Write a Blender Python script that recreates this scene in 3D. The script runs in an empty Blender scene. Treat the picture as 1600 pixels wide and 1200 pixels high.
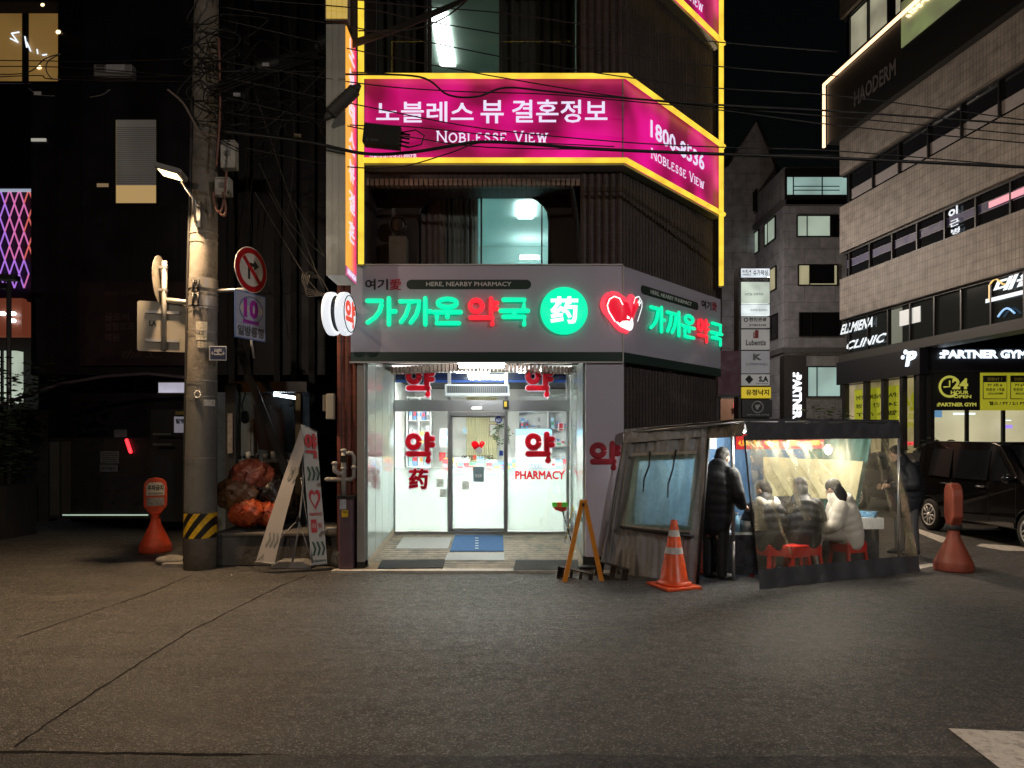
import bpy, math, random
from mathutils import Vector, Matrix
rnd = random.Random(7)
S = bpy.context.scene
COL = S.collection
sin, cos, pi = math.sin, math.cos, math.pi

# ------------------------------------------------------------ camera, sky, exposure
cd = bpy.data.cameras.new('camera')
cam = bpy.data.objects.new('camera', cd)
COL.objects.link(cam)
S.camera = cam
EYE, FPX, HOR = 1.75, 1110.0, 685.0
cam.location = (0, 0, EYE)
cam.rotation_euler = (pi / 2, 0, 0)
cd.sensor_width = 36
cd.lens = 36 * FPX / 1600
cd.shift_y = (HOR - 600) / 1600
cd.clip_start = .05
cd.clip_end = 800
W = bpy.data.worlds.new('World')
S.world = W
W.use_nodes = True
wn = W.node_tree
bg = wn.nodes['Background']
sky = wn.nodes.new('ShaderNodeTexSky')
sky.sky_type = 'NISHITA'
sky.sun_disc = False
sky.sun_elevation = math.radians(1)
sky.sun_rotation = math.radians(200)
wn.links.new(sky.outputs[0], bg.inputs[0])
bg.inputs[1].default_value = .0018
S.view_settings.view_transform = 'Standard'
S.view_settings.look = 'None'
S.view_settings.exposure = 0
S.view_settings.gamma = 1
S.render.film_transparent = False
S.cycles.max_bounces = 8
S.cycles.transparent_max_bounces = 24
S.cycles.sample_clamp_indirect = 0
S.cycles.use_denoising = True
S.cycles.caustics_reflective = False
S.cycles.caustics_refractive = False

# ------------------------------------------------------------ helpers
def P(px, py, Y):
    return Vector(((px - 800) / FPX * Y, Y, EYE + (HOR - py) / FPX * Y))
def gnd(px, py):
    Y = EYE * FPX / (py - HOR)
    return Vector(((px - 800) / FPX * Y, Y, 0))
class Plane:
    """a vertical plane: u along r, v = height"""
    def __init__(s, o, r):
        s.o = Vector((o[0], o[1], 0)); s.r = Vector((r[0], r[1], 0)).normalized(); s.n = s.r.cross(Vector((0, 0, 1)))
    def uv(s, px, py):
        d = Vector(((px - 800) / FPX, 1, (HOR - py) / FPX))
        c = Vector((0, 0, EYE))
        t = (s.o - c).dot(s.n) / d.dot(s.n)
        p = c + d * t
        return ((p - s.o).dot(s.r), p.z)
    def pt(s, u, v, d=0):
        return s.o + s.r * u + Vector((0, 0, v)) + s.n * d
    def mat(s, u=0, v=0, d=0):
        p = s.pt(u, v, d); z = Vector((0, 0, 1))
        return Matrix(((s.r.x, z.x, s.n.x, p.x), (s.r.y, z.y, s.n.y, p.y), (s.r.z, z.z, s.n.z, p.z), (0, 0, 0, 1)))
def front(Y):
    return Plane((0, Y), (1, 0))

OFF = {}
def origin(o):
    return OFF.get(o.name, Vector((0, 0, 0)))
class MB:
    def __init__(s):
        s.v = []; s.f = []; s.sm = []
    def add(s, vs, fs, smooth=False, M=None):
        b = len(s.v)
        s.v += [(M @ Vector(v)) if M is not None else Vector(v) for v in vs]
        s.f += [tuple(i + b for i in f) for f in fs]
        s.sm += [smooth] * len(fs)
        return s
    def box(s, a, b, M=None):
        x0, y0, z0 = [min(a[i], b[i]) for i in range(3)]; x1, y1, z1 = [max(a[i], b[i]) for i in range(3)]
        vs = [(x0, y0, z0), (x1, y0, z0), (x1, y1, z0), (x0, y1, z0), (x0, y0, z1), (x1, y0, z1), (x1, y1, z1), (x0, y1, z1)]
        return s.add(vs, [(0, 3, 2, 1), (4, 5, 6, 7), (0, 1, 5, 4), (1, 2, 6, 5), (2, 3, 7, 6), (3, 0, 4, 7)], False, M)
    def bx(s, c, d, rz=0, M=None):
        m = Matrix.Translation(Vector(c)) @ Matrix.Rotation(rz, 4, 'Z')
        if M is not None: m = M @ m
        return s.box([-q / 2 for q in d], [q / 2 for q in d], m)
    def tube(s, pts, r, n=8, cap=True, M=None, round_cap=False, flat=None):
        """sweep along pts; r a number or list; flat=(axis vector, factor) squashes"""
        pts = [Vector(p) for p in pts]
        k = len(pts)
        rs = list(r) if isinstance(r, (list, tuple)) else [r] * k
        if round_cap:
            a = (pts[0] - pts[1]).normalized(); b = (pts[-1] - pts[-2]).normalized()
            pre = [pts[0] + a * rs[0] * sin(t) for t in (1.5, 1.05, .55)]; post = [pts[-1] + b * rs[-1] * sin(t) for t in (.55, 1.05, 1.5)]
            rs = [rs[0] * cos(t) for t in (1.5, 1.05, .55)] + rs + [rs[-1] * cos(t) for t in (.55, 1.05, 1.5)]
            pts = pre + pts + post; k = len(pts)
        T = [(pts[min(i + 1, k - 1)] - pts[max(i - 1, 0)]).normalized() for i in range(k)]
        ref = Vector((0, 0, 1)) if abs(T[0].z) < .9 else Vector((1, 0, 0))
        N = (ref - T[0] * ref.dot(T[0])).normalized()
        vs = []
        for i in range(k):
            N = N - T[i] * N.dot(T[i])
            N = N.normalized() if N.length > 1e-6 else Vector((1, 0, 0))
            B = T[i].cross(N)
            q = rs[i]
            for j in range(n):
                a = 2 * pi * j / n
                vs.append(pts[i] + (N * cos(a) + B * sin(a)) * q)
        fs = [(i * n + j, i * n + (j + 1) % n, (i + 1) * n + (j + 1) % n, (i + 1) * n + j) for i in range(k - 1) for j in range(n)]
        if cap:
            fs += [tuple(range(n - 1, -1, -1)), tuple((k - 1) * n + j for j in range(n))]
        if flat:
            vs = [Vector((v.x, v.y, v.z * flat)) for v in vs]
        return s.add(vs, fs, n > 4, M)
    def lathe(s, prof, n=24, M=None, smooth=True):
        vs = [(r * cos(2 * pi * j / n), r * sin(2 * pi * j / n), z) for r, z in prof for j in range(n)]
        k = len(prof)
        fs = [(i * n + j, i * n + (j + 1) % n, (i + 1) * n + (j + 1) % n, (i + 1) * n + j) for i in range(k - 1) for j in range(n)]
        fs += [tuple(range(n - 1, -1, -1)), tuple((k - 1) * n + j for j in range(n))]
        return s.add(vs, fs, smooth, M)
    def ell(s, c, r, n=14, m=10, M=None, wob=0, seed=0):
        q = random.Random(seed)
        vs = []
        for i in range(m + 1):
            t = pi * i / m
            for j in range(n):
                a = 2 * pi * j / n; w = 1 + (q.random() - .5) * wob
                vs.append((c[0] + r[0] * sin(t) * cos(a) * w, c[1] + r[1] * sin(t) * sin(a) * w, c[2] + r[2] * cos(t) * (1 if i in (0, m) else w)))
        fs = [(i * n + j, (i + 1) * n + j, (i + 1) * n + (j + 1) % n, i * n + (j + 1) % n) for i in range(m) for j in range(n)]
        return s.add(vs, fs, True, M)
    def prism(s, poly, d0, d1, M=None):
        """2-D polygon extruded along local z"""
        n = len(poly)
        vs = [(x, y, d0) for x, y in poly] + [(x, y, d1) for x, y in poly]
        fs = [tuple(range(n - 1, -1, -1)), tuple(range(n, 2 * n))] + [(i, (i + 1) % n, n + (i + 1) % n, n + i) for i in range(n)]
        return s.add(vs, fs, False, M)
    def quad(s, a, b, c, d):
        return s.add([a, b, c, d], [(0, 1, 2, 3)])
    def sheet(s, a, b, c, d, nu, nv, fn=None, smooth=True):
        """a b c d corners (bottom-left, bottom-right, top-right, top-left); fn(u,v)->offset along the normal or a Vector"""
        a, b, c, d = [Vector(q) for q in (a, b, c, d)]
        nrm = (b - a).cross(d - a).normalized()
        vs = []
        for j in range(nv + 1):
            v = j / nv
            for i in range(nu + 1):
                u = i / nu
                p = (a * (1 - u) + b * u) * (1 - v) + (d * (1 - u) + c * u) * v
                if fn:
                    o = fn(u, v)
                    p = p + (o if isinstance(o, Vector) else nrm * o)
                vs.append(p)
        k = nu + 1
        fs = [(j * k + i, j * k + i + 1, (j + 1) * k + i + 1, (j + 1) * k + i) for j in range(nv) for i in range(nu)]
        return s.add(vs, fs, smooth)
    def build(s, name, m, parent=None, local=False, base=None, origin_at=None):
        """local=True: the vertices are already in the parent's own space"""
        me = bpy.data.meshes.new(name)
        off = Vector((0, 0, 0))
        if parent is not None and not local: off = origin(parent)
        if parent is None and origin_at is not None: off = Vector(origin_at)
        me.from_pydata([tuple(v - off) for v in s.v], [], s.f)
        me.polygons.foreach_set('use_smooth', s.sm)
        uv = me.uv_layers.new(name='UVMap')
        co = [0.0] * (len(me.loops) * 2)
        V = s.v
        for p in me.polygons:
            n = p.normal
            for li in p.loop_indices:
                c = V[me.loops[li].vertex_index]
                if abs(n.z) > .8:
                    a, b = c.x, c.y
                else:
                    l = math.hypot(n.x, n.y) or 1
                    a, b = (c.x * -n.y + c.y * n.x) / l, c.z
                co[2 * li] = a; co[2 * li + 1] = b
        uv.data.foreach_set('uv', co)
        if m is not None: me.materials.append(m)
        me.update()
        o = bpy.data.objects.new(name, me)
        COL.objects.link(o)
        if parent is not None:
            o.parent = parent
            OFF[o.name] = origin(parent)
        else:
            o.location = off; OFF[o.name] = off
        return o
def tag(o, label=None, cat=None, group=None, kind=None):
    if label: o['label'] = label
    if cat: o['category'] = cat
    if group: o['group'] = group
    if kind: o['kind'] = kind
    return o
def thing(name, label, cat, loc=(0, 0, 0), group=None):
    o = bpy.data.objects.new(name, None)
    COL.objects.link(o); o.location = loc; o.empty_display_size = .1
    OFF[o.name] = Vector(loc)
    return tag(o, label, cat, group)
def copy_thing(o, loc, rz=None, label=None):
    def cp(x, par):
        c = x.copy(); COL.objects.link(c)
        if par is not None: c.parent = par
        for ch in [q for q in list(COL.objects) if q.parent == x and q != c]:
            cp(ch, c)
        return c
    c = cp(o, None)
    c.location = loc
    if rz is not None: c.rotation_euler = (0, 0, rz)
    if label: c['label'] = label
    OFF[c.name] = Vector(loc)
    return c
def bevel(o, w, seg=2):
    m = o.modifiers.new('bevel', 'BEVEL'); m.width = w; m.segments = seg; m.limit_method = 'ANGLE'; m.angle_limit = .6
    return o
def fuse(o, vox=.02, it=3):
    m = o.modifiers.new('fuse', 'REMESH'); m.mode = 'VOXEL'; m.voxel_size = vox; m.use_smooth_shade = True
    if it:
        q = o.modifiers.new('soft', 'SMOOTH'); q.iterations = it; q.factor = .5
    return o

# lettering ----------------------------------------------------
TC = {}
def glyphs(body, bold=0, off=0, ext=.003):
    k = (body, bold, off, ext)
    if k not in TC:
        c = bpy.data.curves.new('lettering', 'FONT')
        c.body = body; c.resolution_u = 2; c.extrude = ext; c.offset = off
        c.bevel_depth = bold; c.bevel_resolution = 0
        o = bpy.data.objects.new('lettering', c)
        me = bpy.data.meshes.new_from_object(o)
        vs = [tuple(v.co) for v in me.vertices]; fs = [tuple(p.vertices) for p in me.polygons]
        bpy.data.objects.remove(o); bpy.data.curves.remove(c); bpy.data.meshes.remove(me)
        TC[k] = (vs, fs)
    return TC[k]
def text(mb, body, pl, x0, x1, y0, y1, bold=0, off=0, d=.004, ext=.02, thick=.004, mirror=False, slant=0):
    """fit the words between pixel columns x0..x1; y0/y1 top/bottom pixel rows at x0; on plane pl, d proud"""
    u0, v0 = pl.uv(x0, y0); _, v1 = pl.uv(x0, y1); u1, _ = pl.uv(x1, (y0 + y1) / 2)
    return text_uv(mb, body, pl, u0, u1, v1, v0, bold, off, d, thick, mirror, slant)
def text_uv(mb, body, pl, u0, u1, v0, v1, bold=0, off=0, d=.004, thick=.004, mirror=False, slant=0, rot=False):
    vs, fs = glyphs(body, bold, off)
    if not vs: return
    if rot: vs = [(v[1], -v[0], v[2]) for v in vs]
    xs = [v[0] for v in vs]; ys = [v[1] for v in vs]; zs = [v[2] for v in vs]
    a, b, c, e = min(xs), max(xs), min(ys), max(ys); z0, z1 = min(zs), max(zs)
    out = []
    for x, y, z in vs:
        f = (x - a) / (b - a)
        if mirror: f = 1 - f
        g = (y - c) / (e - c)
        out.append((u0 + (u1 - u0) * f + slant * g, v0 + (v1 - v0) * g, d + thick * (z - z0) / max(z1 - z0, 1e-6)))
    mb.add(out, fs, False, pl.mat())
def arc(cx, cy, rx, ry, a0=0, a1=360, n=20):
    return [(cx + rx * cos(math.radians(a0 + (a1 - a0) * i / n)), cy + ry * sin(math.radians(a0 + (a1 - a0) * i / n))) for i in range(n + 1)]
# fat rounded sign letters, drawn as strokes in a unit box
STROKES = {
    'ga': [[(.05, .88), (.52, .88), (.51, .72), (.45, .5), (.3, .28), (.06, .1)], [(.76, .97), (.76, .03)], [(.76, .5), (.97, .5)]],
    'kka': [[(.03, .86), (.3, .86), (.28, .62), (.2, .36), (.05, .12)], [(.38, .86), (.62, .86), (.6, .6), (.52, .34), (.36, .1)], [(.82, .97), (.82, .03)], [(.82, .5), (.98, .5)]],
    'un': [arc(.5, .8, .33, .15), [(.04, .47), (.96, .47)], [(.5, .47), (.5, .3)], [(.14, .33), (.14, .07), (.9, .07)]],
    'yak': [arc(.28, .7, .2, .21), [(.76, .96), (.76, .42)], [(.76, .8), (.95, .8)], [(.76, .59), (.95, .59)], [(.1, .27), (.8, .27), (.8, .04)]],
    'guk': [[(.13, .92), (.84, .92), (.82, .6)], [(.03, .52), (.97, .52)], [(.5, .52), (.5, .34)], [(.13, .3), (.84, .3), (.84, .03)]],
}
def dense(pts, step):
    out = [Vector((pts[0][0], pts[0][1], 0))]
    for a, b in zip(pts, pts[1:]):
        a = Vector((a[0], a[1], 0)); b = Vector((b[0], b[1], 0))
        k = max(1, int((b - a).length / step))
        out += [a + (b - a) * (i / k) for i in range(1, k + 1)]
    return out
def stroke(mb, key, pl, u0, u1, v0, v1, r, d=.01, flat=.6):
    for s in STROKES[key]:
        pts = [(u0 + (u1 - u0) * x, v0 + (v1 - v0) * y) for x, y in s]
        M = pl.mat(0, 0, d) 
        closed = s[0] == s[-1] and len(s) > 6
        pts = [Vector((x, y, 0)) for x, y in pts]
        mb.tube(pts, r, 10, True, M, not closed, flat)
        if not closed:
            for q in pts[1:-1]:
                mb.ell((q.x, q.y, 0), (r, r, r * flat), 10, 6, M)

# materials ----------------------------------------------------
MT = {}
def mat(name, col, rough=.6, metal=0, var=0, vs=6, bump=0, bs=60, es=0, ecol=None, spec=.5, coat=0, dirt=None, ds=1.5, trans=0):
    if name in MT: return MT[name]
    m = bpy.data.materials.new(name); m.use_nodes = True
    N = m.node_tree; b = N.nodes['Principled BSDF']
    b.inputs['Base Color'].default_value = (*col, 1)
    b.inputs['Roughness'].default_value = rough
    b.inputs['Metallic'].default_value = metal
    b.inputs['Specular IOR Level'].default_value = spec
    if coat:
        b.inputs['Coat Weight'].default_value = coat; b.inputs['Coat Roughness'].default_value = .05
    if es:
        b.inputs['Emission Color'].default_value = (*(ecol or col), 1)
        b.inputs['Emission Strength'].default_value = es
    tc = N.nodes.new('ShaderNodeTexCoord')
    if var or dirt:
        n = N.nodes.new('ShaderNodeTexNoise'); n.inputs['Scale'].default_value = vs; n.inputs['Detail'].default_value = 6; n.inputs['Roughness'].default_value = .65
        N.links.new(tc.outputs['Object'], n.inputs['Vector'])
        r = N.nodes.new('ShaderNodeMapRange'); r.inputs[1].default_value = .3; r.inputs[2].default_value = .7
        r.inputs[3].default_value = 1 - var; r.inputs[4].default_value = 1 + var
        N.links.new(n.outputs[0], r.inputs[0])
        mx = N.nodes.new('ShaderNodeMix'); mx.data_type = 'RGBA'; mx.blend_type = 'MULTIPLY'; mx.inputs[0].default_value = 1
        mx.inputs[6].default_value = (*col, 1)
        N.links.new(r.outputs[0], mx.inputs[7])
        out = mx.outputs[2]
        if dirt:
            n2 = N.nodes.new('ShaderNodeTexNoise'); n2.inputs['Scale'].default_value = ds; n2.inputs['Detail'].default_value = 8; n2.inputs['Roughness'].default_value = .7
            N.links.new(tc.outputs['Object'], n2.inputs['Vector'])
            r2 = N.nodes.new('ShaderNodeMapRange'); r2.inputs[1].default_value = .5; r2.inputs[2].default_value = .68
            N.links.new(n2.outputs[0], r2.inputs[0])
            m2 = N.nodes.new('ShaderNodeMix'); m2.data_type = 'RGBA'; m2.inputs[7].default_value = (*dirt, 1)
            N.links.new(r2.outputs[0], m2.inputs[0]); N.links.new(out, m2.inputs[6]); out = m2.outputs[2]
        N.links.new(out, b.inputs['Base Color'])
        rr = N.nodes.new('ShaderNodeMapRange'); rr.inputs[1].default_value = .3; rr.inputs[2].default_value = .7
        rr.inputs[3].default_value = max(0, rough - .12); rr.inputs[4].default_value = min(1, rough + .12)
        N.links.new(n.outputs[0], rr.inputs[0]); N.links.new(rr.outputs[0], b.inputs['Roughness'])
    if bump:
        nb = N.nodes.new('ShaderNodeTexNoise'); nb.inputs['Scale'].default_value = bs; nb.inputs['Detail'].default_value = 4
        N.links.new(tc.outputs['Object'], nb.inputs['Vector'])
        bp = N.nodes.new('ShaderNodeBump'); bp.inputs['Strength'].default_value = bump; bp.inputs['Distance'].default_value = .02
        N.links.new(nb.outputs[0], bp.inputs['Height']); N.links.new(bp.outputs[0], b.inputs['Normal'])
    MT[name] = m
    return m
def glow(name, col, s, base=(.6, .6, .6), var=0, vs=3):
    """a surface that gives off light (sign face, tube, lit pane)"""
    m = mat(name, base, .4, es=s, ecol=col)
    if s < 4 and name not in ('yellow_neon', 'magenta_backlit_face', 'green_led_face', 'red_led_face', 'white_lightbox_face', 'orange_pink_backlit_face', 'warm_neon', 'pink_led_edge'): m.cycles.emission_sampling = 'NONE'
    if var and 'done' not in m:
        N = m.node_tree; b = N.nodes['Principled BSDF']
        tc = N.nodes.new('ShaderNodeTexCoord'); n = N.nodes.new('ShaderNodeTexNoise'); n.inputs['Scale'].default_value = vs; n.inputs['Detail'].default_value = 1.5
        r = N.nodes.new('ShaderNodeMapRange'); r.inputs[1].default_value = .3; r.inputs[2].default_value = .7
        r.inputs[3].default_value = s * (1 - var); r.inputs[4].default_value = s * (1 + var)
        N.links.new(tc.outputs['Object'], n.inputs['Vector']); N.links.new(n.outputs[0], r.inputs[0]); N.links.new(r.outputs[0], b.inputs['Emission Strength'])
        m['done'] = 1
    return m
def see_through(name, tint, gloss=.08, rough=.05, milk=0, milkcol=(.8, .8, .8), streak=None):
    """clear sheet: transparent + fresnel gloss + optional milky film"""
    m = bpy.data.materials.new(name); m.use_nodes = True; N = m.node_tree
    N.nodes.clear()
    out = N.nodes.new('ShaderNodeOutputMaterial'); tr = N.nodes.new('ShaderNodeBsdfTransparent'); tr.inputs[0].default_value = (*tint, 1)
    gl = N.nodes.new('ShaderNodeBsdfGlossy'); gl.inputs['Roughness'].default_value = rough
    lw = N.nodes.new('ShaderNodeFresnel'); gm = N.nodes.new('ShaderNodeNewGeometry'); io = N.nodes.new('ShaderNodeMapRange'); io.inputs[3].default_value = 1.45; io.inputs[4].default_value = 1 / 1.45; N.links.new(gm.outputs['Backfacing'], io.inputs[0]); N.links.new(io.outputs[0], lw.inputs[0])
    ad = N.nodes.new('ShaderNodeMath'); ad.operation = 'MULTIPLY_ADD'; ad.inputs[1].default_value = 1; ad.inputs[2].default_value = gloss - .04
    N.links.new(lw.outputs[0], ad.inputs[0])
    cur = tr.outputs[0]
    if milk or streak:
        df = N.nodes.new('ShaderNodeBsdfDiffuse'); df.inputs[0].default_value = (*milkcol, 1)
        tl = N.nodes.new('ShaderNodeBsdfTranslucent'); tl.inputs[0].default_value = (*milkcol, 1)
        mm = N.nodes.new('ShaderNodeMixShader'); N.links.new(df.outputs[0], mm.inputs[1]); N.links.new(tl.outputs[0], mm.inputs[2])
        mx = N.nodes.new('ShaderNodeMixShader'); mx.inputs[0].default_value = milk
        if streak:
            streak(N, mx.inputs[0])
        N.links.new(cur, mx.inputs[1]); N.links.new(mm.outputs[0], mx.inputs[2]); cur = mx.outputs[0]
    fx = N.nodes.new('ShaderNodeMixShader'); N.links.new(ad.outputs[0], fx.inputs[0]); N.links.new(cur, fx.inputs[1]); N.links.new(gl.outputs[0], fx.inputs[2])
    N.links.new(fx.outputs[0], out.inputs[0])
    return m
def brick(name, c1, c2, mortar, bw, rh, vertical=False, rough=.7, bump=.6, ms=.008, var=.3):
    m = bpy.data.materials.new(name); m.use_nodes = True; N = m.node_tree; b = N.nodes['Principled BSDF']
    uv = N.nodes.new('ShaderNodeUVMap'); uv.uv_map = 'UVMap'
    src = uv.outputs[0]
    if vertical:
        sp = N.nodes.new('ShaderNodeSeparateXYZ'); cb = N.nodes.new('ShaderNodeCombineXYZ')
        N.links.new(src, sp.inputs[0]); N.links.new(sp.outputs[1], cb.inputs[0]); N.links.new(sp.outputs[0], cb.inputs[1]); src = cb.outputs[0]
    t = N.nodes.new('ShaderNodeTexBrick'); t.inputs['Scale'].default_value = 1
    t.inputs['Color1'].default_value = (*c1, 1); t.inputs['Color2'].default_value = (*c2, 1); t.inputs['Mortar'].default_value = (*mortar, 1)
    t.inputs['Brick Width'].default_value = bw; t.inputs['Row Height'].default_value = rh; t.inputs['Mortar Size'].default_value = ms; t.inputs['Mortar Smooth'].default_value = .2
    N.links.new(src, t.inputs['Vector'])
    n = N.nodes.new('ShaderNodeTexNoise'); n.inputs['Scale'].default_value = 3; n.inputs['Detail'].default_value = 7
    tc = N.nodes.new('ShaderNodeTexCoord'); N.links.new(tc.outputs['Object'], n.inputs['Vector'])
    r = N.nodes.new('ShaderNodeMapRange'); r.inputs[1].default_value = .3; r.inputs[2].default_value = .7; r.inputs[3].default_value = 1 - var; r.inputs[4].default_value = 1 + var
    N.links.new(n.outputs[0], r.inputs[0])
    mx = N.nodes.new('ShaderNodeMix'); mx.data_type = 'RGBA'; mx.blend_type = 'MULTIPLY'; mx.inputs[0].default_value = 1
    N.links.new(t.outputs[0], mx.inputs[6]); N.links.new(r.outputs[0], mx.inputs[7]); N.links.new(mx.outputs[2], b.inputs['Base Color'])
    b.inputs['Roughness'].default_value = rough
    bp = N.nodes.new('ShaderNodeBump'); bp.inputs['Strength'].default_value = bump; bp.inputs['Distance'].default_value = .01; bp.invert = True
    N.links.new(t.outputs[1], bp.inputs['Height']); N.links.new(bp.outputs[0], b.inputs['Normal'])
    return m
def lamp(name, kind, loc, power, col, parent, size=.3, target=None, spread=180, cone=160, blend=.6):
    l = bpy.data.lights.new(name, kind); l.energy = power; l.color = col
    if kind == 'AREA':
        l.shape = 'DISK'; l.size = size; l.spread = math.radians(spread)
    elif kind == 'SPOT':
        l.spot_size = math.radians(cone); l.spot_blend = blend; l.shadow_soft_size = size
    else: l.shadow_soft_size = size
    o = bpy.data.objects.new(name, l); COL.objects.link(o)
    if parent is not None:
        o.parent = parent; o.location = Vector(loc) - origin(parent)
    else: o.location = loc
    if target is not None:
        o.rotation_euler = (Vector(target) - Vector(loc)).to_track_quat('-Z', 'Y').to_euler()
    return o

# shared materials
WHITE = mat('white_paint', (.78, .79, .78), .45, var=.04)
GREYM = mat('grey_metal', (.35, .35, .36), .4, .6, var=.15)
STEEL = mat('brushed_steel', (.46, .46, .47), .32, .85)
DARKM = mat('dark_metal', (.03, .03, .033), .45, .4, var=.2)
BLACK = mat('black_plastic', (.012, .012, .013), .45, var=.2)
RUBBER = mat('black_rubber', (.018, .018, .018), .8, var=.25, bump=.3)
CONC = mat('concrete', (.27, .26, .24), .85, var=.25, vs=5, bump=.35, bs=40, dirt=(.12, .11, .1))
def film(name, col, k=.65):
    m = mat(name, col, .45); N = m.node_tree; b = N.nodes['Principled BSDF']; t = N.nodes.new('ShaderNodeBsdfTranslucent'); t.inputs[0].default_value = (*col, 1)
    x = N.nodes.new('ShaderNodeMixShader'); x.inputs[0].default_value = k; o = N.nodes['Material Output']
    N.links.new(b.outputs[0], x.inputs[1]); N.links.new(t.outputs[0], x.inputs[2]); N.links.new(x.outputs[0], o.inputs[0]); return m
REDL = film('red_film', (.80, .015, .045))
GLASS = see_through('window_glass', (.95, .98, .97), .06, .02)
DGLASS = mat('dark_glass', (.012, .014, .018), .06, 0, spec=.6)
LILAC = mat('lilac_composite_panel', (.47, .455, .56), .42, var=.03, vs=1.2)
DGREEN = mat('dark_green_paint', (.012, .035, .03), .4)
SIGNW = glow('sign_white', (.95, .97, 1), 1.6)
INK = mat('black_ink', (.02, .025, .025), .6)
WHITEINK = mat('white_ink', (.75, .75, .76), .6)
YELINK = mat('yellow_paint', (.75, .5, .03), .5, var=.08, dirt=(.3, .2, .03), ds=6)
# ------------------------------------------------------------ ground
def asphalt(name, base, speck):
    m = bpy.data.materials.new(name); m.use_nodes = True; N = m.node_tree; b = N.nodes['Principled BSDF']
    tc = N.nodes.new('ShaderNodeTexCoord')
    def noise(sc, det=4, ro=.6):
        n = N.nodes.new('ShaderNodeTexNoise'); n.inputs['Scale'].default_value = sc; n.inputs['Detail'].default_value = det; n.inputs['Roughness'].default_value = ro
        N.links.new(tc.outputs['Object'], n.inputs['Vector']); return n
    big = noise(.5, 8, .7); mid = noise(9, 5, .7); fine = noise(85, 4, .8)
    mp = N.nodes.new('ShaderNodeMapping'); mp.inputs['Scale'].default_value = (.35, 2.2, 1); N.links.new(tc.outputs['Object'], mp.inputs[0])
    stk = N.nodes.new('ShaderNodeTexNoise'); stk.inputs['Scale'].default_value = 1; stk.inputs['Detail'].default_value = 9; stk.inputs['Roughness'].default_value = .72; N.links.new(mp.outputs[0], stk.inputs['Vector'])
    av = N.nodes.new('ShaderNodeMath'); av.operation = 'MULTIPLY_ADD'; av.inputs[1].default_value = .5; N.links.new(stk.outputs[0], av.inputs[0])
    hv = N.nodes.new('ShaderNodeMath'); hv.operation = 'MULTIPLY'; hv.inputs[1].default_value = .5; N.links.new(big.outputs[0], hv.inputs[0]); N.links.new(hv.outputs[0], av.inputs[2])
    vo = N.nodes.new('ShaderNodeTexVoronoi'); vo.inputs['Scale'].default_value = 95; N.links.new(tc.outputs['Object'], vo.inputs['Vector'])
    r = N.nodes.new('ShaderNodeValToRGB'); e = r.color_ramp.elements
    e[0].position = .38; e[0].color = (*[c * .42 for c in base], 1); e[1].position = .62; e[1].color = (*[c * 1.5 for c in base], 1)
    N.links.new(av.outputs[0], r.inputs[0])
    r2 = N.nodes.new('ShaderNodeMapRange'); r2.inputs[1].default_value = .3; r2.inputs[2].default_value = .7; r2.inputs[3].default_value = .2; r2.inputs[4].default_value = 1.9
    N.links.new(fine.outputs[0], r2.inputs[0])
    mx = N.nodes.new('ShaderNodeMix'); mx.data_type = 'RGBA'; mx.blend_type = 'MULTIPLY'; mx.inputs[0].default_value = 1
    N.links.new(r.outputs[0], mx.inputs[6]); N.links.new(r2.outputs[0], mx.inputs[7])
    st = N.nodes.new('ShaderNodeMapRange'); st.inputs[1].default_value = .80; st.inputs[2].default_value = .9; st.inputs[3].default_value = 0; st.inputs[4].default_value = 1
    sx = N.nodes.new('ShaderNodeSeparateColor'); N.links.new(vo.outputs['Color'], sx.inputs[0]); N.links.new(sx.outputs[0], st.inputs[0])
    m2 = N.nodes.new('ShaderNodeMix'); m2.data_type = 'RGBA'; m2.inputs[7].default_value = (*speck, 1)
    N.links.new(st.outputs[0], m2.inputs[0]); N.links.new(mx.outputs[2], m2.inputs[6])
    N.links.new(m2.outputs[2], b.inputs['Base Color'])
    rr = N.nodes.new('ShaderNodeMapRange'); rr.inputs[3].default_value = .30; rr.inputs[4].default_value = .72; rr.inputs[1].default_value = .3; rr.inputs[2].default_value = .7
    N.links.new(mid.outputs[0], rr.inputs[0]); N.links.new(rr.outputs[0], b.inputs['Roughness'])
    ad = N.nodes.new('ShaderNodeMath'); ad.operation = 'ADD'; N.links.new(fine.outputs[0], ad.inputs[0]); N.links.new(vo.outputs['Distance'], ad.inputs[1])
    bp = N.nodes.new('ShaderNodeBump'); bp.inputs['Strength'].default_value = 1; bp.inputs['Distance'].default_value = .016
    N.links.new(ad.outputs[0], bp.inputs['Height']); N.links.new(bp.outputs[0], b.inputs['Normal'])
    return m
ASPH = asphalt('asphalt', (.068, .066, .063), (.24, .23, .22))
ASPH2 = asphalt('dark_asphalt', (.018, .018, .021), (.09, .09, .09))
g = MB().sheet((-200, -60, 0), (200, -60, 0), (200, 300, 0), (-200, 300, 0), 8, 8).build('road', ASPH)
tag(g, kind='structure')
pts = [(-7 + 14 * i / 90, 3.93 - .035 * (i / 90) + .02 * rnd.uniform(-1, 1) + .012 * sin(i * .7)) for i in range(91)]
m = MB()
for (x0, y0), (x1, y1) in zip(pts, pts[1:]):
    m.add([(x0, -8, .004), (x1, -8, .004), (x1, y1, .004), (x0, y0, .004)], [(0, 1, 2, 3)])
tag(m.build('road_resurfaced_strip', ASPH2), kind='structure')
PAINT = mat('worn_white_road_paint', (.72, .68, .62), .75, var=.12, vs=30, bump=.25, bs=90, dirt=(.3, .28, .25), ds=14)
def marking(pts, z=.008, mt=None):
    m = MB(); m.add([(x, y, z) for x, y in pts], [tuple(range(len(pts)))])
    return tag(m.build('road_marking', mt or PAINT), kind='structure')
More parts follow.
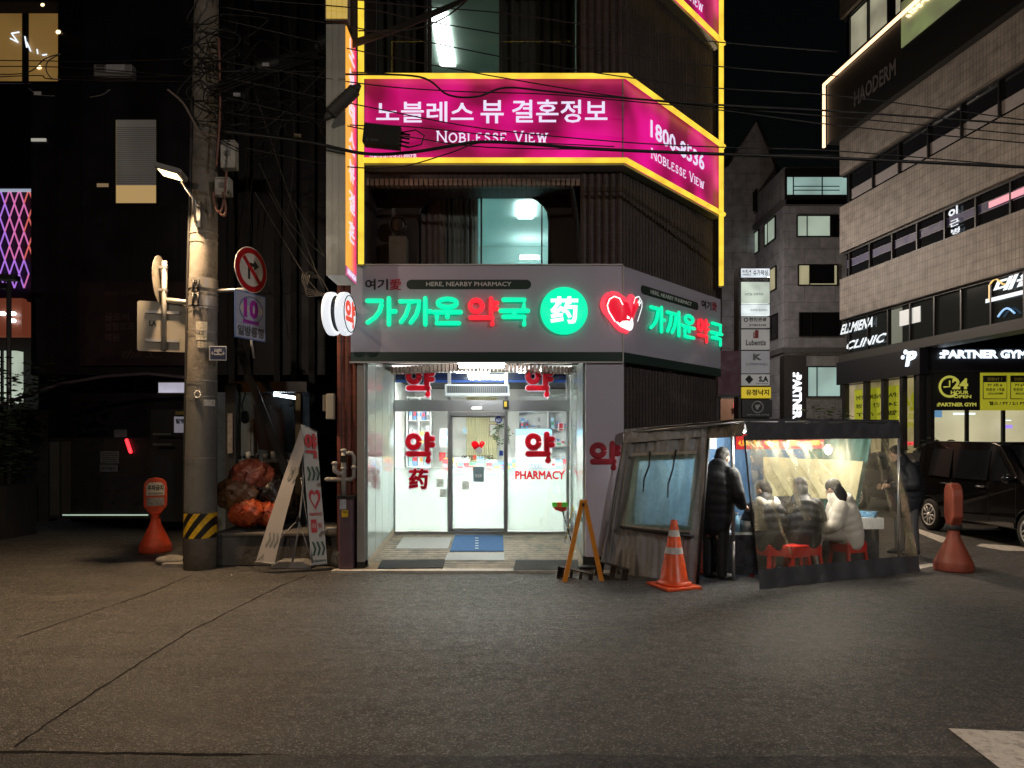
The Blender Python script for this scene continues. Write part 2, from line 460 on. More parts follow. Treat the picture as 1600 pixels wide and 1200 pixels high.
marking([(2.62, 4.27), (2.55, 3.4), (2.5, 2.6), (4.6, 2.6), (4.6, 4.06), (3.3, 4.19)])
def gl(px, py): 
    p = gnd(px, py); return (p.x, p.y)
marking([gl(1425, 829), gl(1436, 827), gl(1496, 846), gl(1470, 848)], .005)
marking([gl(1525, 853), gl(1534, 850), gl(1640, 857), gl(1640, 862), gl(1570, 861)], .005)
marking([gl(1430, 884), gl(1470, 878), gl(1480, 881), gl(1434, 890)], .005)
CRACK = mat('crack_filler', (.017, .016, .016), .95, spec=.05)
def seam(pxs, w=.015):
    pts = [gnd(*p) for p in pxs]
    out = []
    for a, b in zip(pts, pts[1:]):
        for i in range(12): out.append(a + (b - a) * (i / 12) + Vector((rnd.uniform(-1, 1), rnd.uniform(-1, 1), 0)) * .008)
    out.append(pts[-1])
    m = MB()
    n = (pts[-1] - pts[0]).cross(Vector((0, 0, 1))).normalized()
    for a, b in zip(out, out[1:]):
        z = Vector((0, 0, .003)); h = n * w * rnd.uniform(.35, .6)
        m.quad(a - h + z, a + h + z, b + h + z, b - h + z)
    tag(m.build('road_seam', CRACK), kind='structure')
seam([(20, 1168), (150, 1080), (300, 985), (440, 915), (480, 899)])
seam([(-60, 1174), (200, 1177), (560, 1183), (900, 1187), (1300, 1192), (1500, 1195)], .028)
seam([(22, 998), (120, 965), (230, 928), (300, 899)])
CHALK = mat('faint_chalk', (.3, .29, .27), .9, var=.3, vs=40)
for seg in ([(860, 981), (890, 984), (965, 981), (950, 985)], [(885, 962), (930, 964), (950, 966)], [(790, 912), (815, 905)]):
    pts = [gnd(*p) for p in seg]
    m = MB()
    for a, b in zip(pts, pts[1:]):
        n = (b - a).cross(Vector((0, 0, 1))).normalized() * .006; z = Vector((0, 0, .0035)); m.quad(a - n + z, b - n + z, b + n + z, a + n + z)
    tag(m.build('chalk_mark', CHALK), kind='structure')
# small litter scraps
SCR = mat('paper_scrap', (.5, .48, .44), .8)
for i in range(16):
    p = gnd(rnd.choice([rnd.uniform(200, 900), rnd.uniform(250, 560), rnd.uniform(800, 1100)]), rnd.uniform(893, 935))
    m = MB(); k = rnd.uniform(.006, .014); M = Matrix.Translation(p + Vector((0, 0, .008))) @ Matrix.Rotation(rnd.uniform(0, 3), 4, 'Z')
    m.add([(-k, -k * .6, 0), (k, -k * .5, .004), (k * .8, k * .6, .008), (-k * .7, k * .5, .002)], [(0, 1, 2, 3)], False, M)
    tag(m.build('litter_scrap', SCR), 'tiny pale scrap of litter lying on the asphalt by the kerb', 'litter', 'litter scraps on the asphalt')

# ------------------------------------------------------------ the pharmacy building
FLUTE = brick('fluted_brown_brick', (.038, .023, .021), (.026, .016, .015), (.065, .05, .046), .21, .085, True, .6, .8, .006, .35)
RBRICK = brick('red_fluted_brick', (.2, .055, .04), (.13, .04, .03), (.05, .03, .025), .21, .07, True, .6, .8, .006, .3)
CX, CY = 1.456, 9.34
CH = Plane((CX, CY), (1.955, 2.27))           # chamfered corner face
FRS = front(9.34)                              # shop sign face
bld = thing('pharmacy_building', 'narrow corner building of fluted brown brick with a lit pharmacy on its ground floor', 'building', (0, 9.6, 0))
def ribwall(m, p0, p1, z0, z1, per=.085, dep=.028, seg=4):
    p0 = Vector((p0[0], p0[1], 0)); p1 = Vector((p1[0], p1[1], 0))
    L = (p1 - p0).length; r = (p1 - p0).normalized(); n = r.cross(Vector((0, 0, 1)))
    k = max(1, int(L / per)) * seg
    vs = []
    for i in range(k + 1):
        q = p0 + r * (L * i / k) + n * (dep * abs(sin(pi * i / seg)) ** .6)
        vs += [q + Vector((0, 0, z0)), q + Vector((0, 0, z1))]
    m.add(vs, [(2 * i, 2 * i + 2, 2 * i + 3, 2 * i + 1) for i in range(k)], False)
WY = 9.56
wall = MB()
TOP = 11.5
# chamfer wall: body behind, ribs on it
cw0 = Vector((1.53, 9.47)); cw1 = Vector((3.36, 11.60))
wall.prism([(1.50, 9.62), (3.34, 11.76), (3.34, 18), (1.50, 18)], 0, TOP)
ribwall(wall, (1.50, 9.60), (3.36, 11.76), 0, TOP)
# front piers and spandrels (openings left free)
wall.box((.935, WY + .02, 2.9), (1.49, 10.3, TOP)); ribwall(wall, (.92, WY), (1.50, WY), 2.77, TOP)
wall.box((-2.34, WY + .02, 0), (-2.30, 18, TOP)); wall.box((-2.30, WY + .02, 0), (-2.07, 11.55, TOP)); 
wall.box((-2.065, WY + .02, 2.78), (-1.97, 10.3, TOP)); ribwall(wall, (-2.07, WY), (-1.96, WY), 4.0, TOP)
wall.box((-1.965, WY, 5.22), (.93, 10.28, 6.3)); wall.box((-1.965, WY, 2.9), (.93, 10.2, 3.9))
wall.box((-1.965, WY, 8.6), (.93, 10.28, TOP))
wall.build('brick_wall', FLUTE, bld)
lp = MB(); ribwall(lp, (-2.345, 9.52), (-2.045, 9.52), 0, 4.0, .075, .025); lp.box((-2.34, 9.53, 0), (-2.05, 9.58, 4.0)); lp.build('brick_pilaster', RBRICK, bld)
# arch soffit bricks: second floor, and the row over the entrance
tb = MB()
for i in range(44):
    u = -1.95 + i * .066
    tb.bx((u, 9.6 + .02, 5.2), (.05, .12, .09))
tb.build('brick_trim', mat('pale_brown_brick', (.23, .16, .13), .7, var=.25), bld); tb = MB()
for i in range(46):
    t = i / 45; u = -1.9 + 2.83 * t; zz = 2.80 + .05 * sin(pi * t)
    tb.bx((u, 11.38, zz + .03), (.046, .30, .1))
tb.build('brick_trim', MT['pale_brown_brick'], bld); tb = MB()
for i in range(60):
    t = i / 59; u = -1.9 + 2.83 * t; zz = 2.83 + .1 * sin(pi * t) ** .7
    tb.bx((u, 9.8, zz + .06), (.04, .16, .07))
tb.build('brick_trim', mat('pale_brown_brick', (.23, .16, .13), .7, var=.25), bld)
dark = mat('dark_bronze_frame', (.02, .017, .016), .5, var=.2)
DBROWN = mat('dark_brown_panel', (.035, .027, .024), .5, var=.25, vs=3)
# second-floor recess: dark wall with an arched window, lit room behind
F2 = front(10.22)
def archpoly(pl, x0, x1, ybot, yspring, ytop, n=10):
    a = pl.uv(x0, ybot); b = pl.uv(x1, ybot); s = pl.uv(x0, yspring)[1]; t = pl.uv(x0, ytop)[1]
    cx = (a[0] + b[0]) / 2; rx = (b[0] - a[0]) / 2
    return [(a[0], a[1]), (b[0], b[1])] + [(cx + rx * cos(pi * i / n), s + (t - s) * sin(pi * i / n) ** .8) for i in range(n + 1)]
ap = archpoly(F2, 652, 859, 425, 345, 292, 16)
# wall with arched hole: strips either side of the arch
m = MB()
u0, u1 = -2.0, .95; zt = 5.5
hole = ap[2:]
m.box((u0, 10.22, 3.9), (ap[0][0], 10.3, zt)); m.box((ap[1][0], 10.22, 3.9), (u1, 10.3, zt))
for (xa, za), (xb, zb) in zip(hole, hole[1:]):
    m.add([(xa, 10.22, za), (xb, 10.22, zb), (xb, 10.22, zt), (xa, 10.22, zt)], [(0, 1, 2, 3)])
m.build('recess_wall', DBROWN, bld)
# side returns of the recess, curved brick jamb on the right
m = MB()
for i in range(12):
    t0, t1 = i / 12, (i + 1) / 12
    f = lambda t: (.93 - .16 * (1 - sin(t * pi / 2)) ** 2, 5.2 - 1.3 * (1 - t))
    m.quad((.93 - .12 * t0 ** 3, WY + .03, 3.9 + 1.32 * t0), (.93 - .12 * t0 ** 3, 10.2, 3.9 + 1.32 * t0), (.93 - .12 * t1 ** 3, 10.2, 3.9 + 1.32 * t1), (.93 - .12 * t1 ** 3, WY + .03, 3.9 + 1.32 * t1))
m.build('recess_jamb', FLUTE, bld)
m = MB(); m.box((-1.97, WY + .05, 3.9), (-1.94, 10.2, 5.22)); m.build('recess_jamb', FLUTE, bld)
w2 = MB(); w2.tube([Vector((x, 10.24, z)) for x, z in [ap[1]] + hole], .025, 6)
w2.box((-.455, 10.225, 3.9), (-.43, 10.26, 5.3)); w2.box((.42, 10.225, 3.9), (.44, 10.26, 5.1))
w2 = w2.build('window', dark, bld)
gm = MB(); gm.add([(x, 10.245, z) for x, z in ap], [tuple(range(len(ap)))]); gm.build('pane', GLASS, w2)
def room(x0, x1, y0, y1, z0, z1, name, mt):
    m = MB()
    m.quad((x0, y1, z0), (x1, y1, z0), (x1, y1, z1), (x0, y1, z1)); m.quad((x0, y0, z0), (x0, y1, z0), (x0, y1, z1), (x0, y0, z1))
    m.quad((x1, y1, z0), (x1, y0, z0), (x1, y0, z1), (x1, y1, z1)); m.quad((x0, y0, z1), (x0, y1, z1), (x1, y1, z1), (x1, y0, z1)); m.quad((x0, y0, z0), (x1, y0, z0), (x1, y1, z0), (x0, y1, z0))
    return m.build(name, mt, bld)
CYAN = mat('pale_teal_room_paint', (.50, .72, .70), .7, var=.05, vs=2)
room(-1.45, 1.3, 10.36, 13.6, 3.6, 5.42, 'office_room', CYAN)
LEDP = glow('ceiling_led_panel', (.93, 1, .98), 24)
m = MB(); m.box((.10, 11.0, 5.385), (.34, 11.75, 5.41)); m.build('office_ceiling_light', LEDP, bld)
m = MB(); m.box((.15, 13.0, 5.05), (.5, 13.1, 5.1)); m.build('office_ceiling_light', LEDP, bld)
CURT = mat('dark_taupe_curtain', (.13, .10, .09), .9, var=.2)
LCURT = mat('pale_curtain', (.42, .52, .5), .9, var=.1)
def curtain(x0, x1, y, z0, z1, k, amp, mt, name='curtain'):
    m = MB(); m.sheet((x0, y, z0), (x1, y, z0), (x1, y, z1), (x0, y, z1), max(24, int(k * 8)), 4, lambda u, v: amp * sin(u * k * 2 * pi) + amp * .5 * sin(u * k * 5 + 1))
    return m.build(name, mt, bld)
curtain(-1.44, -.98, 10.42, 3.7, 5.4, 5, .02, CURT); curtain(-1.0, -.62, 10.46, 3.7, 5.4, 6, .025, mat('half_lit_curtain', (.15, .17, .165), .9)); curtain(-.66, -.50, 10.5, 3.7, 5.4, 3, .02, LCURT)  # middle curtain's lighter grey paints in its half-lit look
m = MB()                                                   # little things on the office sill
for x, h in ((-.2, .35), (-.1, .16), (.02, .22), (.14, .12), (.36, .3)):
    m.tube([(x, 10.6, 3.9), (x, 10.6, 3.95 + h * .5), (x + .02, 10.62, 3.9 + h)], [.05, .03, .008], 6)
m.box((-.35, 10.5, 3.88), (.5, 10.75, 3.93))
m.build('sill_ornaments', mat('ornament', (.3, .35, .33), .5), bld)
# round ornament on a plinth in the left of the recess
m = MB(); p = P(623, 395, 10.0); m.box((p.x - .12, 9.9, 3.9), (p.x + .12, 10.12, P(0, 372, 10).z)); m.build('plinth', mat('plinth_stone', (.14, .13, .11), .6, var=.2), bld)
m = MB(); c = P(622, 352, 10); M = Matrix.Translation(c) @ Matrix.Rotation(pi / 2, 4, 'X'); m.lathe([(.0, .05), (.08, .05), (.105, .04), (.115, 0), (.105, -.04), (.0, -.05)], 24, M); m.tube([c + Vector((.118 * cos(a * pi / 12), -.04, .118 * sin(a * pi / 12))) for a in range(25)], .012, 6)
m.build('round_ornament', mat('ornament_bronze', (.05, .045, .04), .35, .7), bld)
# third-floor window
F3 = front(10.3)
m = MB()
for x in (566, 665, 672, 782, 880, 955):
    u = F3.uv(x, 50)[0]; m.box((u - .02, 10.3, 6.2), (u + .02, 10.36, 8.7))
m.box((-2, 10.3, 6.3), (1.4, 10.35, 6.62))
w3 = m.build('window', dark, bld)
m = MB(); m.quad((-2, 10.335, 6.3), (.93, 10.335, 6.3), (.93, 10.335, 8.7), (-2, 10.335, 8.7)); m.build('pane', GLASS, w3)
room(-2.0, .95, 10.45, 13.5, 6.2, 8.55, 'upper_room', mat('pale_green_room_paint', (.42, .52, .46), .7, var=.05, vs=2))
m = MB(); m.box((-1.30, 11.3, 8.5), (-1.02, 12.9, 8.53)); m.build('upper_ceiling_light', glow('upper_led_panel', (.93, 1, .97), 6), bld)
DCURT = mat('dark_olive_curtain', (.035, .034, .028), .9, var=.2)
curtain(-2.0, -1.22, 10.5, 6.2, 8.5, 6, .03, DCURT); curtain(-.17, .93, 10.5, 6.2, 8.5, 8, .03, DCURT)
# roof edge + inner blocking so no light leaks
m = MB(); m.box((-2.3, 13.7, 2.9), (1.49, 18, TOP)); m.box((-2.3, 9.5, TOP), (1.49, 18, TOP + .1)); m.build('roof_and_light_block', DARKM, bld)

# entrance ------------------------------------------------------
ent_l, ent_r = -1.918, .942
DY = 11.6
zf = lambda y: .03 + (y - 9.45) / (DY - 9.45) * .17
m = MB(); m.quad((ent_l - .03, 9.3, 0.02), (ent_r + .1, 9.3, .02), (ent_r + .1, DY + .3, .2), (ent_l - .03, DY + .3, .2))
n = 17
DECK = mat('weathered_deck_board', (.25, .20, .145), .8, var=.4, vs=9, bump=.4, bs=50, dirt=(.09, .085, .075), ds=3)
m = MB()
for i in range(n):
    y0 = 9.42 + (DY - .06 - 9.42) * i / n; y1 = 9.42 + (DY - .06 - 9.42) * (i + 1) / n - .008
    m.add([(ent_l, y0, zf(y0)), (ent_r, y0, zf(y0)), (ent_r, y1, zf(y1)), (ent_l, y1, zf(y1)), (ent_l, y0, zf(y0) - .03), (ent_r, y0, zf(y0) - .03), (ent_r, y1, zf(y1) - .03), (ent_l, y1, zf(y1) - .03)], [(0, 1, 2, 3), (4, 5, 1, 0), (7, 6, 2, 3)])
m.build('deck', DECK, bld)
m = MB(); m.box((-2.35, 9.23, 0), (1.5, 9.40, .03)); m.build('threshold_strip', mat('pale_kerb_stone', (.5, .48, .44), .8, var=.15, vs=8, dirt=(.3, .28, .25)), bld)
WALLW = mat('gloss_white_wall_panel', (.50, .58, .56), .05, spec=.9)
m = MB()
for i in range(4):
    y0 = 9.45 + 2.1 * i / 4; y1 = 9.45 + 2.1 * (i + 1) / 4 - .006
    m.box((ent_l - .03, y0, zf(y0) + .10), (ent_l, y1, 2.80))
m.build('side_panel', WALLW, bld); m = MB()
for i in range(4):
    y0 = 9.45 + 2.1 * i / 4; y1 = 9.45 + 2.1 * (i + 1) / 4 - .006
    m.box((ent_r, y0, zf(y0) + .10), (ent_r + .03, y1, 2.80))
m.build('side_panel', WALLW, bld)
m = MB(); m.add([(ent_l + .006, 9.44, .03), (ent_l + .006, DY, .2), (ent_l + .006, DY, .31), (ent_l + .006, 9.44, .14)], [(0, 1, 2, 3)]); m.build('plinth_board', mat('pale_wood', (.42, .35, .26), .6, var=.2), bld); m = MB(); m.add([(ent_r - .006, 9.44, .03), (ent_r - .006, DY, .2), (ent_r - .006, DY, .31), (ent_r - .006, 9.44, .14)], [(0, 1, 2, 3)])
m.build('plinth_board', mat('pale_wood', (.42, .35, .26), .6, var=.2), bld)
m = MB(); m.box((-2.045, 9.38, .12), (ent_l - .031, 9.62, 2.76)); m.build('door_post', mat('grey_post_cladding', (.3, .29, .28), .5, var=.06), bld)
m = MB(); m.box((ent_r + .031, 9.36, .19), (1.472, 9.59, 2.775)); col = m.build('entrance_column', LILAC, bld)
m = MB(); m.box((ent_r - .0, 9.4, .0), (1.46, 9.56, .19)); m.build('black_plinth', BLACK, bld); m = MB(); m.box((-2.05, 9.4, 0), (ent_l - .03, 9.6, .12)); m.build('black_plinth', BLACK, bld)
pc = front(9.36)
RED2 = mat('dark_red_film', (.26, .006, .022), .5)
m = MB(); a = pc.uv(922, 732); b = pc.uv(968, 692); stroke(m, 'yak', pc, a[0], b[0], a[1], b[1], .042, .003, .06); m.build('lettering', RED2, col)
m = MB(); m.box((-2.0, 9.5, 2.97), (.98, 11.7, 3.0)); m.box((-2.0, 9.45, 2.76), (.98, 9.5, 2.97))
for i in range(26): m.box((-1.9 + i * .11, 9.9, 2.955), (-1.89 + i * .11, 11.3, 2.97))
m.build('entrance_ceiling', mat('cream_ceiling', (.62, .58, .5), .6, var=.06), bld)
m = MB(); m.tube([P(718, 572, 10.5), P(787, 572, 10.5)], .022, 8); m.box(P(716, 569, 10.5) + Vector((0, -.03, 0)), P(789, 565, 10.5) + Vector((0, .03, 0))); 
m.build('strip_light', glow('cold_tube', (.95, 1, 1), 75), bld)

# shop front -----------------------------------------------------
FD = front(DY)
sf = MB()
def bar(m, x0, x1, y0, y1, pl, d0=-.03, d1=.03):
    if abs(d1) > .2: q = Plane(pl.pt(0, 0, d1).xy, pl.r.xy)
    else: q = pl
    a = q.uv(x0, y1); b = q.uv(x1, y0)
    m.box((a[0], a[1], d0), (b[0], b[1], d1), pl.mat()); return m
for x in (615, 702, 791, 887): bar(sf, x - 2.5, x + 2.5, 578, 834, FD, -.035, .03)
bar(sf, 700, 704, 643, 832, FD, -.03, .05)
shop = sf.build('shopfront_frame', STEEL, bld)
m = MB(); bar(m, 612, 890, 625.5, 643, FD, -.04, .075); bar(m, 704, 790, 644, 649, FD, -.02, .06); m.build('door_header', STEEL, bld); m = MB(); bar(m, 612, 890, 830, 834.5, FD, -.04, .06); m.build('door_sill', STEEL, bld)
m = MB(); bar(m, 738, 753, 636, 639.5, FD, .075, .09); m.build('sensor_light', glow('sensor_white', (1, 1, 1), 2), bld)
m = MB(); bar(m, 786, 795, 626, 639, FD, .08, .11); db = m.build('door_switch_box', BLACK, bld)
m = MB(); bar(m, 788, 792, 628, 636, FD, .11, .116); m.build('yellow_sticker', YELINK, db)
m = MB()
for x0, x1, y0, y1 in ((617, 700, 643, 831), (793, 885, 643, 831), (615, 700, 580, 625), (704, 789, 580, 625), (793, 885, 580, 625)):
    a = FD.uv(x0, y1); b = FD.uv(x1, y0); m.box((a[0], a[1], -.004), (b[0], b[1], .004), FD.mat())
m.build('shopfront_glass', GLASS, bld)
m = MB(); a = FD.uv(704, 831); b = FD.uv(790, 649); m.box((a[0], a[1], -.05), (b[0], b[1], -.042), FD.mat()); door = m.build('sliding_door', GLASS, bld)
m = MB(); bar(m, 704, 707, 649, 831, FD, -.06, -.035); bar(m, 787, 790, 649, 831, FD, -.06, -.035); bar(m, 704, 790, 826, 831, FD, -.06, -.035); bar(m, 704, 790, 649, 652, FD, -.06, -.035); m.build('door_frame', STEEL, door)
def grad(N, sock):
    tc = N.nodes.new('ShaderNodeNewGeometry'); sp = N.nodes.new('ShaderNodeSeparateXYZ'); N.links.new(tc.outputs['Position'], sp.inputs[0])
    r = N.nodes.new('ShaderNodeMapRange'); r.inputs[1].default_value = 1.42; r.inputs[2].default_value = .95; r.inputs[3].default_value = 0; r.inputs[4].default_value = .86
    N.links.new(sp.outputs[2], r.inputs[0]); N.links.new(r.outputs[0], sock)
FROST = see_through('frosted_gradient_film', (.97, 1, 1), .04, .3, .9, (.72, .80, .77), grad)
m = MB()
for x0, x1, d in ((617, 700, -.009), (707, 787, -.058), (793, 885, -.009)):
    a = FD.uv(x0, 829); b = FD.uv(x1, 700); m.quad(FD.pt(a[0], a[1], d), FD.pt(b[0], a[1], d), FD.pt(b[0], b[1], d), FD.pt(a[0], b[1], d))
m.build('frosted_film', FROST, bld)
m = MB(); bar(m, 615, 887, 582, 597, FD, -.05, -.04); m.build('blue_header_band', mat('navy_film', (.01, .02, .09), .25), bld)
m = MB(); bar(m, 615, 887, 593.5, 597.2, FD, -.039, -.036); m.build('blue_band_edge', mat('bright_blue_film', (.02, .09, .5), .4), bld)
PINKOUT = film('grey_film_outline', (.6, .48, .54))
FG = front(DY - .01)
mo = MB(); mr = MB()
for x0, x1, y0, y1 in ((634, 678, 677, 721), (821, 865, 677, 721), (635, 677, 575, 618), (822, 862, 575, 618)):
    a = FG.uv(x0, y1); b = FG.uv(x1, y0)
    mo = MB(); mr = MB(); stroke(mo, 'yak', FG, a[0], b[0], a[1], b[1], .062, .002, .03); stroke(mr, 'yak', FG, a[0], b[0], a[1], b[1], .045, .012, .06)
    mo.build('lettering_outline', PINKOUT, bld); mr.build('lettering', REDL, bld)
mo = MB(); mr = MB()
text(mo, '药', FG, 637.5, 670.5, 730.5, 766, .05, d=.003); text(mr, '药', FG, 639, 669, 732, 764, .035, d=.011)
mr.build('lettering', REDL, bld); mr = MB(); text(mr, 'PHARMACY', FG, 805, 883, 735.5, 749, .035, d=.008)
m = mo.build('lettering_outline', PINKOUT, bld); mr.build('lettering', REDL, bld)
mk = MB(); text(mk, '여기', FD, 721, 738, 711, 719, .02, d=-.03); mk.build('door_lettering', INK, bld); mk = MB(); text(mk, '가까운약국', FD, 745, 771, 711, 719, .02, d=-.03); mk.build('door_lettering', INK, bld)
mk = MB(); text(mk, '愛', FD, 738.5, 744.5, 711, 719, .02, d=-.03); mk.build('door_lettering', REDL, bld)
def pill_heart(mr, mw, pl, cx, cy, s, d=.004, u=None):
    """the shop's heart made of a capsule and a drop, centred on pixel cx,cy; s in metres"""
    c = pl.uv(cx, cy) if u is None else u
    q = s
    M = pl.mat(c[0], c[1], d)
    mr.tube([Vector((-.22 * q, .2 * q, 0)), Vector((-.02 * q, -.08 * q, 0))], .26 * q, 16, True, M, True, .12)
    mw.tube([Vector((0 * q, -.12 * q, .012 * q)), Vector((.14 * q, -.32 * q, .012 * q))], .25 * q, 16, True, M, True, .12)
    mr.tube([Vector((.36 * q, .25 * q, .0)), Vector((.26 * q, 0, .0)), Vector((.24 * q, -.1 * q, 0))], [.2 * q, .13 * q, .05 * q], 14, True, M, True, .12)
    mw.box((.33 * q, .2 * q, .03 * q), (.36 * q, .32 * q, .034 * q), M); mw.box((.29 * q, .245 * q, .0301 * q), (.40 * q, .275 * q, .0339 * q), M)
a, b = MB(), MB(); pill_heart(a, b, FD, 746, 698, .21, -.03); a.build('heart_emblem', REDL, bld); b.build('heart_emblem_half', mat('silver_film', (.5, .48, .5), .4), bld)
m = MB(); c = FD.uv(779, 655.5); M = FD.mat(c[0], c[1], -.035); m.prism([(x, y) for x, y in arc(0, 0, .062, .062, 22.5, 382.5, 8)[:-1]], 0, .004, M); e = m.build('security_sticker', mat('blue_sticker', (.02, .06, .35), .4), bld)
m = MB(); text(m, 'ADT', FD, 774.5, 784, 653, 659, .04, d=-.03); m.build('lettering', WHITEINK, e)
m = MB(); bar(m, 739, 756, 729, 753, FD, -.034, -.028); e = m.build('door_tag', mat('grey_blue_tag', (.2, .28, .31), .5), bld)
m = MB(); text(m, '영업중', FD, 742, 753, 741, 746, .02, d=-.027); m.build('lettering', WHITEINK, e)
m = MB(); bar(m, 780, 786, 704, 712, FD, -.034, -.03); m.build('blue_notice', mat('blue_sticker', (.02, .06, .35), .4), bld)

# shop interior ----------------------------------------------------
INW = mat('shop_white_wall', (.8, .8, .77), .6, var=.03)
X0, X1, YB, ZF, ZC = -2.28, 2.35, 16.6, .2, 2.95
m = MB()
m.quad((X0, YB, ZF), (X1, YB, ZF), (X1, YB, ZC), (X0, YB, ZC)); m.quad((X0, DY + .12, ZF), (X0, YB, ZF), (X0, YB, ZC), (X0, DY + .12, ZC)); m.quad((X1, YB, ZF), (X1, DY + .12, ZF), (X1, DY + .12, ZC), (X1, YB, ZC))
m.quad((X0, DY + .06, ZC), (X0, YB, ZC), (X1, YB, ZC), (X1, DY + .06, ZC))
m.box((X0, DY - .02, ZF), (ent_l - .031, DY + .1, ZC)); m.box((ent_r + .031, DY - .02, ZF), (X1, DY + .1, ZC))
m.build('shop_wall', INW, bld)
m = MB(); m.quad((X0, DY - .05, ZF), (X1, DY - .05, ZF), (X1, YB, ZF), (X0, YB, ZF)); m.build('shop_floor', mat('shop_floor_tile', (.55, .55, .5), .25, var=.05), bld)
SLED = glow('shop_led_panel', (1, 1, .97), 62)
for x in (-1.75, -.7, .4, 1.6):
    for y in (12.4, 13.8, 15.2):
        m = MB(); m.box((x - .3, y - .3, ZC - .03), (x + .3, y + .3, ZC - .005)); m.build('shop_ceiling_light', SLED, bld)
counter = MB(); counter.box((-1.5, 14.2, ZF), (1.2, 14.8, 1.05)); counter.box((-1.55, 14.15, 1.05), (1.25, 14.85, 1.09))
tag(counter.build('counter', mat('pale_mint_counter', (.55, .68, .65), .35)), 'long pale mint counter across the back of the pharmacy', 'counter')
m = MB(); m.box((-1.05, 16.4, ZF), (-.35, 16.59, 2.75)); 
for i in range(14): m.tube([(-1.03 + i * .05, 16.39, ZF), (-1.03 + i * .05, 16.39, 2.7)], .016, 6)
m.build('cream_panel', mat('cream_curtain', (.75, .7, .45), .8), bld)
# shelving units
SH = mat('white_shelf', (.72, .74, .74), .5)
def shelf(name, label, x0, x1, y, z0, z1, rows, cols):
    t = thing(name, label, 'shelf', ((x0 + x1) / 2, y, z0))
    m = MB(); m.box((x0, y + .3, z0), (x1, y + .32, z1)); 
    for i in range(cols + 1):
        x = x0 + (x1 - x0) * i / cols; m.box((x - .012, y, z0), (x + .012, y + .3, z1))
    m.build('cabinet_frame', SH, t)
    m = MB()
    for j in range(rows + 1):
        z = z0 + (z1 - z0) * j / rows; m.box((x0 + .013, y, z - .01), (x1 - .013, y + .299, z + .01))
    m.build('shelf_board', SH, t)
    return t
shelf('wall_shelf', 'white wall shelf stacked with medicine boxes behind the right glass pane', .15, 2.2, 16.25, 1.2, 2.75, 4, 3)
shelf('tall_shelf', 'tall white shelf with thin boxes behind the left glass pane', -2.22, -1.72, 15.0, 1.15, 2.62, 3, 2)
PK = [mat('pack_' + n, c, .5) for n, c in (('white', (.75, .76, .78)), ('blue', (.15, .35, .7)), ('orange', (.8, .3, .05)), ('green', (.2, .55, .35)), ('red', (.75, .06, .08)), ('grey', (.35, .38, .42)), ('sky', (.4, .65, .85)), ('yellow', (.8, .65, .15)))]
packs = {}
def pack(x, y, z, k, w, h, grp, lab):
    key = (k, round(w, 2), round(h, 2))
    if key not in packs:
        o = MB().bx((0, 0, h / 2), (w, .09, h)); me = o.build('medicine_box', PK[k]); packs[key] = me
        lid = MB().box((-w / 2 + .004, -.0465, h * .3), (w / 2 - .004, -.0455, h * .62)).build('label_band', PK[(k * 3 + 1) % 8] if k else PK[rnd.choice([1, 2, 3, 4])], me)
        o2 = me
    else:
        o2 = packs[key].copy(); COL.objects.link(o2)
        for ch in [c for c in COL.objects if c.parent == packs[key]]:
            cc = ch.copy(); COL.objects.link(cc); cc.parent = o2
    o2.location = (x, y, z)
    tag(o2, lab, 'medicine box', grp)
for j in range(4):
    z = 1.2 + 1.55 / 4 * j + .012
    x = .2
    while x < 2.1:
        w = rnd.choice([.06, .08, .1, .14]); h = rnd.choice([.1, .14, .18, .24])
        if rnd.random() < .82: pack(x + w / 2, 16.35, z, rnd.choice([0, 0, 0, 6, 6, 1, 3, 5]), w, h, 'medicine boxes on the wall shelf', 'small medicine box on the white wall shelf behind the right pane')
        x += w + rnd.uniform(.01, .06)
for j in range(3):
    z = 1.15 + 1.47 / 3 * j + .012
    x = -2.18
    while x < -1.8:
        w = rnd.choice([.06, .1]); h = rnd.choice([.24, .3, .36])
        pack(x + w / 2, 15.1, z, rnd.choice([0, 0, 5, 6, 1, 7]), w, h, 'boxes on the tall shelf', 'upright box on the tall shelf behind the left pane')
        x += w + rnd.uniform(.01, .04)
x = -1.4
while x < 1.15:
    h = rnd.uniform(.16, .32); w = rnd.choice([.1, .14, .2]); pack(x + w / 2, 14.66, 1.092, rnd.choice([0, 6, 1, 3, 0, 7]), w, h, 'goods at the back of the counter', 'carton standing in the back row on the mint counter'); x += w + rnd.uniform(.005, .03)
x = -1.4
while x < 1.1:
    w = rnd.choice([.08, .12, .16]); h = rnd.choice([.1, .16, .24])
    pack(x + w / 2, 14.4, 1.092, rnd.choice([0, 2, 4, 4, 1, 5, 3]), w, h, 'goods standing on the counter', 'colourful carton standing in the row on the mint counter')
    x += w + rnd.uniform(.005, .06)
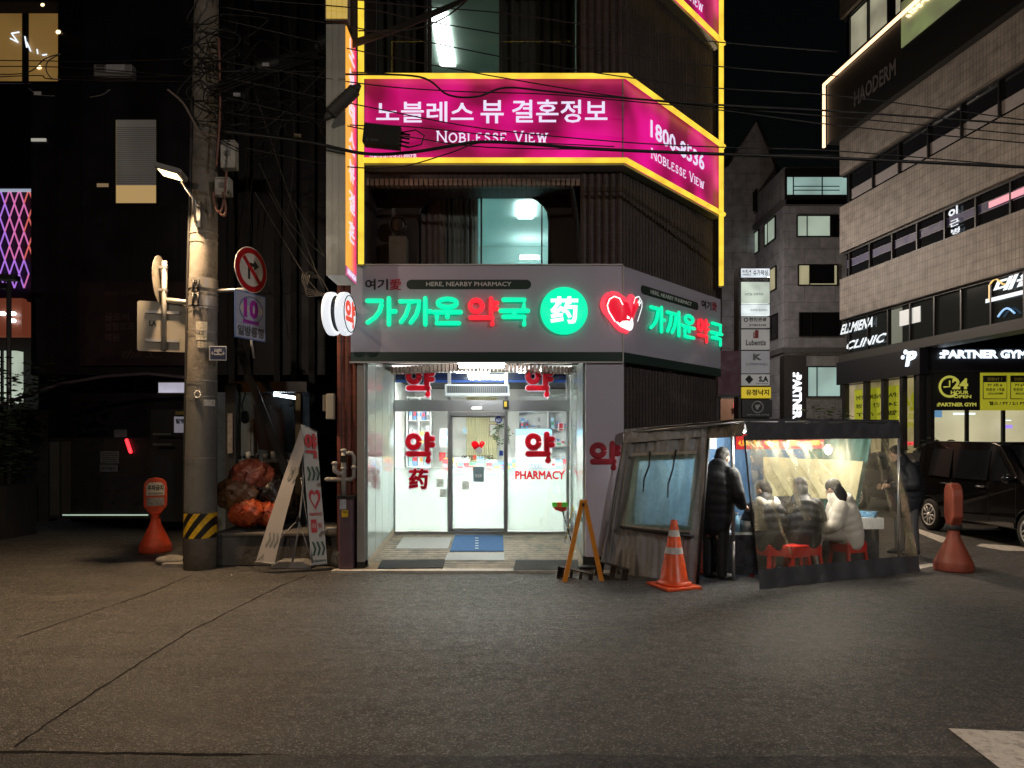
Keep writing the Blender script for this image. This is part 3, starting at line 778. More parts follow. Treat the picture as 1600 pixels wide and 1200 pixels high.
# stand with blue header behind the right glass, wreath, frames, posters
t = thing('display_stand', 'white display stand with a pale blue header behind the right 약 letter', 'display stand', (.25, 12.8, ZF))
FS = front(12.8)
m = MB(); bar(m, 806, 862, 674, 760, FS, -.1, 0); m.build('stand_board', WHITE, t)
m = MB(); bar(m, 806, 862, 671, 680, FS, -.1, .006); m.build('header_strip', mat('sky_blue_paint', (.25, .55, .78), .4), t)
m = MB()
for i in range(9):
    a = FS.uv(828 + i * 2.2, 724); m.tube([FS.pt(a[0], a[1], .03), FS.pt(a[0], a[1] - .22, .03)], .006, 5)
m.build('hanging_pens', mat('dark_blue_pen', (.04, .06, .2), .4), t)
FB = front(16.3)
def frame_on(name, label, cat, x0, x1, y0, y1, mfr, mface, pl):
    m = MB(); bar(m, x0, x1, y0, y1, pl, -.02, .01); o = m.build(name, mfr); tag(o, label, cat)
    m = MB(); bar(m, x0 + 1.5, x1 - 1.5, y0 + 1.5, y1 - 1.5, pl, .01, .014); m.build('picture_face', mface, o); return o
WOODF = mat('pale_wood_frame', (.45, .33, .2), .5); PAPER = mat('paper_face', (.75, .75, .7), .7, var=.05)
frame_on('certificate_frame', 'wood framed certificate hung beside the wreath', 'frame', 764, 779, 662, 682, WOODF, PAPER, FB)
frame_on('certificate_frame', 'wood framed certificate hung above the other framed one', 'frame', 764, 778, 648, 660, WOODF, PAPER, FB)
FW = front(14.9)
for px, py, w, h, k, lab in ((668, 660, 9, 12, 7, 'yellow'), (722, 668, 8, 10, 6, 'sky blue'), (812, 652, 10, 8, 1, 'blue'), (872, 660, 9, 14, 4, 'red'), (868, 690, 10, 9, 3, 'green'), (650, 690, 8, 11, 2, 'orange')):
    frame_on('wall_notice', lab + ' framed notice on the back wall of the pharmacy', 'notice', px, px + w, py, py + h, WHITE, PK[k], FB)
for px, py in ((682, 748), (687, 764), (722, 752)):
    m = MB(); bar(m, px, px + 11, py, py + 13, FG, 0, .002); o = tag(m.build('paper_notice', film('paper_film', (.78, .77, .72))), 'white paper notice taped to the frosted glass under the red letters' if px < 700 else 'white paper notice taped to the frosted sliding door', 'notice', 'paper notices on the frosted glass' if px < 700 else None); m = MB()
    for i in range(4): bar(m, px + 1.5, px + 9.5 - i % 2 * 3, py + 2 + i * 2.6, py + 2.7 + i * 2.6, FG, .0025, .003)
    m.build('print_line', mat('grey_text_line', (.3, .3, .32), .6), o)
frame_on('wall_poster', 'upper pale blue portrait poster seen left of the sliding door', 'poster', 687, 703, 670, 682, WHITE, mat('poster_blue', (.35, .55, .75), .6, var=.25, vs=9), FW)
frame_on('wall_poster', 'lower pale blue portrait poster seen left of the sliding door', 'poster', 687, 703, 683, 698, WHITE, mat('poster_blue', (.35, .55, .75), .6), FW)
o = frame_on('red_notice', 'small red notice left of the sliding door above the counter', 'notice', 686.5, 696, 707, 720, REDL, mat('red_face', (.75, .05, .05), .6), FW)
m = MB(); r2 = random.Random(3); c = FB.uv(785, 678); 
LEAFG = mat('wreath_leaf', (.12, .2, .1), .7, var=.4)
for i in range(110):
    a = r2.uniform(0, 2 * pi); q = .17 + r2.gauss(0, .035); M = FB.mat(c[0] + q * cos(a), c[1] + q * sin(a) * 1.15, .05) @ Matrix.Rotation(r2.uniform(0, 6), 4, 'Z') @ Matrix.Rotation(r2.uniform(-1, 1), 4, 'X')
    m.add([(-.035, 0, 0), (0, -.014, .006), (.035, 0, 0), (0, .014, .006)], [(0, 1, 2, 3)], False, M)
tag(m.build('leaf_wreath', LEAFG), 'round green leaf wreath on the back wall beside the door post', 'wreath')
# air curtain above the door
t = thing('air_curtain', 'white air curtain with a dark louvred grille above the door', 'air curtain', P(746, 620, 11.5))
FA = front(11.42)
m = MB(); bar(m, 695, 796, 600, 619, FA, -.12, 0); bevel(m.build('casing', mat('pale_grey_plastic', (.55, .6, .62), .4), t), .012)
m = MB(); bar(m, 698, 793, 603, 614, FA, .001, .004); m.build('grille_back', mat('grille_dark', (.03, .05, .09), .4), t)
m = MB()
for i in range(29):
    bar(m, 699 + i * 3.2, 699.9 + i * 3.2, 603, 614, FA, .005, .012)
m.build('grille', mat('grille_olive', (.2, .19, .1), .4), t)
# mats
def floor_quad(name, label, x0, x1, y0, y1, mt, th=.012, cat='mat', group=None):
    m = MB()
    pts = []
    for px, py in ((x0, y1), (x1, y1), (x1 if not isinstance(x1, tuple) else x1, y0), (x0, y0)): pts.append((px, py))
    return None
def ramp_pt(px, py):
    d = Vector(((px - 800) / FPX, 1, (HOR - py) / FPX)); k = .17 / (DY - 9.45)
    # EYE + dz t = .03 + (t-9.45)k
    t = (EYE - .03 + 9.45 * k) / (k - d.z)
    return Vector((d.x * t, t, EYE + d.z * t))
def mat_on_ramp(name, label, q, mt, h=.012, cat='mat'):
    p = [ramp_pt(*c) for c in q]; up = Vector((0, 0, h)); lo = Vector((0, 0, .002))
    m = MB(); m.add([c + lo for c in p] + [c + up for c in p], [(4, 5, 6, 7), (0, 1, 5, 4), (1, 2, 6, 5), (2, 3, 7, 6), (3, 0, 4, 7)])
    return tag(m.build(name, mt, origin_at=p[0]), label, cat)
BLUEM = mat('blue_ribbed_mat', (.03, .1, .24), .9, var=.25, vs=40, bump=.5, bs=120)
o = mat_on_ramp('door_mat', 'blue ribbed door mat in front of the sliding door', ((703, 862), (787, 862), (786, 837), (711, 837)), BLUEM)
mk = MB()
for i in range(5):
    c = ramp_pt(745, 842 + i * 4)
    mk.bx(c + Vector((0, 0, .014)), (.05, .05, .002))
mk.build('mat_motif', WHITEINK, o)
GREYMAT = mat('grey_rubber_mat', (.035, .036, .036), .9, var=.3, vs=30, bump=.5, bs=150)
def wave_step(name, label, q):
    mat_on_ramp(name, label, q, GREYMAT, .02)
wave_step('entrance_mat', 'dark grey rubber mat left of the blue mat at the deck edge', ((590, 890), (692, 889), (695, 876), (597, 877)))
wave_step('entrance_mat', 'dark grey rubber mat at the deck edge beside the orange trestle', ((802, 893), (905, 893), (903, 877), (806, 877)))
mat_on_ramp('cardboard_sheet', 'small tan cardboard sheet lying left of the dark mat', ((556, 890), (589, 891), (594, 880), (562, 879)), mat('cardboard', (.35, .24, .13), .8, var=.2), .01, 'cardboard')
LMAT = mat('pale_floor_sheet', (.3, .29, .27), .6, var=.15)
mat_on_ramp('floor_sheet', 'pale grey floor sheet on the deck left of the blue mat', ((618, 858), (700, 858), (706, 840), (630, 840)), LMAT, .006)
mat_on_ramp('floor_sheet', 'pale grey floor sheet below the blue mat', ((694, 876), (788, 876), (788, 864), (700, 864)), LMAT, .006)

# shop sign ---------------------------------------------------------
sgn = thing('pharmacy_signboard', 'lilac grey pharmacy signboard wrapping the corner with green and red glowing letters', 'signboard', (-.3, 9.34, 2.76))
FAR = CH.pt(CH.uv(1126, 500)[0], 0)
inn = Vector((FAR.x - .1, FAR.y + .09))
ZB, ZG, ZT = 2.76, 2.885, 4.02
def plan(z0, z1, grow=0):
    fx, fy = FAR.x, FAR.y
    return [(-2.12, 9.34 - grow), (CX + grow * .42, 9.34 - grow), (fx + grow * .76, fy - grow * .65), (fx - .12, fy + .1), (CX - .05, 9.54), (-2.12, 9.54)]
m = MB(); m.prism(plan(0, 0), ZG + .001, ZT); m.build('sign_panel', LILAC, sgn)
m = MB(); m.prism(plan(0, 0, .006), ZB, ZG); m.build('green_band', DGREEN, sgn)
m = MB(); m.box((-2.13, 9.31, ZB - .02), (CX + .01, 9.36, ZB - .002)); m.box((-2.13, 9.32, ZT + .002), (CX, 9.54, ZT + .02)); m.box((CX - .004, 9.327, ZB), (CX + .012, 9.345, ZT)); m.build('sign_edge', mat('pale_edge_trim', (.5, .5, .5), .4), sgn)
GREEN = glow('green_led_face', (.0, .86, .40), 1.15, (.02, .5, .25))
REDE = glow('red_led_face', (1, .025, .045), 1.1, (.6, .02, .03))
WHE = glow('white_led_face', (.95, 1, .97), 1.4)
pl = FRS
for key, x0, x1 in (('ga', 573, 620), ('kka', 625, 674), ('un', 677, 722), ('yak', 731, 779), ('guk', 781, 826)):
    a = pl.uv(x0, 509); b = pl.uv(x1, 466)
    mg = MB(); stroke(mg, key, pl, a[0], b[0], a[1], b[1], .030, .05, .9); mg.build('glowing_letter', REDE if key == 'yak' else GREEN, sgn)
c = pl.uv(881, 486.5)
mg = MB(); mg.lathe([(0, 0), (.295, 0), (.308, .01), (.308, .06), (.3, .07), (0, .0701)], 48, pl.mat(c[0], c[1], 0)); mg.build('green_disc', GREEN, sgn)
# chamfer side
for key, x0, x1 in (('ga', 1011, 1034), ('kka', 1037, 1060), ('un', 1063, 1081), ('yak', 1085, 1103), ('guk', 1106, 1124)):
    _, vt = CH.uv(1011, 475); _, vb = CH.uv(1011, 516)
    a = CH.uv(x0, 500); b = CH.uv(x1, 500)
    mg = MB(); stroke(mg, key, CH, a[0], b[0], vb, vt, .026, .05, .9); mg.build('glowing_letter', REDE if key == 'yak' else GREEN, sgn)
# white character on the green disc
m = MB(); text(m, '药', pl, 859.5, 902.5, 465, 507, .03, d=.074, thick=.01); m.build('white_character', WHE, sgn)
def heart(pts, n=40, k=1.0):
    return [(k * sin(t) ** 3, k * (13 * cos(t) - 5 * cos(2 * t) - 2 * cos(3 * t) - cos(4 * t)) / 16) for t in [2 * pi * i / n for i in range(n)]]
# the heart (a capsule and a drop) folds round the corner: u < 0 on the front face, u > 0 on the chamfer
cl = pl.uv(970, 488)[1] + .01
def fold(mb, nm, mt):
    mb.v = [(pl.pt(CX + v.x, cl + v.y, v.z) if v.x < 0 else CH.pt(v.x, cl + v.y, v.z)) for v in mb.v]
    return mb.build(nm, mt, sgn)
def vtube(mb, a, b, r0, r1, d, flat=.25):
    k = 14; mb.tube([Vector((a[0] + (b[0] - a[0]) * i / k, a[1] + (b[1] - a[1]) * i / k, d / flat)) for i in range(k + 1)], [r0 + (r1 - r0) * i / k for i in range(k + 1)], 18, True, None, True, flat)
hm = MB(); vtube(hm, (-.13, .09), (.02, -.13), .175, .155, .02); vtube(hm, (.19, .12), (.05, -.12), .135, .13, .02); vtube(hm, (.03, -.10), (.04, -.17), .16, .12, .02); fold(hm, 'heart_outline', glow('pink_led_edge', (1, .05, .09), 1.25, (.6, .05, .05)))
hr = MB(); vtube(hr, (-.12, .08), (-.02, -.06), .12, .12, .075); vtube(hr, (.19, .12), (.10, -.06), .075, .03, .085); fold(hr, 'heart_face', glow('deep_red_led', (.72, .006, .03), .95, (.5, .02, .03)))
hw = MB(); vtube(hw, (.0, -.09), (.045, -.155), .118, .10, .07)
vtube(hw, (-.20, -.02), (-.22, .06), .008, .008, .125); vtube(hw, (-.22, .06), (-.19, .14), .008, .008, .125); vtube(hw, (-.19, .14), (-.13, .175), .008, .008, .125); vtube(hw, (-.13, .175), (-.06, .15), .008, .008, .125); vtube(hw, (-.06, .15), (-.02, .07), .008, .008, .125); vtube(hw, (-.2, -.02), (-.12, -.15), .008, .008, .125)
vtube(hw, (.06, .10), (.10, .18), .007, .007, .13); vtube(hw, (.10, .18), (.19, .21), .007, .007, .13); vtube(hw, (.19, .21), (.27, .15), .007, .007, .13); vtube(hw, (.27, .15), (.27, .08), .007, .007, .13); vtube(hw, (.27, .08), (.16, -.12), .007, .007, .13)
vtube(hw, (.165, .13), (.225, .13), .012, .012, .135); vtube(hw, (.195, .10), (.195, .16), .012, .012, .135); fold(hw, 'heart_highlight', WHE)
def pillbar(m, pl, x0, x1, y0, y1, d=.003):
    a = pl.uv(x0, y1); b = pl.uv(x0, y0); u1 = pl.uv(x1, (y0 + y1) / 2)[0]; r = (b[1] - a[1]) / 2; cy = a[1] + r
    poly = [(a[0] + r + r * cos(t), cy + r * sin(t)) for t in [pi / 2 + pi * i / 8 for i in range(9)]] + [(u1 - r + r * cos(t), cy + r * sin(t)) for t in [-pi / 2 + pi * i / 8 for i in range(9)]]
    m.prism(poly, 0, d, pl.mat())
m = MB(); pillbar(m, pl, 635, 830, 437, 452); m.build('green_pill', mat('deep_green_film', (.01, .03, .025), .5), sgn); m = MB(); pillbar(m, CH, 1001, 1091, 444.5, 458.5); m.build('green_pill', mat('deep_green_film', (.01, .03, .025), .5), sgn)
m = MB(); text(m, 'HERE, NEARBY PHARMACY', pl, 666, 799, 440.5, 448.5, .012, d=.006); m.build('pill_lettering', WHITEINK, sgn); m = MB(); text(m, 'HERE, NEARBY PHARMACY', CH, 1016, 1080, 452.5, 460, .012, d=.006); m.build('pill_lettering', WHITEINK, sgn)
m = MB(); text(m, '여기', pl, 570.5, 606.5, 436, 453, .03, d=.004); m.build('black_lettering', INK, sgn); m = MB(); text(m, '여기', CH, 1095.5, 1111, 467.5, 481, .03, d=.004); m.build('black_lettering', INK, sgn)
m = MB(); text(m, '愛', pl, 609, 627.5, 436, 453.5, .012, d=.004); m.build('red_lettering', mat('crimson_film', (.45, .01, .03), .5), sgn); m = MB(); text(m, '愛', CH, 1112, 1119.5, 471, 485, .012, d=.004); m.build('red_lettering', mat('crimson_film', (.45, .01, .03), .5), sgn)

# pink signs ---------------------------------------------------------
def pinkmat(name, col, s):
    m = glow(name, col, s, (.25, .01, .08)); N = m.node_tree; b = N.nodes['Principled BSDF']
    tc = N.nodes.new('ShaderNodeTexCoord'); n = N.nodes.new('ShaderNodeTexNoise'); n.inputs['Scale'].default_value = 1.5; n.inputs['Detail'].default_value = 1; N.links.new(tc.outputs['Object'], n.inputs['Vector'])
    r = N.nodes.new('ShaderNodeValToRGB'); e = r.color_ramp.elements
    e[0].position = .36; e[0].color = (.16, .001, .035, 1); e[1].position = .70; e[1].color = (.80, .004, .27, 1)
    q = r.color_ramp.elements.new(.5); q.color = (.48, .002, .125, 1)
    N.links.new(n.outputs[0], r.inputs[0]); N.links.new(r.outputs[0], b.inputs['Emission Color'])
    return m
PINK = pinkmat('magenta_backlit_face', (.6, .004, .2), .95)
YNEON = glow('yellow_neon', (1, .68, .055), 1.05, (.25, .2, .05), .2, 4)
SOFF = mat('grey_sign_soffit', (.22, .22, .22), .5, var=.12)
PX0 = FRS.uv(567, 200)[0]
PEND = CH.pt(CH.uv(1124, 260)[0], 0)
def pinkbox(t, zb, zt):
    def pl_(g):
        return [(PX0, 9.34 - g), (CX + g * .42, 9.34 - g), (PEND.x + g * .76, PEND.y - g * .65), (PEND.x - .1, PEND.y + .1), (CX - .02, 9.55), (PX0, 9.55)]
    f = pl_(.0); m = MB()
    for k in (0, 1): (xa, ya), (xb, yb) = f[k], f[k + 1]; m.quad((xa, ya, zb), (xb, yb, zb), (xb, yb, zt), (xa, ya, zt))
    m.build('sign_face', PINK, t); m = MB(); m.prism(pl_(-.012), zb + .001, zt - .001); m.build('sign_box', SOFF, t)
    m = MB(); m.prism(pl_(.03), zb - .03, zb); m.prism(pl_(.03), zt, zt + .03); m.box((CX - .008, 9.33, zb), (CX + .008, 9.338, zt)); m.build('sign_casing', SOFF, t)
    q = [Vector((PX0 - .03, 9.27, 0)), Vector((CX + .035, 9.27, 0)), Vector((PEND.x + .06, PEND.y - .05, 0))]
    for z in (zb + .02, zt - .02):
        m = MB(); m.tube([p + Vector((0, 0, z)) for p in q], .036, 8); m.build('neon_tube', YNEON, t)
pk = thing('pink_signboard', 'glowing magenta signboard reading 노블레스 뷰 결혼정보 wrapping the corner under the dark third floor windows', 'signboard', (-.3, 9.3, 5.3))
pinkbox(pk, 5.36, 6.5)
PLIT = glow('lavender_lit_letters', (.72, .68, .92), 1.0)
m = MB()
text(m, '노블레스', FRS, 588, 740, 159, 192, .013, d=.006); text(m, '뷰', FRS, 751, 787, 157, 193, .013, d=.006); text(m, '결혼정보', FRS, 800, 949, 156, 192, .013, d=.006)
m.build('korean_lettering', PLIT, pk)
# serif capitals drawn stroke by stroke
SER = {'N': [[(0, 0), (0, 1)], [(0, 1), (.9, 0)], [(.9, 0), (.9, 1)]], 'O': [arc(.5, .5, .5, .5)], 'B': [[(0, 0), (0, 1)], [(0, 1), (.4, 1), (.6, .88), (.6, .65), (.4, .52), (0, .52)], [(.4, .52), (.7, .38), (.7, .14), (.45, 0), (0, 0)]],
       'L': [[(0, 1), (0, 0), (.65, 0), (.65, .18)]], 'E': [[(.62, .84), (.62, 1), (0, 1), (0, 0), (.66, 0), (.66, .18)], [(0, .52), (.45, .52)]], 'S': [[(.62, .78), (.5, .97), (.2, .99), (.04, .8), (.1, .62), (.55, .42), (.64, .2), (.45, .01), (.16, .03), (0, .24)]],
       'V': [[(0, 1), (.42, 0)], [(.42, 0), (.85, 1)]], 'I': [[(0, 0), (0, 1)]], 'W': [[(0, 1), (.3, 0)], [(.3, 0), (.6, .95)], [(.6, .95), (.9, 0)], [(.9, 0), (1.22, 1)]]}
def serif(mb, word, pl, u0, u1, v0, v1, d=.006, r=.09):
    """small caps: first letter of each word taller"""
    x = 0; lay = []
    st = True
    for ch in word:
        if ch == ' ':
            x += .6; st = True; continue
        k = 1.0 if st else .8
        st = False
        w = max(p[0] for s in SER[ch] for p in s) * k
        lay.append((ch, x, k)); x += w + .38
    x -= .38
    sx = (u1 - u0) / x; sy = (v1 - v0)
    for ch, x0, k in lay:
        ss = list(SER[ch])
        for s in ss:
            pts = [Vector((u0 + (x0 + p[0] * k) * sx, v0 + p[1] * k * sy, 0)) for p in s]
            mb.tube(pts, sy * r * .8, 5, True, pl.mat(0, 0, d), False, .3)
        for s in ss:
            if ch in 'NBIEVWL':
                for p in (s[0], s[-1]):
                    if p[1] in (0, 1) and not (ch in 'BEL' and p[0] > .1):
                        c = Vector((u0 + (x0 + p[0] * k) * sx, v0 + p[1] * k * sy, 0))
                        mb.tube([c - Vector((.16 * sx, 0, 0)), c + Vector((.16 * sx, 0, 0))], sy * r * .45, 5, True, pl.mat(0, 0, d + .001), False, .3)
m = MB()
a = FRS.uv(684, 222); b = FRS.uv(854, 205.5); serif(m, 'NOBLESSE VIEW', FRS, a[0], b[0], a[1], b[1]); m.build('latin_lettering', PLIT, pk); m = MB()
_, vt = CH.uv(1018, 232); _, vb = CH.uv(1018, 247); serif(m, 'NOBLESSE VIEW', CH, CH.uv(1018, 240)[0], CH.uv(1099, 270)[0], vb, vt); m.build('latin_lettering', PLIT, pk); m = MB()
text(m, '서울-강남-국내-21-0007호', FRS, 577, 651, 240.5, 246.5, .015); m.build('small_lettering', PLIT, pk); m = MB()
text(m, '1800-8536', CH, 1016, 1100, 186, 214, .02)
m.build('phone_number', PLIT, pk)
pk2 = thing('pink_signboard', 'second magenta signboard higher up the corner, cut by the top of the picture', 'signboard', (-.3, 9.3, 8.1))
pinkbox(pk2, 8.13, 9.3)
m = MB(); _, vb = CH.uv(1060, -18); serif(m, 'NOBLESSE VIEW', CH, CH.uv(1018, 240)[0], CH.uv(1097, 270)[0], vb + .0, vb + .14); m.build('small_lettering', PLIT, pk2)
def strip(label, p0, z0, z1):
    t = thing('light_strip', label, 'light strip', (p0[0], p0[1], z0))
    m = MB(); m.tube([(p0[0], p0[1], z0), (p0[0], p0[1], z1)], .04, 8); m.build('neon_tube', YNEON, t)
    m = MB(); m.box((p0[0] - .03, p0[1] + .042, z0 - .02), (p0[0] + .03, p0[1] + .09, z1)); m.build('mounting_rail', SOFF, t)
q = P(564, 412, 9.24); strip('long vertical yellow light strip on the left edge of the building', (q.x, q.y), q.z, 9.5)
q = P(1127, 446, 11.5); strip('long vertical yellow light strip on the right edge of the building', (q.x, q.y), q.z, 10.5)
# projecting blade sign --------------------------------------------
bl = thing('blade_sign', 'tall projecting blade sign with grey edge and orange pink lit side', 'sign', (-2.05, 8.5, 3.6))
YA, YB2 = 8.25, 8.80
xl = (509 - 800) / FPX * YA; xr = (540 - 800) / FPX * YA
zb = P(0, 430, YA).z; zt = P(0, 38, YA).z
m = MB()
for i in range(3):
    w = (xr - xl) / 3; m.box((xl + w * i + .004, YA, zb), (xl + w * (i + 1) - .004, YB2, zt))
m.box((xl + .01, YA + .004, zb + .001), (xr - .01, YB2 - .01, zt - .003)); m.build('casing', mat('ivory_sign_casing', (.40, .40, .36), .4, .2, var=.08, vs=3), bl)
def bladeface():
    m = glow('orange_pink_backlit_face', (1, .4, .05), 1.0, (.6, .3, .1)); N = m.node_tree; b = N.nodes['Principled BSDF']
    tc = N.nodes.new('ShaderNodeNewGeometry'); sp = N.nodes.new('ShaderNodeSeparateXYZ'); N.links.new(tc.outputs['Position'], sp.inputs[0])
    r = N.nodes.new('ShaderNodeMapRange'); r.inputs[1].default_value = YA; r.inputs[2].default_value = YB2; N.links.new(sp.outputs[1], r.inputs[0])
    cr = N.nodes.new('ShaderNodeValToRGB'); e = cr.color_ramp.elements; e[0].position = .35; e[0].color = (.95, .42, .05, 1); e[1].position = .85; e[1].color = (.85, .01, .16, 1)
    N.links.new(r.outputs[0], cr.inputs[0]); N.links.new(cr.outputs[0], b.inputs['Emission Color']); return m
m = MB(); m.box((xr - .002, YA + .01, zb + .12), (xr + .008, YB2 - .01, zt - .01)); m.build('sign_face', bladeface(), bl)
m = MB(); m.box((xr - .002, YA + .01, zb + .01), (xr + .007, YB2 - .01, zb + .117)); m.build('magenta_foot', glow('magenta_foot_face', (.5, .004, .16), .8), bl)
SIDE = Plane((xr + .008, YA), (0, 1))
for i, ch in enumerate('노블레스뷰결혼정보'[:7]): m = MB(); text_uv(m, ch, SIDE, .13, .42, zb + .45 + (6 - i) * .36, zb + .70 + (6 - i) * .36, .02); m.build('lettering', PLIT, bl)
m = MB(); text_uv(m, '1800-8536', SIDE, .05, .5, zb + .03, zb + .10, .02); m.build('lettering', PLIT, bl)
b2 = thing('blade_sign', 'yellow projecting sign hung above the grey edged blade sign, cut by the picture top', 'sign', (-2.1, 8.6, 6.8))
m = MB(); m.box((-2.25, 8.55, 6.78), (-1.98, 8.70, 8.6)); m.build('casing', SOFF, b2)
m = MB()
for i in range(4): m.box((-2.235 + i * .065, 8.54, 6.80), (-2.235 + i * .065 + .06, 8.549, 8.6))
m.build('sign_face', glow('yellow_panel_face', (.8, .5, .02), .55), b2)
# round projecting sign
rs = thing('round_sign', 'round white double sided lightbox with a red 약 on its side by the corner brick', 'sign', (-2.1, 8.9, 3.2))
WLB = glow('white_lightbox_face', (.88, .93, 1), .82, (.7, .7, .72))
for dx, nm in ((-.19, 'disc'), (-.03, 'disc')):
    c = P(540, 490, 8.75); 
    M = Matrix.Translation((c.x + dx + .02, 8.78, c.z)) @ Matrix.Rotation(math.radians(-6), 4, 'Z') @ Matrix.Rotation(pi / 2, 4, 'Y')
    m = MB(); m.lathe([(0, -.055), (.235, -.055), (.262, -.04), (.268, 0), (.262, .04), (.235, .055), (0, .056)], 40, M); m.build('lightbox_disc', WLB, rs)
    if dx > -.1:
        RP = Plane((c.x + dx + .078, 8.775), (sin(math.radians(6)), cos(math.radians(6))))
        m = MB(); stroke(m, 'yak', RP, -.17, .17, c.z - .15, c.z + .15, .032, .006, .1); m.build('lettering', glow('red_small_led', (.8, .03, .02), .9, (.6, .02, .02)), rs)
        m = MB(); m.tube([RP.pt(.225 * cos(a * pi / 16), c.z + .225 * sin(a * pi / 16), .004) for a in range(33)], .006, 5); m.build('ring_line', INK, rs)
m = MB(); c = P(532, 490, 8.78); m.lathe([(0, -.03), (.22, -.03), (.22, .03), (0, .031)], 24, Matrix.Translation((c.x - .05, 8.78, c.z)) @ Matrix.Rotation(math.radians(-6), 4, 'Z') @ Matrix.Rotation(pi / 2, 4, 'Y')); m.tube([(c.x, 8.8, c.z), (c.x, 9.6, c.z)], .02, 8); m.build('bracket', DARKM, rs)
# ------------------------------------------------------------ utility pole and what hangs on it
PX, PY = gnd(312.5, 888).x, gnd(312.5, 888).y
pole = thing('utility_pole', 'tall concrete utility pole with a black and yellow stripe band near its foot', 'utility pole', (PX, PY, 0))
POLEM = mat('pole_concrete', (.21, .19, .165), .85, var=.3, vs=4, bump=.3, bs=50, dirt=(.10, .09, .078), ds=2.2)
H = 11
lean = Vector((.012, 0, 1))
def pc_(z, r=0, a=0):
    rr = .208 - .0072 * z
    return Vector((PX + .0115 * z + (rr + r) * sin(a), PY - (rr + r) * cos(a), z))
def ring(m, z0, z1, g, n=28, a0=0, a1=2 * pi):
    vs = []
    k = n
    for i in range(k + 1):
        a = a0 + (a1 - a0) * i / k
        vs += [pc_(z0, g, a), pc_(z1, g, a)]
    m.add(vs, [(2 * i, 2 * i + 2, 2 * i + 3, 2 * i + 1) for i in range(k)], True)
m = MB(); m.tube([(PX + .0115 * z, PY, z) for z in (0, 1, 2, 4, 6, 8, H)], [.208 - .0072 * z for z in (0, 1, 2, 4, 6, 8, H)], 28); m.build('concrete_shaft', POLEM, pole)
zz = lambda py: EYE + (HOR - py) / FPX * (PY - .2)
def hazard():
    m = bpy.data.materials.new('hazard_band'); m.use_nodes = True; N = m.node_tree; b = N.nodes['Principled BSDF']
    tc = N.nodes.new('ShaderNodeNewGeometry'); sp = N.nodes.new('ShaderNodeSeparateXYZ'); N.links.new(tc.outputs['Position'], sp.inputs[0])
    a = N.nodes.new('ShaderNodeMath'); a.operation = 'MULTIPLY_ADD'; a.inputs[1].default_value = -.75; N.links.new(sp.outputs[2], a.inputs[0]); N.links.new(sp.outputs[0], a.inputs[2])
    w = N.nodes.new('ShaderNodeMath'); w.operation = 'MODULO'; w.inputs[1].default_value = .165; ab = N.nodes.new('ShaderNodeMath'); ab.operation = 'ADD'; ab.inputs[1].default_value = 8.31; N.links.new(a.outputs[0], ab.inputs[0]); N.links.new(ab.outputs[0], w.inputs[0])
    g = N.nodes.new('ShaderNodeMath'); g.operation = 'GREATER_THAN'; g.inputs[1].default_value = .085; N.links.new(w.outputs[0], g.inputs[0])
    n = N.nodes.new('ShaderNodeTexNoise'); n.inputs['Scale'].default_value = 7; n.inputs['Detail'].default_value = 7
    mx = N.nodes.new('ShaderNodeMix'); mx.data_type = 'RGBA'; mx.inputs[6].default_value = (.012, .012, .012, 1); mx.inputs[7].default_value = (.85, .52, .02, 1); N.links.new(g.outputs[0], mx.inputs[0])
    r = N.nodes.new('ShaderNodeMapRange'); r.inputs[1].default_value = .3; r.inputs[2].default_value = .7; r.inputs[3].default_value = .6; r.inputs[4].default_value = 1.1; N.links.new(n.outputs[0], r.inputs[0])
    m2 = N.nodes.new('ShaderNodeMix'); m2.data_type = 'RGBA'; m2.blend_type = 'MULTIPLY'; m2.inputs[0].default_value = 1; N.links.new(mx.outputs[2], m2.inputs[6]); N.links.new(r.outputs[0], m2.inputs[7]); N.links.new(m2.outputs[2], b.inputs['Base Color']); b.inputs['Roughness'].default_value = .45
    return m
m = MB(); ring(m, zz(842), zz(803), .006); m.build('hazard_band', hazard(), pole)
m = MB(); ring(m, zz(800), zz(596), .004); m.build('grey_wrap', mat('grey_pole_wrap', (.13, .13, .125), .7, var=.15, bump=.4, bs=90), pole)
BAND = mat('pale_steel_band', (.30, .28, .26), .4, .5)
for py in (360, 373, 455, 479, 517, 594, 619, 716): m = MB(); ring(m, zz(py + 1), zz(py - 1), .012); m.build('steel_band', BAND, pole)
for py in (440, 468): m = MB(); ring(m, zz(py + 8), zz(py - 8), .008, 20); m.build('steel_band', BAND, pole)
m = MB()
for py in (446, 468):
    for a in (-.25, .1): m.tube([pc_(zz(py + 10), .02, a), pc_(zz(py - 10), .02, a)], .012, 6)
    for q in (-8, 8): m.tube([pc_(zz(py + q), .025, -.35), pc_(zz(py + q), .025, .2)], .008, 5)
m.build('step_bracket', DARKM, pole)
def sticker(label, px0, px1, py0, py1, mt, name='pole_notice', words_=None, wm=INK):
    m = MB(); vs = []
    k = 6
    f = lambda px: math.asin(max(-.98, min(.98, ((px - 800) / FPX * (PY - .2) - PX - .0115 * zz(py0)) / (.2 - .0072 * zz(py0)))))
    a0, a1 = f(px0), f(px1)
    ring(m, zz(py1), zz(py0), .007, 6, a0, a1)
    return m.build(name, mt, pole)
sticker('', 306, 320, 502, 531, mat('worn_notice', (.5, .47, .38), .8, var=.5, vs=40)); sticker('', 308, 326, 533, 543, mat('torn_notice', (.42, .38, .3), .8, var=.8, vs=60)); sticker('', 316, 330, 624, 634, mat('white_notice', (.55, .55, .53), .7, var=.5, vs=50))
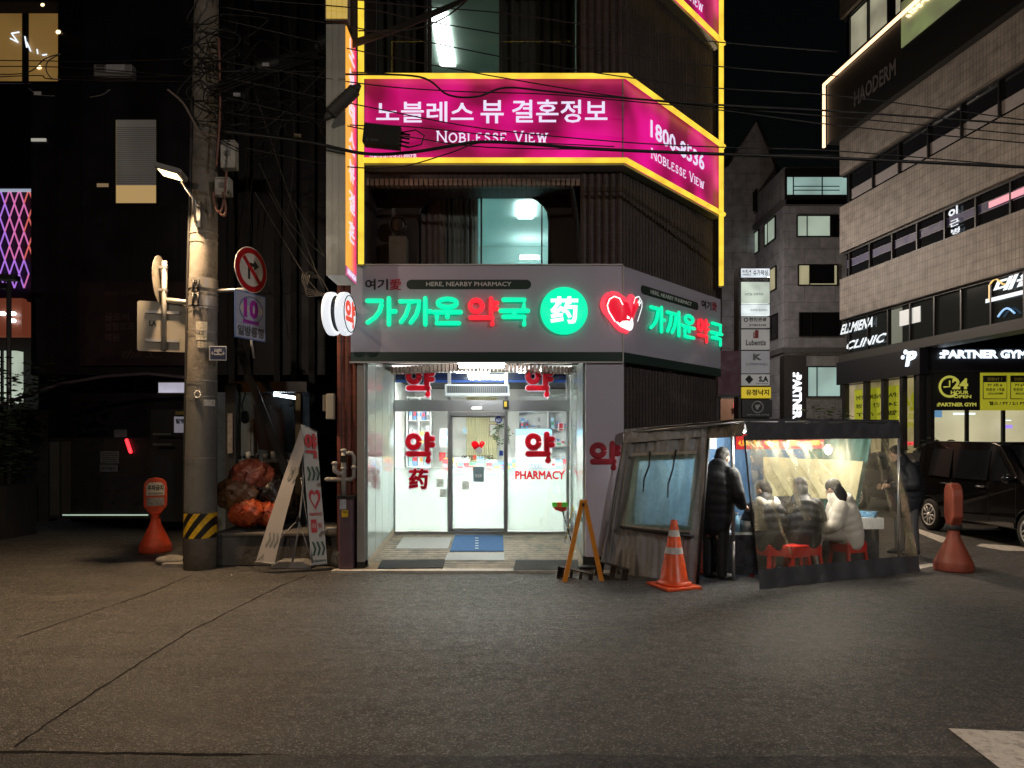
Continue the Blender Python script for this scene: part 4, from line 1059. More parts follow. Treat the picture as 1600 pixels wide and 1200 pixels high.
m = MB(); c = pc_(zz(616), .012, .15); m.tube([c + Vector((.04 * cos(a * pi / 10), -.004, .045 * sin(a * pi / 10))) for a in range(21)], .007, 6); m.build('ring_mark', WHITE, pole)
m = MB(); text(m, '.L2', front(PY - .225), 309, 319, 518, 523, .02); m.build('pole_number', INK, pole)
# navy street name plate
t = thing('street_name_plate', 'small navy street name plate strapped to the concrete pole', 'plate', P(341, 551, PY - .1))
PLN = Plane((P(341, 551, PY - .24).x, PY - .24), (cos(.12), sin(.12)))
m = MB(); a = PLN.uv(327.5, 563); b = PLN.uv(354, 541); m.box((a[0], a[1], 0), (b[0], b[1], .006), PLN.mat()); m.build('plate_edge', WHITE, t)
m = MB(); m.box((a[0] + .008, a[1] + .01, .0065), (b[0] - .008, b[1] - .01, .009), PLN.mat()); m.build('plate_face', mat('navy_paint', (.01, .02, .09), .4), t)
m = MB(); text(m, '←   ↑   →', PLN, 331, 351, 548, 555, .0, d=.011); text(m, '도산대로', PLN, 335, 347, 545, 550, .02, d=.011); text(m, 'Dosan-daero', PLN, 335, 348, 552, 555, .02, d=.011); m.build('lettering', WHITEINK, t)
# floodlight on its arm
t = thing('street_light', 'small lit floodlight on a steel arm fixed to the concrete pole', 'street light', P(318, 340, PY - .25))
hp = P(266, 273, PY - .45)
m = MB(); br = pc_(zz(335), .03, .05); m.box(br + Vector((-.035, -.02, -.17)), br + Vector((.035, .02, .17)))
m.tube([br + Vector((-.02, -.03, -.12)), P(302, 310, PY - .35), P(283, 284, PY - .42)], .02, 6); m.tube([br + Vector((0, -.03, .1)), P(312, 322, PY - .3), P(298, 303, PY - .36)], .014, 6)
m.build('arm', STEEL, t)
Mh = Matrix.Translation(hp) @ Matrix.Rotation(math.radians(-24), 4, 'Y') @ Matrix.Rotation(math.radians(62), 4, 'X')
Mh = Matrix.Translation(hp) @ Matrix.Rotation(math.radians(16), 4, 'Y') @ Matrix.Rotation(math.radians(-9), 4, 'X')
m = MB(); m.box((-.17, -.12, 0), (.17, .12, .07), Mh); bevel(m.build('lamp_head', mat('lamp_grey', (.25, .25, .25), .5), t), .01)
m = MB(); m.box((-.125, -.085, -.006), (.125, .085, -.001), Mh); m.build('lamp_lens', glow('warm_led_lens', (1, .72, .35), 7), t)
lamp('street_light_beam', 'AREA', hp + Vector((0, -.03, -.06)), 300, (1, .66, .36), t, .22, hp + Vector((-.2, -1.9, -3)), 150)
# meter boxes on the pole
def pbox(name, label, px0, px1, py0, py1, dY, mt, depth=.14, cat='box'):
    a = P(px0, py1, PY + dY); b = P(px1, py0, PY + dY)
    t = thing(name, label, cat, a)
    m = MB(); m.box((a.x, PY + dY, a.z), (b.x, PY + dY + depth, b.z)); bevel(m.build('casing', mt, t), .012)
    m = MB(); m.box((a.x + .01, PY + dY - .008, b.z - .03), (b.x - .01, PY + dY - .001, b.z - .02)); m.box((a.x + (b.x - a.x) * .3, PY + dY - .012, (a.z + b.z) / 2 - .03), (a.x + (b.x - a.x) * .7, PY + dY - .001, (a.z + b.z) / 2 + .04)); m.build('cover_plate', mat('box_detail', (.2, .2, .2), .5), t)
    return t
IVB = mat('ivory_box', (.5, .49, .46), .5, var=.1)
pbox('equipment_box', 'tall pale equipment box on the side of the pole above the small breaker box', 344, 367, 218, 262, -.12, IVB)
pbox('breaker_box', 'small pale breaker box beside the street light arm', 335, 358, 276, 304, -.25, IVB)
# no right turn sign, one way sign, and the backs on the other side
SY = PY - .05
ROT = Plane((P(392, 422, SY).x, SY), (cos(1.2), sin(1.2)))
def sg(mm, poly, d0, d1, c): mm.prism(poly, d0, d1, ROT.mat(0, c, 0))
t = thing('no_turn_sign', 'round red and white no right turn sign on a bracket from the concrete pole', 'traffic sign', P(392, 422, SY))
zc = P(0, 422, SY).z; R0 = .305
m = MB(); sg(m, arc(0, 0, R0, R0, 0, 360, 40)[:-1], 0, .006, zc); m.build('sign_rim', WHITE, t)
m = MB(); sg(m, arc(0, 0, R0 - .012, R0 - .012, 0, 360, 40)[:-1], .0065, .009, zc); m.build('red_ring', mat('sign_red', (.5, .015, .02), .4, var=.08), t)
m = MB(); sg(m, arc(0, 0, R0 - .085, R0 - .085, 0, 360, 40)[:-1], .0095, .012, zc); m.build('white_face', mat('reflective_white', (.68, .66, .66), .35), t)
m = MB(); q = [(-.07, -.13), (-.03, -.13), (-.03, .02), (-.015, .045), (.045, .045), (.045, .0), (.14, .07), (.045, .14), (.045, .095), (-.02, .095), (-.055, .075), (-.07, .04)]; sg(m, q, .0125, .015, zc); m.build('arrow', INK, t)
m = MB(); k = .22; sg(m, [(-k * .7 - .02, k * .7 - .02), (-k * .7 + .02, k * .7 + .02), (k * .7 + .02, -k * .7 + .02), (k * .7 - .02, -k * .7 - .02)], .0155, .018, zc); m.build('red_slash', MT['sign_red'], t)
m = MB(); m.tube([pc_(zz(450), -.05, pi / 2), P(392, 451, SY) + Vector((0, .03, 0))], .025, 8); m.tube([P(393, 390, SY + .04), P(393, 535, SY + .04), P(397, 560, SY + .04)], .018, 8); m.build('bracket_arm', GREYM, t)
t = thing('one_way_sign', 'square pale blue one way sign reading 일방통행 hung below the round sign', 'traffic sign', P(390, 493, SY))
a = ROT.uv(366, 529); b = ROT.uv(413, 455); z0, z1 = P(0, 531, SY).z, P(0, 458, SY).z
u0, u1 = -.30, .28
m = MB(); m.box((u0, z0, 0), (u1, z1, .006), ROT.mat()); m.build('sign_rim', mat('sign_blue', (.12, .2, .5), .4), t)
m = MB(); m.box((u0 + .015, z0 + .015, .0065), (u1 - .015, z0 + .20, .009), ROT.mat()); m.box((u0 + .015, z0 + .205, .0065), (u1 - .015, z1 - .015, .009), ROT.mat()); m.build('sign_face', mat('faded_blue_white', (.45, .5, .68), .35, var=.12, vs=6), t)
m = MB(); zm = z0 + .40; m.tube([ROT.pt(.22 * cos(i * pi / 16), zm + .17 * sin(i * pi / 16), .01) for i in range(33)], .006, 5); m.build('blue_ring', mat('ring_blue', (.05, .06, .3), .5), t)
m = MB(); sgp = [(-.24, 0), (-.10, .11), (-.10, .045), (.24, .045), (.24, -.045), (-.10, -.045), (-.10, -.11)]; m.prism(sgp, .0095, .011, ROT.mat(0, zm, 0)); m.build('white_arrow', MT['reflective_white'], t)
m = MB(); text_uv(m, '10', ROT, -.15, .13, zm - .12, zm + .14, .05, d=.0115); m.box((-.16, zm - .19, .0115), (.14, zm - .145, .013), ROT.mat()); m.build('purple_scrawl', mat('purple_paint', (.38, .02, .42), .6), t)
m = MB(); text_uv(m, '일방통행', ROT, -.26, .24, z0 + .035, z0 + .175, .05, d=.0095); m.build('lettering', mat('sign_dark_grey', (.12, .12, .14), .5), t)
BACK = mat('sign_back_aluminium', (.26, .245, .21), .45, .3, var=.12, vs=3, dirt=(.25, .22, .18))
BP = Plane((P(255, 500, SY).x, SY), (cos(.28), sin(.28)))
t = thing('rear_facing_sign', 'square sign seen from behind on the post arm of the concrete pole', 'traffic sign', P(255, 510, SY))
a, b = BP.uv(214, 548), BP.uv(293, 473)
m = MB(); m.prism([(a[0] + .02, a[1]), (b[0] - .02, a[1]), (b[0], a[1] + .02), (b[0], b[1] - .02), (b[0] - .02, b[1]), (a[0] + .02, b[1]), (a[0], b[1] - .02), (a[0], a[1] + .02)], -.02, -.014, BP.mat()); m.build('sign_plate', BACK, t)
for py in (488, 532): m = MB(); m.box((a[0] + .1, BP.uv(255, py)[1] - .02, -.013), (b[0] - .1, BP.uv(255, py)[1] + .02, .012), BP.mat()); m.build('back_rail', GREYM, t)
m = MB(); text(m, 'LA', BP, 233, 244, 500, 509, .04, d=-.013); m.build('stencil', INK, t)
t = thing('rear_facing_sign', 'round sign seen edge on from behind above the square sign back', 'traffic sign', P(253, 440, SY))
Mr = Matrix.Translation(P(250, 437, SY)) @ Matrix.Rotation(math.radians(-80), 4, 'Z') @ Matrix.Rotation(pi / 2, 4, 'X')
m = MB(); m.lathe([(0, 0), (.315, 0), (.315, .008), (0, .0081)], 36, Mr, False); m.build('sign_plate', BACK, t)
m = MB(); m.tube([P(257, 408, SY - .02), P(256, 546, SY - .02)], .033, 12); m.tube([P(257, 469, SY), pc_(zz(469), -.05, -pi / 2)], .038, 10)
m.build('post', mat('galvanised_post', (.45, .44, .40), .5, .5, var=.1), t)
m = MB()
for py in (418, 453): m.bx(P(252, py, SY - .03), (.15, .06, .035), .2)
m.build('clamp', GREYM, t)

# ------------------------------------------------------------ barriers, cones and pavement things
ORNG = mat('orange_red_plastic', (.62, .075, .03), .45, var=.12, vs=8, dirt=(.2, .045, .03), ds=3.5)
def no_parking(p, label, rz, faded=False, k=1.0):
    t = thing('no_parking_stand', label, 'barrier', p, None)
    mt = mat('faded_orange_plastic', (.25, .048, .022), .6, var=.2, vs=6, dirt=(.2, .04, .03), ds=4) if faded else ORNG
    m = MB()
    prof = [(0, .0), (.235, .0), (.24, .03), (.235, .05), (.238, .07), (.23, .09), (.232, .11), (.22, .13), (.19, .20), (.13, .33), (.085, .43), (.07, .5), (.065, .56), (.075, .58), (0, .581)]
    m.lathe([(r * k, z * k) for r, z in prof], 28); 
    m.build('cone_base', mt, t, True)
    m = MB(); hz = .58 * k
    pr = [(0, 0), (.07, 0), (.155, .12), (.165, .15), (.165, .42), (.15, .5), (.10, .56), (.0, .58)]
    poly = [(x * k, z * k) for x, z in pr] + [(-x * k, z * k) for x, z in reversed(pr[1:-1])]
    M = Matrix.Translation((0, .055 * k, hz)) @ Matrix.Rotation(pi / 2, 4, 'X')
    m.prism(poly, -.01 * k, .115 * k, M); bevel(m.build('head', mt, t, True), .02, 3)
    M = Matrix.Translation((0, -.063 * k, hz)) @ Matrix.Rotation(pi / 2, 4, 'X')
    if not faded:
        m = MB(); m.prism([(-.125, .3), (.125, .3), (.125, .45), (.08, .5), (-.08, .5), (-.125, .45)], 0, .003, M); m.build('white_label', mat('white_label', (.62, .6, .58), .5), t, True)
        m = MB(); pl = Plane((0, -.066), (1, 0)); text_uv(m, '주차금지', pl, -.11, .11, hz + .375, hz + .46, .04, d=.002); text_uv(m, 'NO PARKING', pl, -.10, .10, hz + .315, hz + .345, .02, d=.002); m.build('lettering', INK, t, True)
        m = MB(); m.prism([(-.12, .14), (.12, .14), (.12, .27), (-.12, .27)], 0, .003, M); m.build('grey_label', mat('silver_label', (.28, .28, .29), .4, var=.5, vs=30), t, True)
    else:
        m = MB(); m.lathe([(.09 * k, .545 * k), (.1 * k, .55 * k), (.1 * k, .6 * k), (.09 * k, .61 * k)], 16); m.build('black_strap', RUBBER, t, True)
    t.rotation_euler = (0, 0, rz)
    return t
no_parking(gnd(243, 862), 'orange 주차금지 no parking stand on a bell shaped base left of the pole', .45, False, .99)
no_parking(gnd(1490, 891), 'faded orange no parking stand with a black strap in front of the black car', 1.35, True, 1.0)
# traffic cone
def traffic_cone(p, label, H=.79):
    t = thing('traffic_cone', label, 'traffic cone', p); k = H / .79
    m = MB(); m.box((-.235 * k, -.235 * k, 0), (.235 * k, .235 * k, .035)); bevel(m.build('base_plate', ORC, t, True), .012)
    m = MB(); m.lathe([(.2 * k, .036), (.2 * k, .06), (.175 * k, .075), (.165 * k, .09), (.037 * k, .77 * k), (.03 * k, .79 * k), (0, .7901 * k)], 28); m.build('cone_body', ORC, t, True)
    m = MB(); f = lambda z: .165 * k + (.037 - .165) * k * (z - .09) / (.77 * k - .09)
    for z0, z1 in ((.60 * k, .675 * k), (.40 * k, .475 * k)): m = MB(); m.add([(f(z) * 1.03 * cos(a), f(z) * 1.03 * sin(a), z) for z in (z0, z1) for a in [2 * pi * i / 28 for i in range(28)]], [(i, (i + 1) % 28, 28 + (i + 1) % 28, 28 + i) for i in range(28)], True); m.build('reflective_band', mat('reflective_band', (.62, .6, .58), .35, var=.15), t, True)
    return t
ORC = mat('cone_orange', (.85, .10, .02), .4, var=.1, dirt=(.4, .07, .03), ds=5)
t = traffic_cone(gnd(1053, 917), 'orange traffic cone with two white bands in front of the grey tent'); t.rotation_euler = (0, 0, .35)
t = traffic_cone(gnd(1108, 893), 'orange cone half hidden by the person in the black padded jacket', .75)
# orange A trestle and steel channels
t = thing('trestle', 'orange wooden A shaped trestle standing before the white entrance column', 'trestle', gnd(912, 908))
ORW = mat('orange_paint', (.72, .26, .02), .5, var=.12, vs=12)
y0 = 8.68
m = MB()
top = P(911, 783, y0 + .12); 
def plank(m, a, b, w, d):
    a, b = Vector(a), Vector(b); ax = (b - a).normalized(); yv = Vector((0, 1, 0)); yv = (yv - ax * yv.dot(ax)).normalized(); xv = ax.cross(yv)
    L = (b - a).length; M = Matrix.Translation(a) @ Matrix((xv, yv, ax)).transposed().to_4x4()
    m.box((-w / 2, -d / 2, 0), (w / 2, d / 2, L), M)
plank(m, P(882, 911, y0), P(910, 781, y0 + .02), .055, .045); m.build('leg', ORW, t)
m = MB(); plank(m, P(941, 912, y0 + .06), P(913, 781, y0 + .04), .055, .045); m.build('leg', ORW, t)
m = MB(); m.bx(P(911.5, 788, y0 - .005), (.03, .02, .03)); m.tube([P(911.5, 790, y0 - .03), P(911.5, 790, y0 + .09)], .012, 8); m.build('hinge', DARKM, t)
RUST = mat('dark_rusty_steel', (.05, .042, .036), .6, .4, var=.4, vs=12, dirt=(.09, .05, .03), ds=6)
def channel(label, a, b, h, holes):
    t = thing('steel_channel', label, 'steel channel', a)
    a, b = Vector(a), Vector(b); ax = (b - a).normalized(); L = (b - a).length; nn = ax.cross(Vector((0, 0, 1))).normalized(); up = nn.cross(ax)
    M = Matrix.Translation(a) @ Matrix((ax, nn, up)).transposed().to_4x4()
    m = MB()
    xs = [0]
    for i in range(holes):
        c = L * (i + .7) / (holes + .5); m.box((xs[-1], -.006, .03), (c - .045, .006, h - .03), M); xs.append(c + .045)
    m.box((xs[-1], -.006, .03), (L, .006, h - .03), M); m.box((0, -.006, 0), (L, .006, .03), M); m.box((0, -.006, h - .03), (L, .006, h), M); m.box((0, .0061, h - .008), (L, .08, h), M); m.box((0, .0061, 0), (L, .08, .008), M)
    m.build('web', RUST, t)
    m = MB(); m.box((-.012, -.007, -.001), (-.001, .081, h + .002), M); m.build('end_plate', RUST, t)
channel('dark rusty steel channel lying under the orange trestle', P(875, 902, 8.95) , P(925, 914, 8.75) , .15, 3)
channel('dark perforated steel channel leaning out beside the grey tent', P(934, 898, 8.95), P(979, 912, 8.75), .19, 2)
t = thing('brick_block', 'pale block with a dark top lying behind the trestle legs', 'block', P(917, 895, 9.2))
m = MB(); m.bx(P(917, 893, 9.2), (.2, .14, .07)); m.build('block_body', mat('pale_block', (.42, .38, .32), .8, var=.2), t); m = MB(); m.bx(P(917, 893, 9.2) + Vector((0, 0, .055)), (.21, .15, .035)); m.build('block_lid', BLACK, t)
# broom bin
bx = ramp_pt(891, 848)
t = thing('wire_bin', 'clear mesh bin holding the broom and dustpan at the column foot', 'bin', bx)
m = MB()
for i in range(14):
    a = 2 * pi * i / 14; m.tube([bx + Vector((.085 * cos(a), .085 * sin(a), .0)), bx + Vector((.105 * cos(a), .105 * sin(a), .48))], .003, 4)
for z in (.0, .12, .24, .36, .48):
    r_ = .085 + .02 * z / .48; m.tube([bx + Vector((r_ * cos(2 * pi * i / 20), r_ * sin(2 * pi * i / 20), z)) for i in range(21)], .004, 4)
m.build('wire_cage', STEEL, t)
GRN = mat('lime_plastic', (.12, .62, .06), .4); REDP = mat('red_plastic', (.6, .05, .03), .4)
t = thing('dustpan', 'green and red striped dustpan standing upside down in the mesh bin', 'dustpan', bx)
yb = bx.y - .03
for i, (x0, x1, mt) in enumerate(((863, 870.5, GRN), (870.5, 878, mat('orange_plastic', (.75, .13, .02), .4)), (878, 887, GRN))):
    m = MB(); m.box(P(x0, 792, yb) + Vector((.0, -.01, 0)), P(x1, 785, yb) + Vector((-.002, .05, 0))); m.build('pan_stripe', mt, t)
m = MB(); q = [P(864, 792.3, yb), P(886, 792.3, yb), P(884, 798, yb), P(878, 800, yb), P(868, 797, yb)]; c = len(q); m.add(q + [v + Vector((0, .05, 0)) for v in q], [tuple(range(c)), tuple(range(2 * c - 1, c - 1, -1))] + [(i, (i + 1) % c, c + (i + 1) % c, c + i) for i in range(c)]); m.build('pan_back', REDP, t)
m = MB(); m.tube([P(879, 798, yb), P(893, 846, yb + .08)], .01, 8); m.build('handle', BLACK, t)
t = thing('broom', 'broom with a yellow pole and lime brush end standing in the mesh bin', 'broom', bx)
m = MB(); m.tube([P(884, 842, yb + .05), P(898, 779, yb + .10)], .009, 8); m.build('handle', mat('yellow_pole', (.6, .42, .05), .4), t)
m = MB(); m.tube([P(898, 779, yb + .1), P(900, 771, yb + .11)], .013, 8); m.build('grip', BLACK, t); m = MB(); m.ell(P(900.5, 766, yb + .11), (.03, .03, .05)); m.build('brush', GRN, t)
# standing double banner ------------------------------------------
BANW = mat('white_banner_vinyl', (.62, .63, .62), .5, var=.05, vs=3)
BANG = mat('banner_grey_back', (.40, .38, .38), .6, var=.08, vs=3)
bt = thing('banner_stand', 'double sided white banner stand with a red 약 and chevrons beside the brick pilaster', 'banner stand', gnd(455, 889))
Y1 = 9.35
A_, B_, C_, D_ = P(486, 882, 9.42), P(511, 880, 9.55), P(495, 675, 9.62), P(471, 664, 9.48)
m = MB(); m.sheet(A_, B_, C_, D_, 6, 10, lambda u, v: .006 * sin(v * 5 + u)); m.build('front_banner', BANW, bt)
# printed figures on the front banner, laid along its own u,v
ux = (B_ - A_); vx = (D_ - A_); nb = ux.cross(vx).normalized()
Mb = Matrix(((ux.x, vx.x, nb.x, A_.x), (ux.y, vx.y, nb.y, A_.y), (ux.z, vx.z, nb.z, A_.z), (0, 0, 0, 1)))
class BannerPl:
    def mat(s, u=0, v=0, d=0): return Mb @ Matrix.Translation((u, v, d + .012))
bp = BannerPl()
asp = vx.length / ux.length
def bstroke(mb, key, u0, u1, v0, v1, r):
    for s in STROKES[key]:
        pts = [(u0 + (u1 - u0) * x, v0 + (v1 - v0) * y) for x, y in s]
        for (xa, ya), (xb, yb_) in zip(pts, pts[1:]):
            dx, dy = xb - xa, (yb_ - ya) * asp; L = math.hypot(dx, dy) or 1; nx, ny = -dy / L * r, dx / L * r / asp
            ex, ey = dx / L * r * .6, dy / L * r * .6 / asp
            z = rnd.uniform(0, .003)
            mb.add([(xa - ex + nx, ya - ey + ny, z), (xa - ex - nx, ya - ey - ny, z), (xb + ex - nx, yb_ + ey - ny, z), (xb + ex + nx, yb_ + ey + ny, z)], [(0, 1, 2, 3)], False, bp.mat())
mr, mk, mw = MB(), MB(), MB()
bstroke(mr, 'yak', .14, .86, .76, .94, .09)
for v in (.6, .06):
    for i in range(3):
        x = .12 + i * .28; h = .1
        mk.add([(x, v + h, 0), (x + .12, v + h, 0), (x + .26, v + h * .5, 0), (x + .12, v, 0), (x, v, 0), (x + .14, v + h * .5, 0)], [(0, 1, 2, 3, 4, 5)], False, bp.mat())
mr.add([(.5 + .36 * x, .47 + .085 * y, 0) for x, y in heart(0, 36)], [tuple(range(36))], False, bp.mat())
mw.add([(.46 + .22 * x, .465 + .052 * y, .004) for x, y in heart(0, 36)], [tuple(range(36))], False, bp.mat())
mr.add([(.15, .225, 0), (.5, .225, 0), (.5, .32, 0), (.15, .32, 0)], [(0, 1, 2, 3)], False, bp.mat())
def btext(mb, s, u0, u1, v0, v1):
    vs, fs = glyphs(s, .02); xs = [v[0] for v in vs]; ys = [v[1] for v in vs]; a, b, c, e = min(xs), max(xs), min(ys), max(ys)
    mb.add([(u0 + (u1 - u0) * (x - a) / (b - a), v0 + (v1 - v0) * (y - c) / (e - c), .001 + z * .02) for x, y, z in vs], fs, False, bp.mat())
btext(mr, 'PHARMACY', .1, .9, .345, .37); btext(mw, '약국', .2, .45, .25, .295); btext(mr, '약국', .58, .82, .25, .295); btext(mk, '여기愛가까운약국', .06, .92, .012, .032)
mr.build('red_print', mat('banner_red', (.62, .06, .07), .6), bt); mk.build('green_print', mat('banner_green', (.04, .11, .09), .6), bt); mw.build('white_print', BANW, bt)
E2, F2_, G2, H2 = P(400, 878, 9.15), P(428, 880, 9.25), P(472, 665, 9.5), P(466, 668, 9.46)
m = MB(); m.sheet(P(400, 877, 9.3), P(429, 880, 9.2), P(475, 700, 9.42), P(470, 666, 9.47), 6, 12, lambda u, v: .015 * sin(v * 4)); m.build('side_banner', BANG, bt)
m = MB()
for i, v in enumerate((.12, .62)):
    for j in range(3):
        p0 = P(400, 877, 9.3); pu = P(429, 880, 9.2) - p0; pv = P(470, 672, 9.46) - p0; q = Vector((0, -.012, 0))
        x = .2 + j * .22
        m.add([p0 + pu * xx * (1 - vv * .3) + pv * vv + q for xx, vv in ((x, v + .1), (x + .1, v + .1), (x + .2, v + .05), (x + .1, v), (x, v), (x + .1, v + .05))], [(0, 1, 2, 3, 4, 5)])
m.build('faint_print', mat('banner_faint', (.2, .22, .22), .6), bt)
m = MB()
m.tube([P(470, 664, 9.52), P(474, 755, 9.5), P(466, 830, 9.45), P(457, 878, 9.4)], .013, 8); m.tube([P(466, 812, 9.46), P(403, 876, 9.25)], .006, 6); m.tube([P(466, 812, 9.46), P(488, 878, 9.4)], .006, 6); m.tube([P(470, 745, 9.5), P(489, 880, 9.42)], .005, 5)
m.tube([P(470, 663.5, 9.49), P(496, 675, 9.63)], .012, 6); m.tube([P(485, 883, 9.41), P(512, 881, 9.56)], .011, 6); m.tube([P(399, 878, 9.3), P(430, 881, 9.19)], .011, 6)
m.build('pole', mat('banner_pole', (.4, .4, .4), .4, .5), bt)
m = MB(); m.bx(P(466, 812, 9.45), (.05, .05, .06)); m.build('clamp', BLACK, bt)
m = MB(); c = gnd(455, 889); m.prism([(-.27, 0), (.27, 0), (.27, .05), (.16, .11), (-.16, .11), (-.27, .05)], -.12, .12, Matrix.Translation(c + Vector((0, .1, 0))) @ Matrix.Rotation(pi / 2, 4, 'X')); bevel(m.build('base_weight', mat('grey_base_plastic', (.2, .2, .2), .6, var=.15), bt), .015)
# concrete ledge, boulder, rubble
lg = MB(); lg.box((-4.05, 9.72, 0), (-2.36, 10.9, .40)); lg.box((-4.1, 9.70, .40), (-2.36, 10.95, .46))
bevel(tag(lg.build('concrete_ledge', mat('stained_concrete', (.10, .095, .09), .9, var=.3, vs=3, bump=.4, bs=30, dirt=(.05, .05, .05), ds=2)), 'low stained concrete ledge carrying the rubbish bags between pole and banner', 'ledge'), .02)
def rock(name, label, c, r, mt, seed, cat='rock', sq=1):
    m = MB(); m.ell((c[0], c[1], r[2] * .75), r, 18, 12, None, .08, seed); o = m.build(name, mt); tag(o, label, cat)
    return fuse(o, r[0] * .09, 4)
rock('concrete_lump', 'rounded concrete lump at the foot of the brick pilaster', gnd(538, 889) + Vector((0, .1, 0)), (.2, .2, .17), CONC, 4, 'concrete lump')
rock('stone_slab', 'flat grey stone lying at the foot of the pole beside the orange stand', gnd(268, 881), (.22, .16, .07), CONC, 5, 'stone')
m = MB(); m.box((-4.75, 9.62, 0), (-4.33, 9.9, .05)); tag(m.build('kerb_piece', CONC), 'low broken kerb piece at the foot of the pole', 'kerb')
# rubbish bags
def bag(label, px, py, Y, r, mt, seed):
    c = P(px, py, Y); q = random.Random(seed); m = MB()
    t = thing('rubbish_bag', label, 'rubbish bag', c)
    n, k = 60, 40; vs = []
    for i in range(k + 1):
        th = pi * i / k
        for j in range(n):
            a = 2 * pi * j / n
            w = 1 + .10 * sin(3 * a + seed) * sin(th) + .07 * sin(7 * a + 5 * th + seed) + .06 * abs(sin(5.5 * a - 6 * th + seed)) + .045 * abs(sin(9 * a + 11 * th)) + .03 * abs(sin(17 * a - 13 * th + seed)) - .06 + q.uniform(-.012, .012)
            vs.append((c.x + r * 1.12 * sin(th) * cos(a) * w, c.y + r * .8 * sin(th) * sin(a) * w, c.z + r * .88 * cos(th) * w))
    fs = [(i * n + j, (i + 1) * n + j, (i + 1) * n + (j + 1) % n, i * n + (j + 1) % n) for i in range(k) for j in range(n)]
    m.add(vs, fs, True); m.build('bag_body', mt, t)
    m = MB()
    for i in range(7):
        a = 2 * pi * i / 7; p0 = c + Vector((q.uniform(-.1, .1) * r, -r * .72, r * .2)); m.tube([p0, p0 + Vector((.22 * r * cos(a), -.09, .22 * r * sin(a)))], [.018, .004], 5)
    m.build('tied_knot', mt, t)
def bagmat(n, c, c2):
    m = mat(n, c, .22, var=.15, vs=5, bump=.7, bs=30, spec=.7); return m
BO = bagmat('salmon_bag_film', (.30, .075, .045), (.20, .14, .11)); BB = bagmat('brown_bag_film', (.13, .06, .025), (.05, .03, .02)); BK = bagmat('black_bag_film', (.02, .015, .017), (.05, .03, .035)); BR = bagmat('orange_bag_film', (.42, .07, .02), (.22, .1, .06))
bag('salmon pink rubbish bag topmost of the heap on the ledge', 391, 746, 10.15, .27, BO, 1)
bag('brown knotted rubbish bag bulging at the pole side of the heap', 369, 772, 10.0, .25, BB, 2)
bag('black rubbish bag in the middle of the heap on the ledge', 412, 770, 10.2, .26, BK, 3)
bag('bright orange rubbish bag at the bottom of the heap on the ledge', 387, 800, 9.95, .22, BR, 4)
bag('dark bag behind the banner at the right of the heap', 432, 790, 10.3, .28, BK, 5)
bag('orange bag peeping out beside the leaning banner', 418, 803, 10.05, .19, BR, 6)
# gas pipes and meter cover
t = thing('gas_pipe', 'grey gas pipes with a valve on the red brick pilaster', 'pipe', P(537, 800, 9.45))
YP = 9.42
GP = mat('grey_pipe', (.32, .31, .30), .5, var=.2)
m = MB()
m.tube([P(537, 780, YP), P(537, 735, YP), P(537, 703, YP)], .034, 10); m.tube([P(537, 708, YP), P(550, 708, YP), P(553, 714, YP), P(553, 745, YP), P(548, 749, YP), P(510, 749, YP)], .028, 10); m.tube([P(523, 724, YP), P(523, 736, YP), P(530, 740, YP), P(537, 741, YP)], .032, 10)
m.build('pipe_run', GP, t); m = MB(); m.tube([P(526, 826, YP), P(512, 826, YP), P(508, 832, YP)], .024, 8)
m.build('pipe_run', GP, t)
m = MB()
for px, py in ((537, 704), (523, 724), (537, 732), (545, 708), (553, 730), (512, 749)): m.ell(P(px, py, YP), (.045, .045, .03), 10, 6)
m.build('fitting', mat('pipe_fitting', (.38, .37, .36), .5), t)
m = MB(); m.bx(P(537, 717, YP - .02), (.07, .05, .09)); m.build('valve', BLACK, t)
t = thing('meter_cover', 'purple brown pipe guard with yellow and white stickers below the gas valve', 'pipe guard', P(540, 858, YP))
PG = mat('purple_brown_paint', (.11, .065, .085), .5, var=.15)
m = MB(); a = P(529, 858, 9.35); b = P(552, 778, 9.35); m.box((a.x, 9.32, .02), (b.x, 9.5, b.z)); bevel(m.build('guard_body', PG, t), .03)
m = MB(); m.box((a.x - .02, 9.3, b.z - .01), (b.x + .02, 9.505, b.z + .03)); m.build('guard_cap', DARKM, t)
pg = front(9.318)
m = MB(); bar(m, 531, 541, 780, 796, pg, 0, .003); m.build('white_sticker', mat('sticker_white_blue', (.45, .5, .58), .5, var=.4, vs=40), t); m = MB(); bar(m, 534, 544, 797, 808, pg, 0, .003); m.build('yellow_sticker', YELINK, t)
m = MB(); text(m, '가스', pg, 535.5, 543, 798, 802, .03, d=.005); m.build('lettering', INK, t)
t = thing('wall_box', 'beige electric box on the brick pilaster edge', 'box', P(514, 635, 9.5)); m = MB(); bar(m, 509, 521, 615, 655, front(9.42), -.1, 0); bevel(m.build('casing', mat('beige_box', (.45, .42, .34), .5, var=.08), t), .01); m = MB(); bar(m, 504, 509, 617, 642, front(9.46), -.08, 0); m.build('side_box', mat('dull_beige', (.2, .18, .15), .5), t)
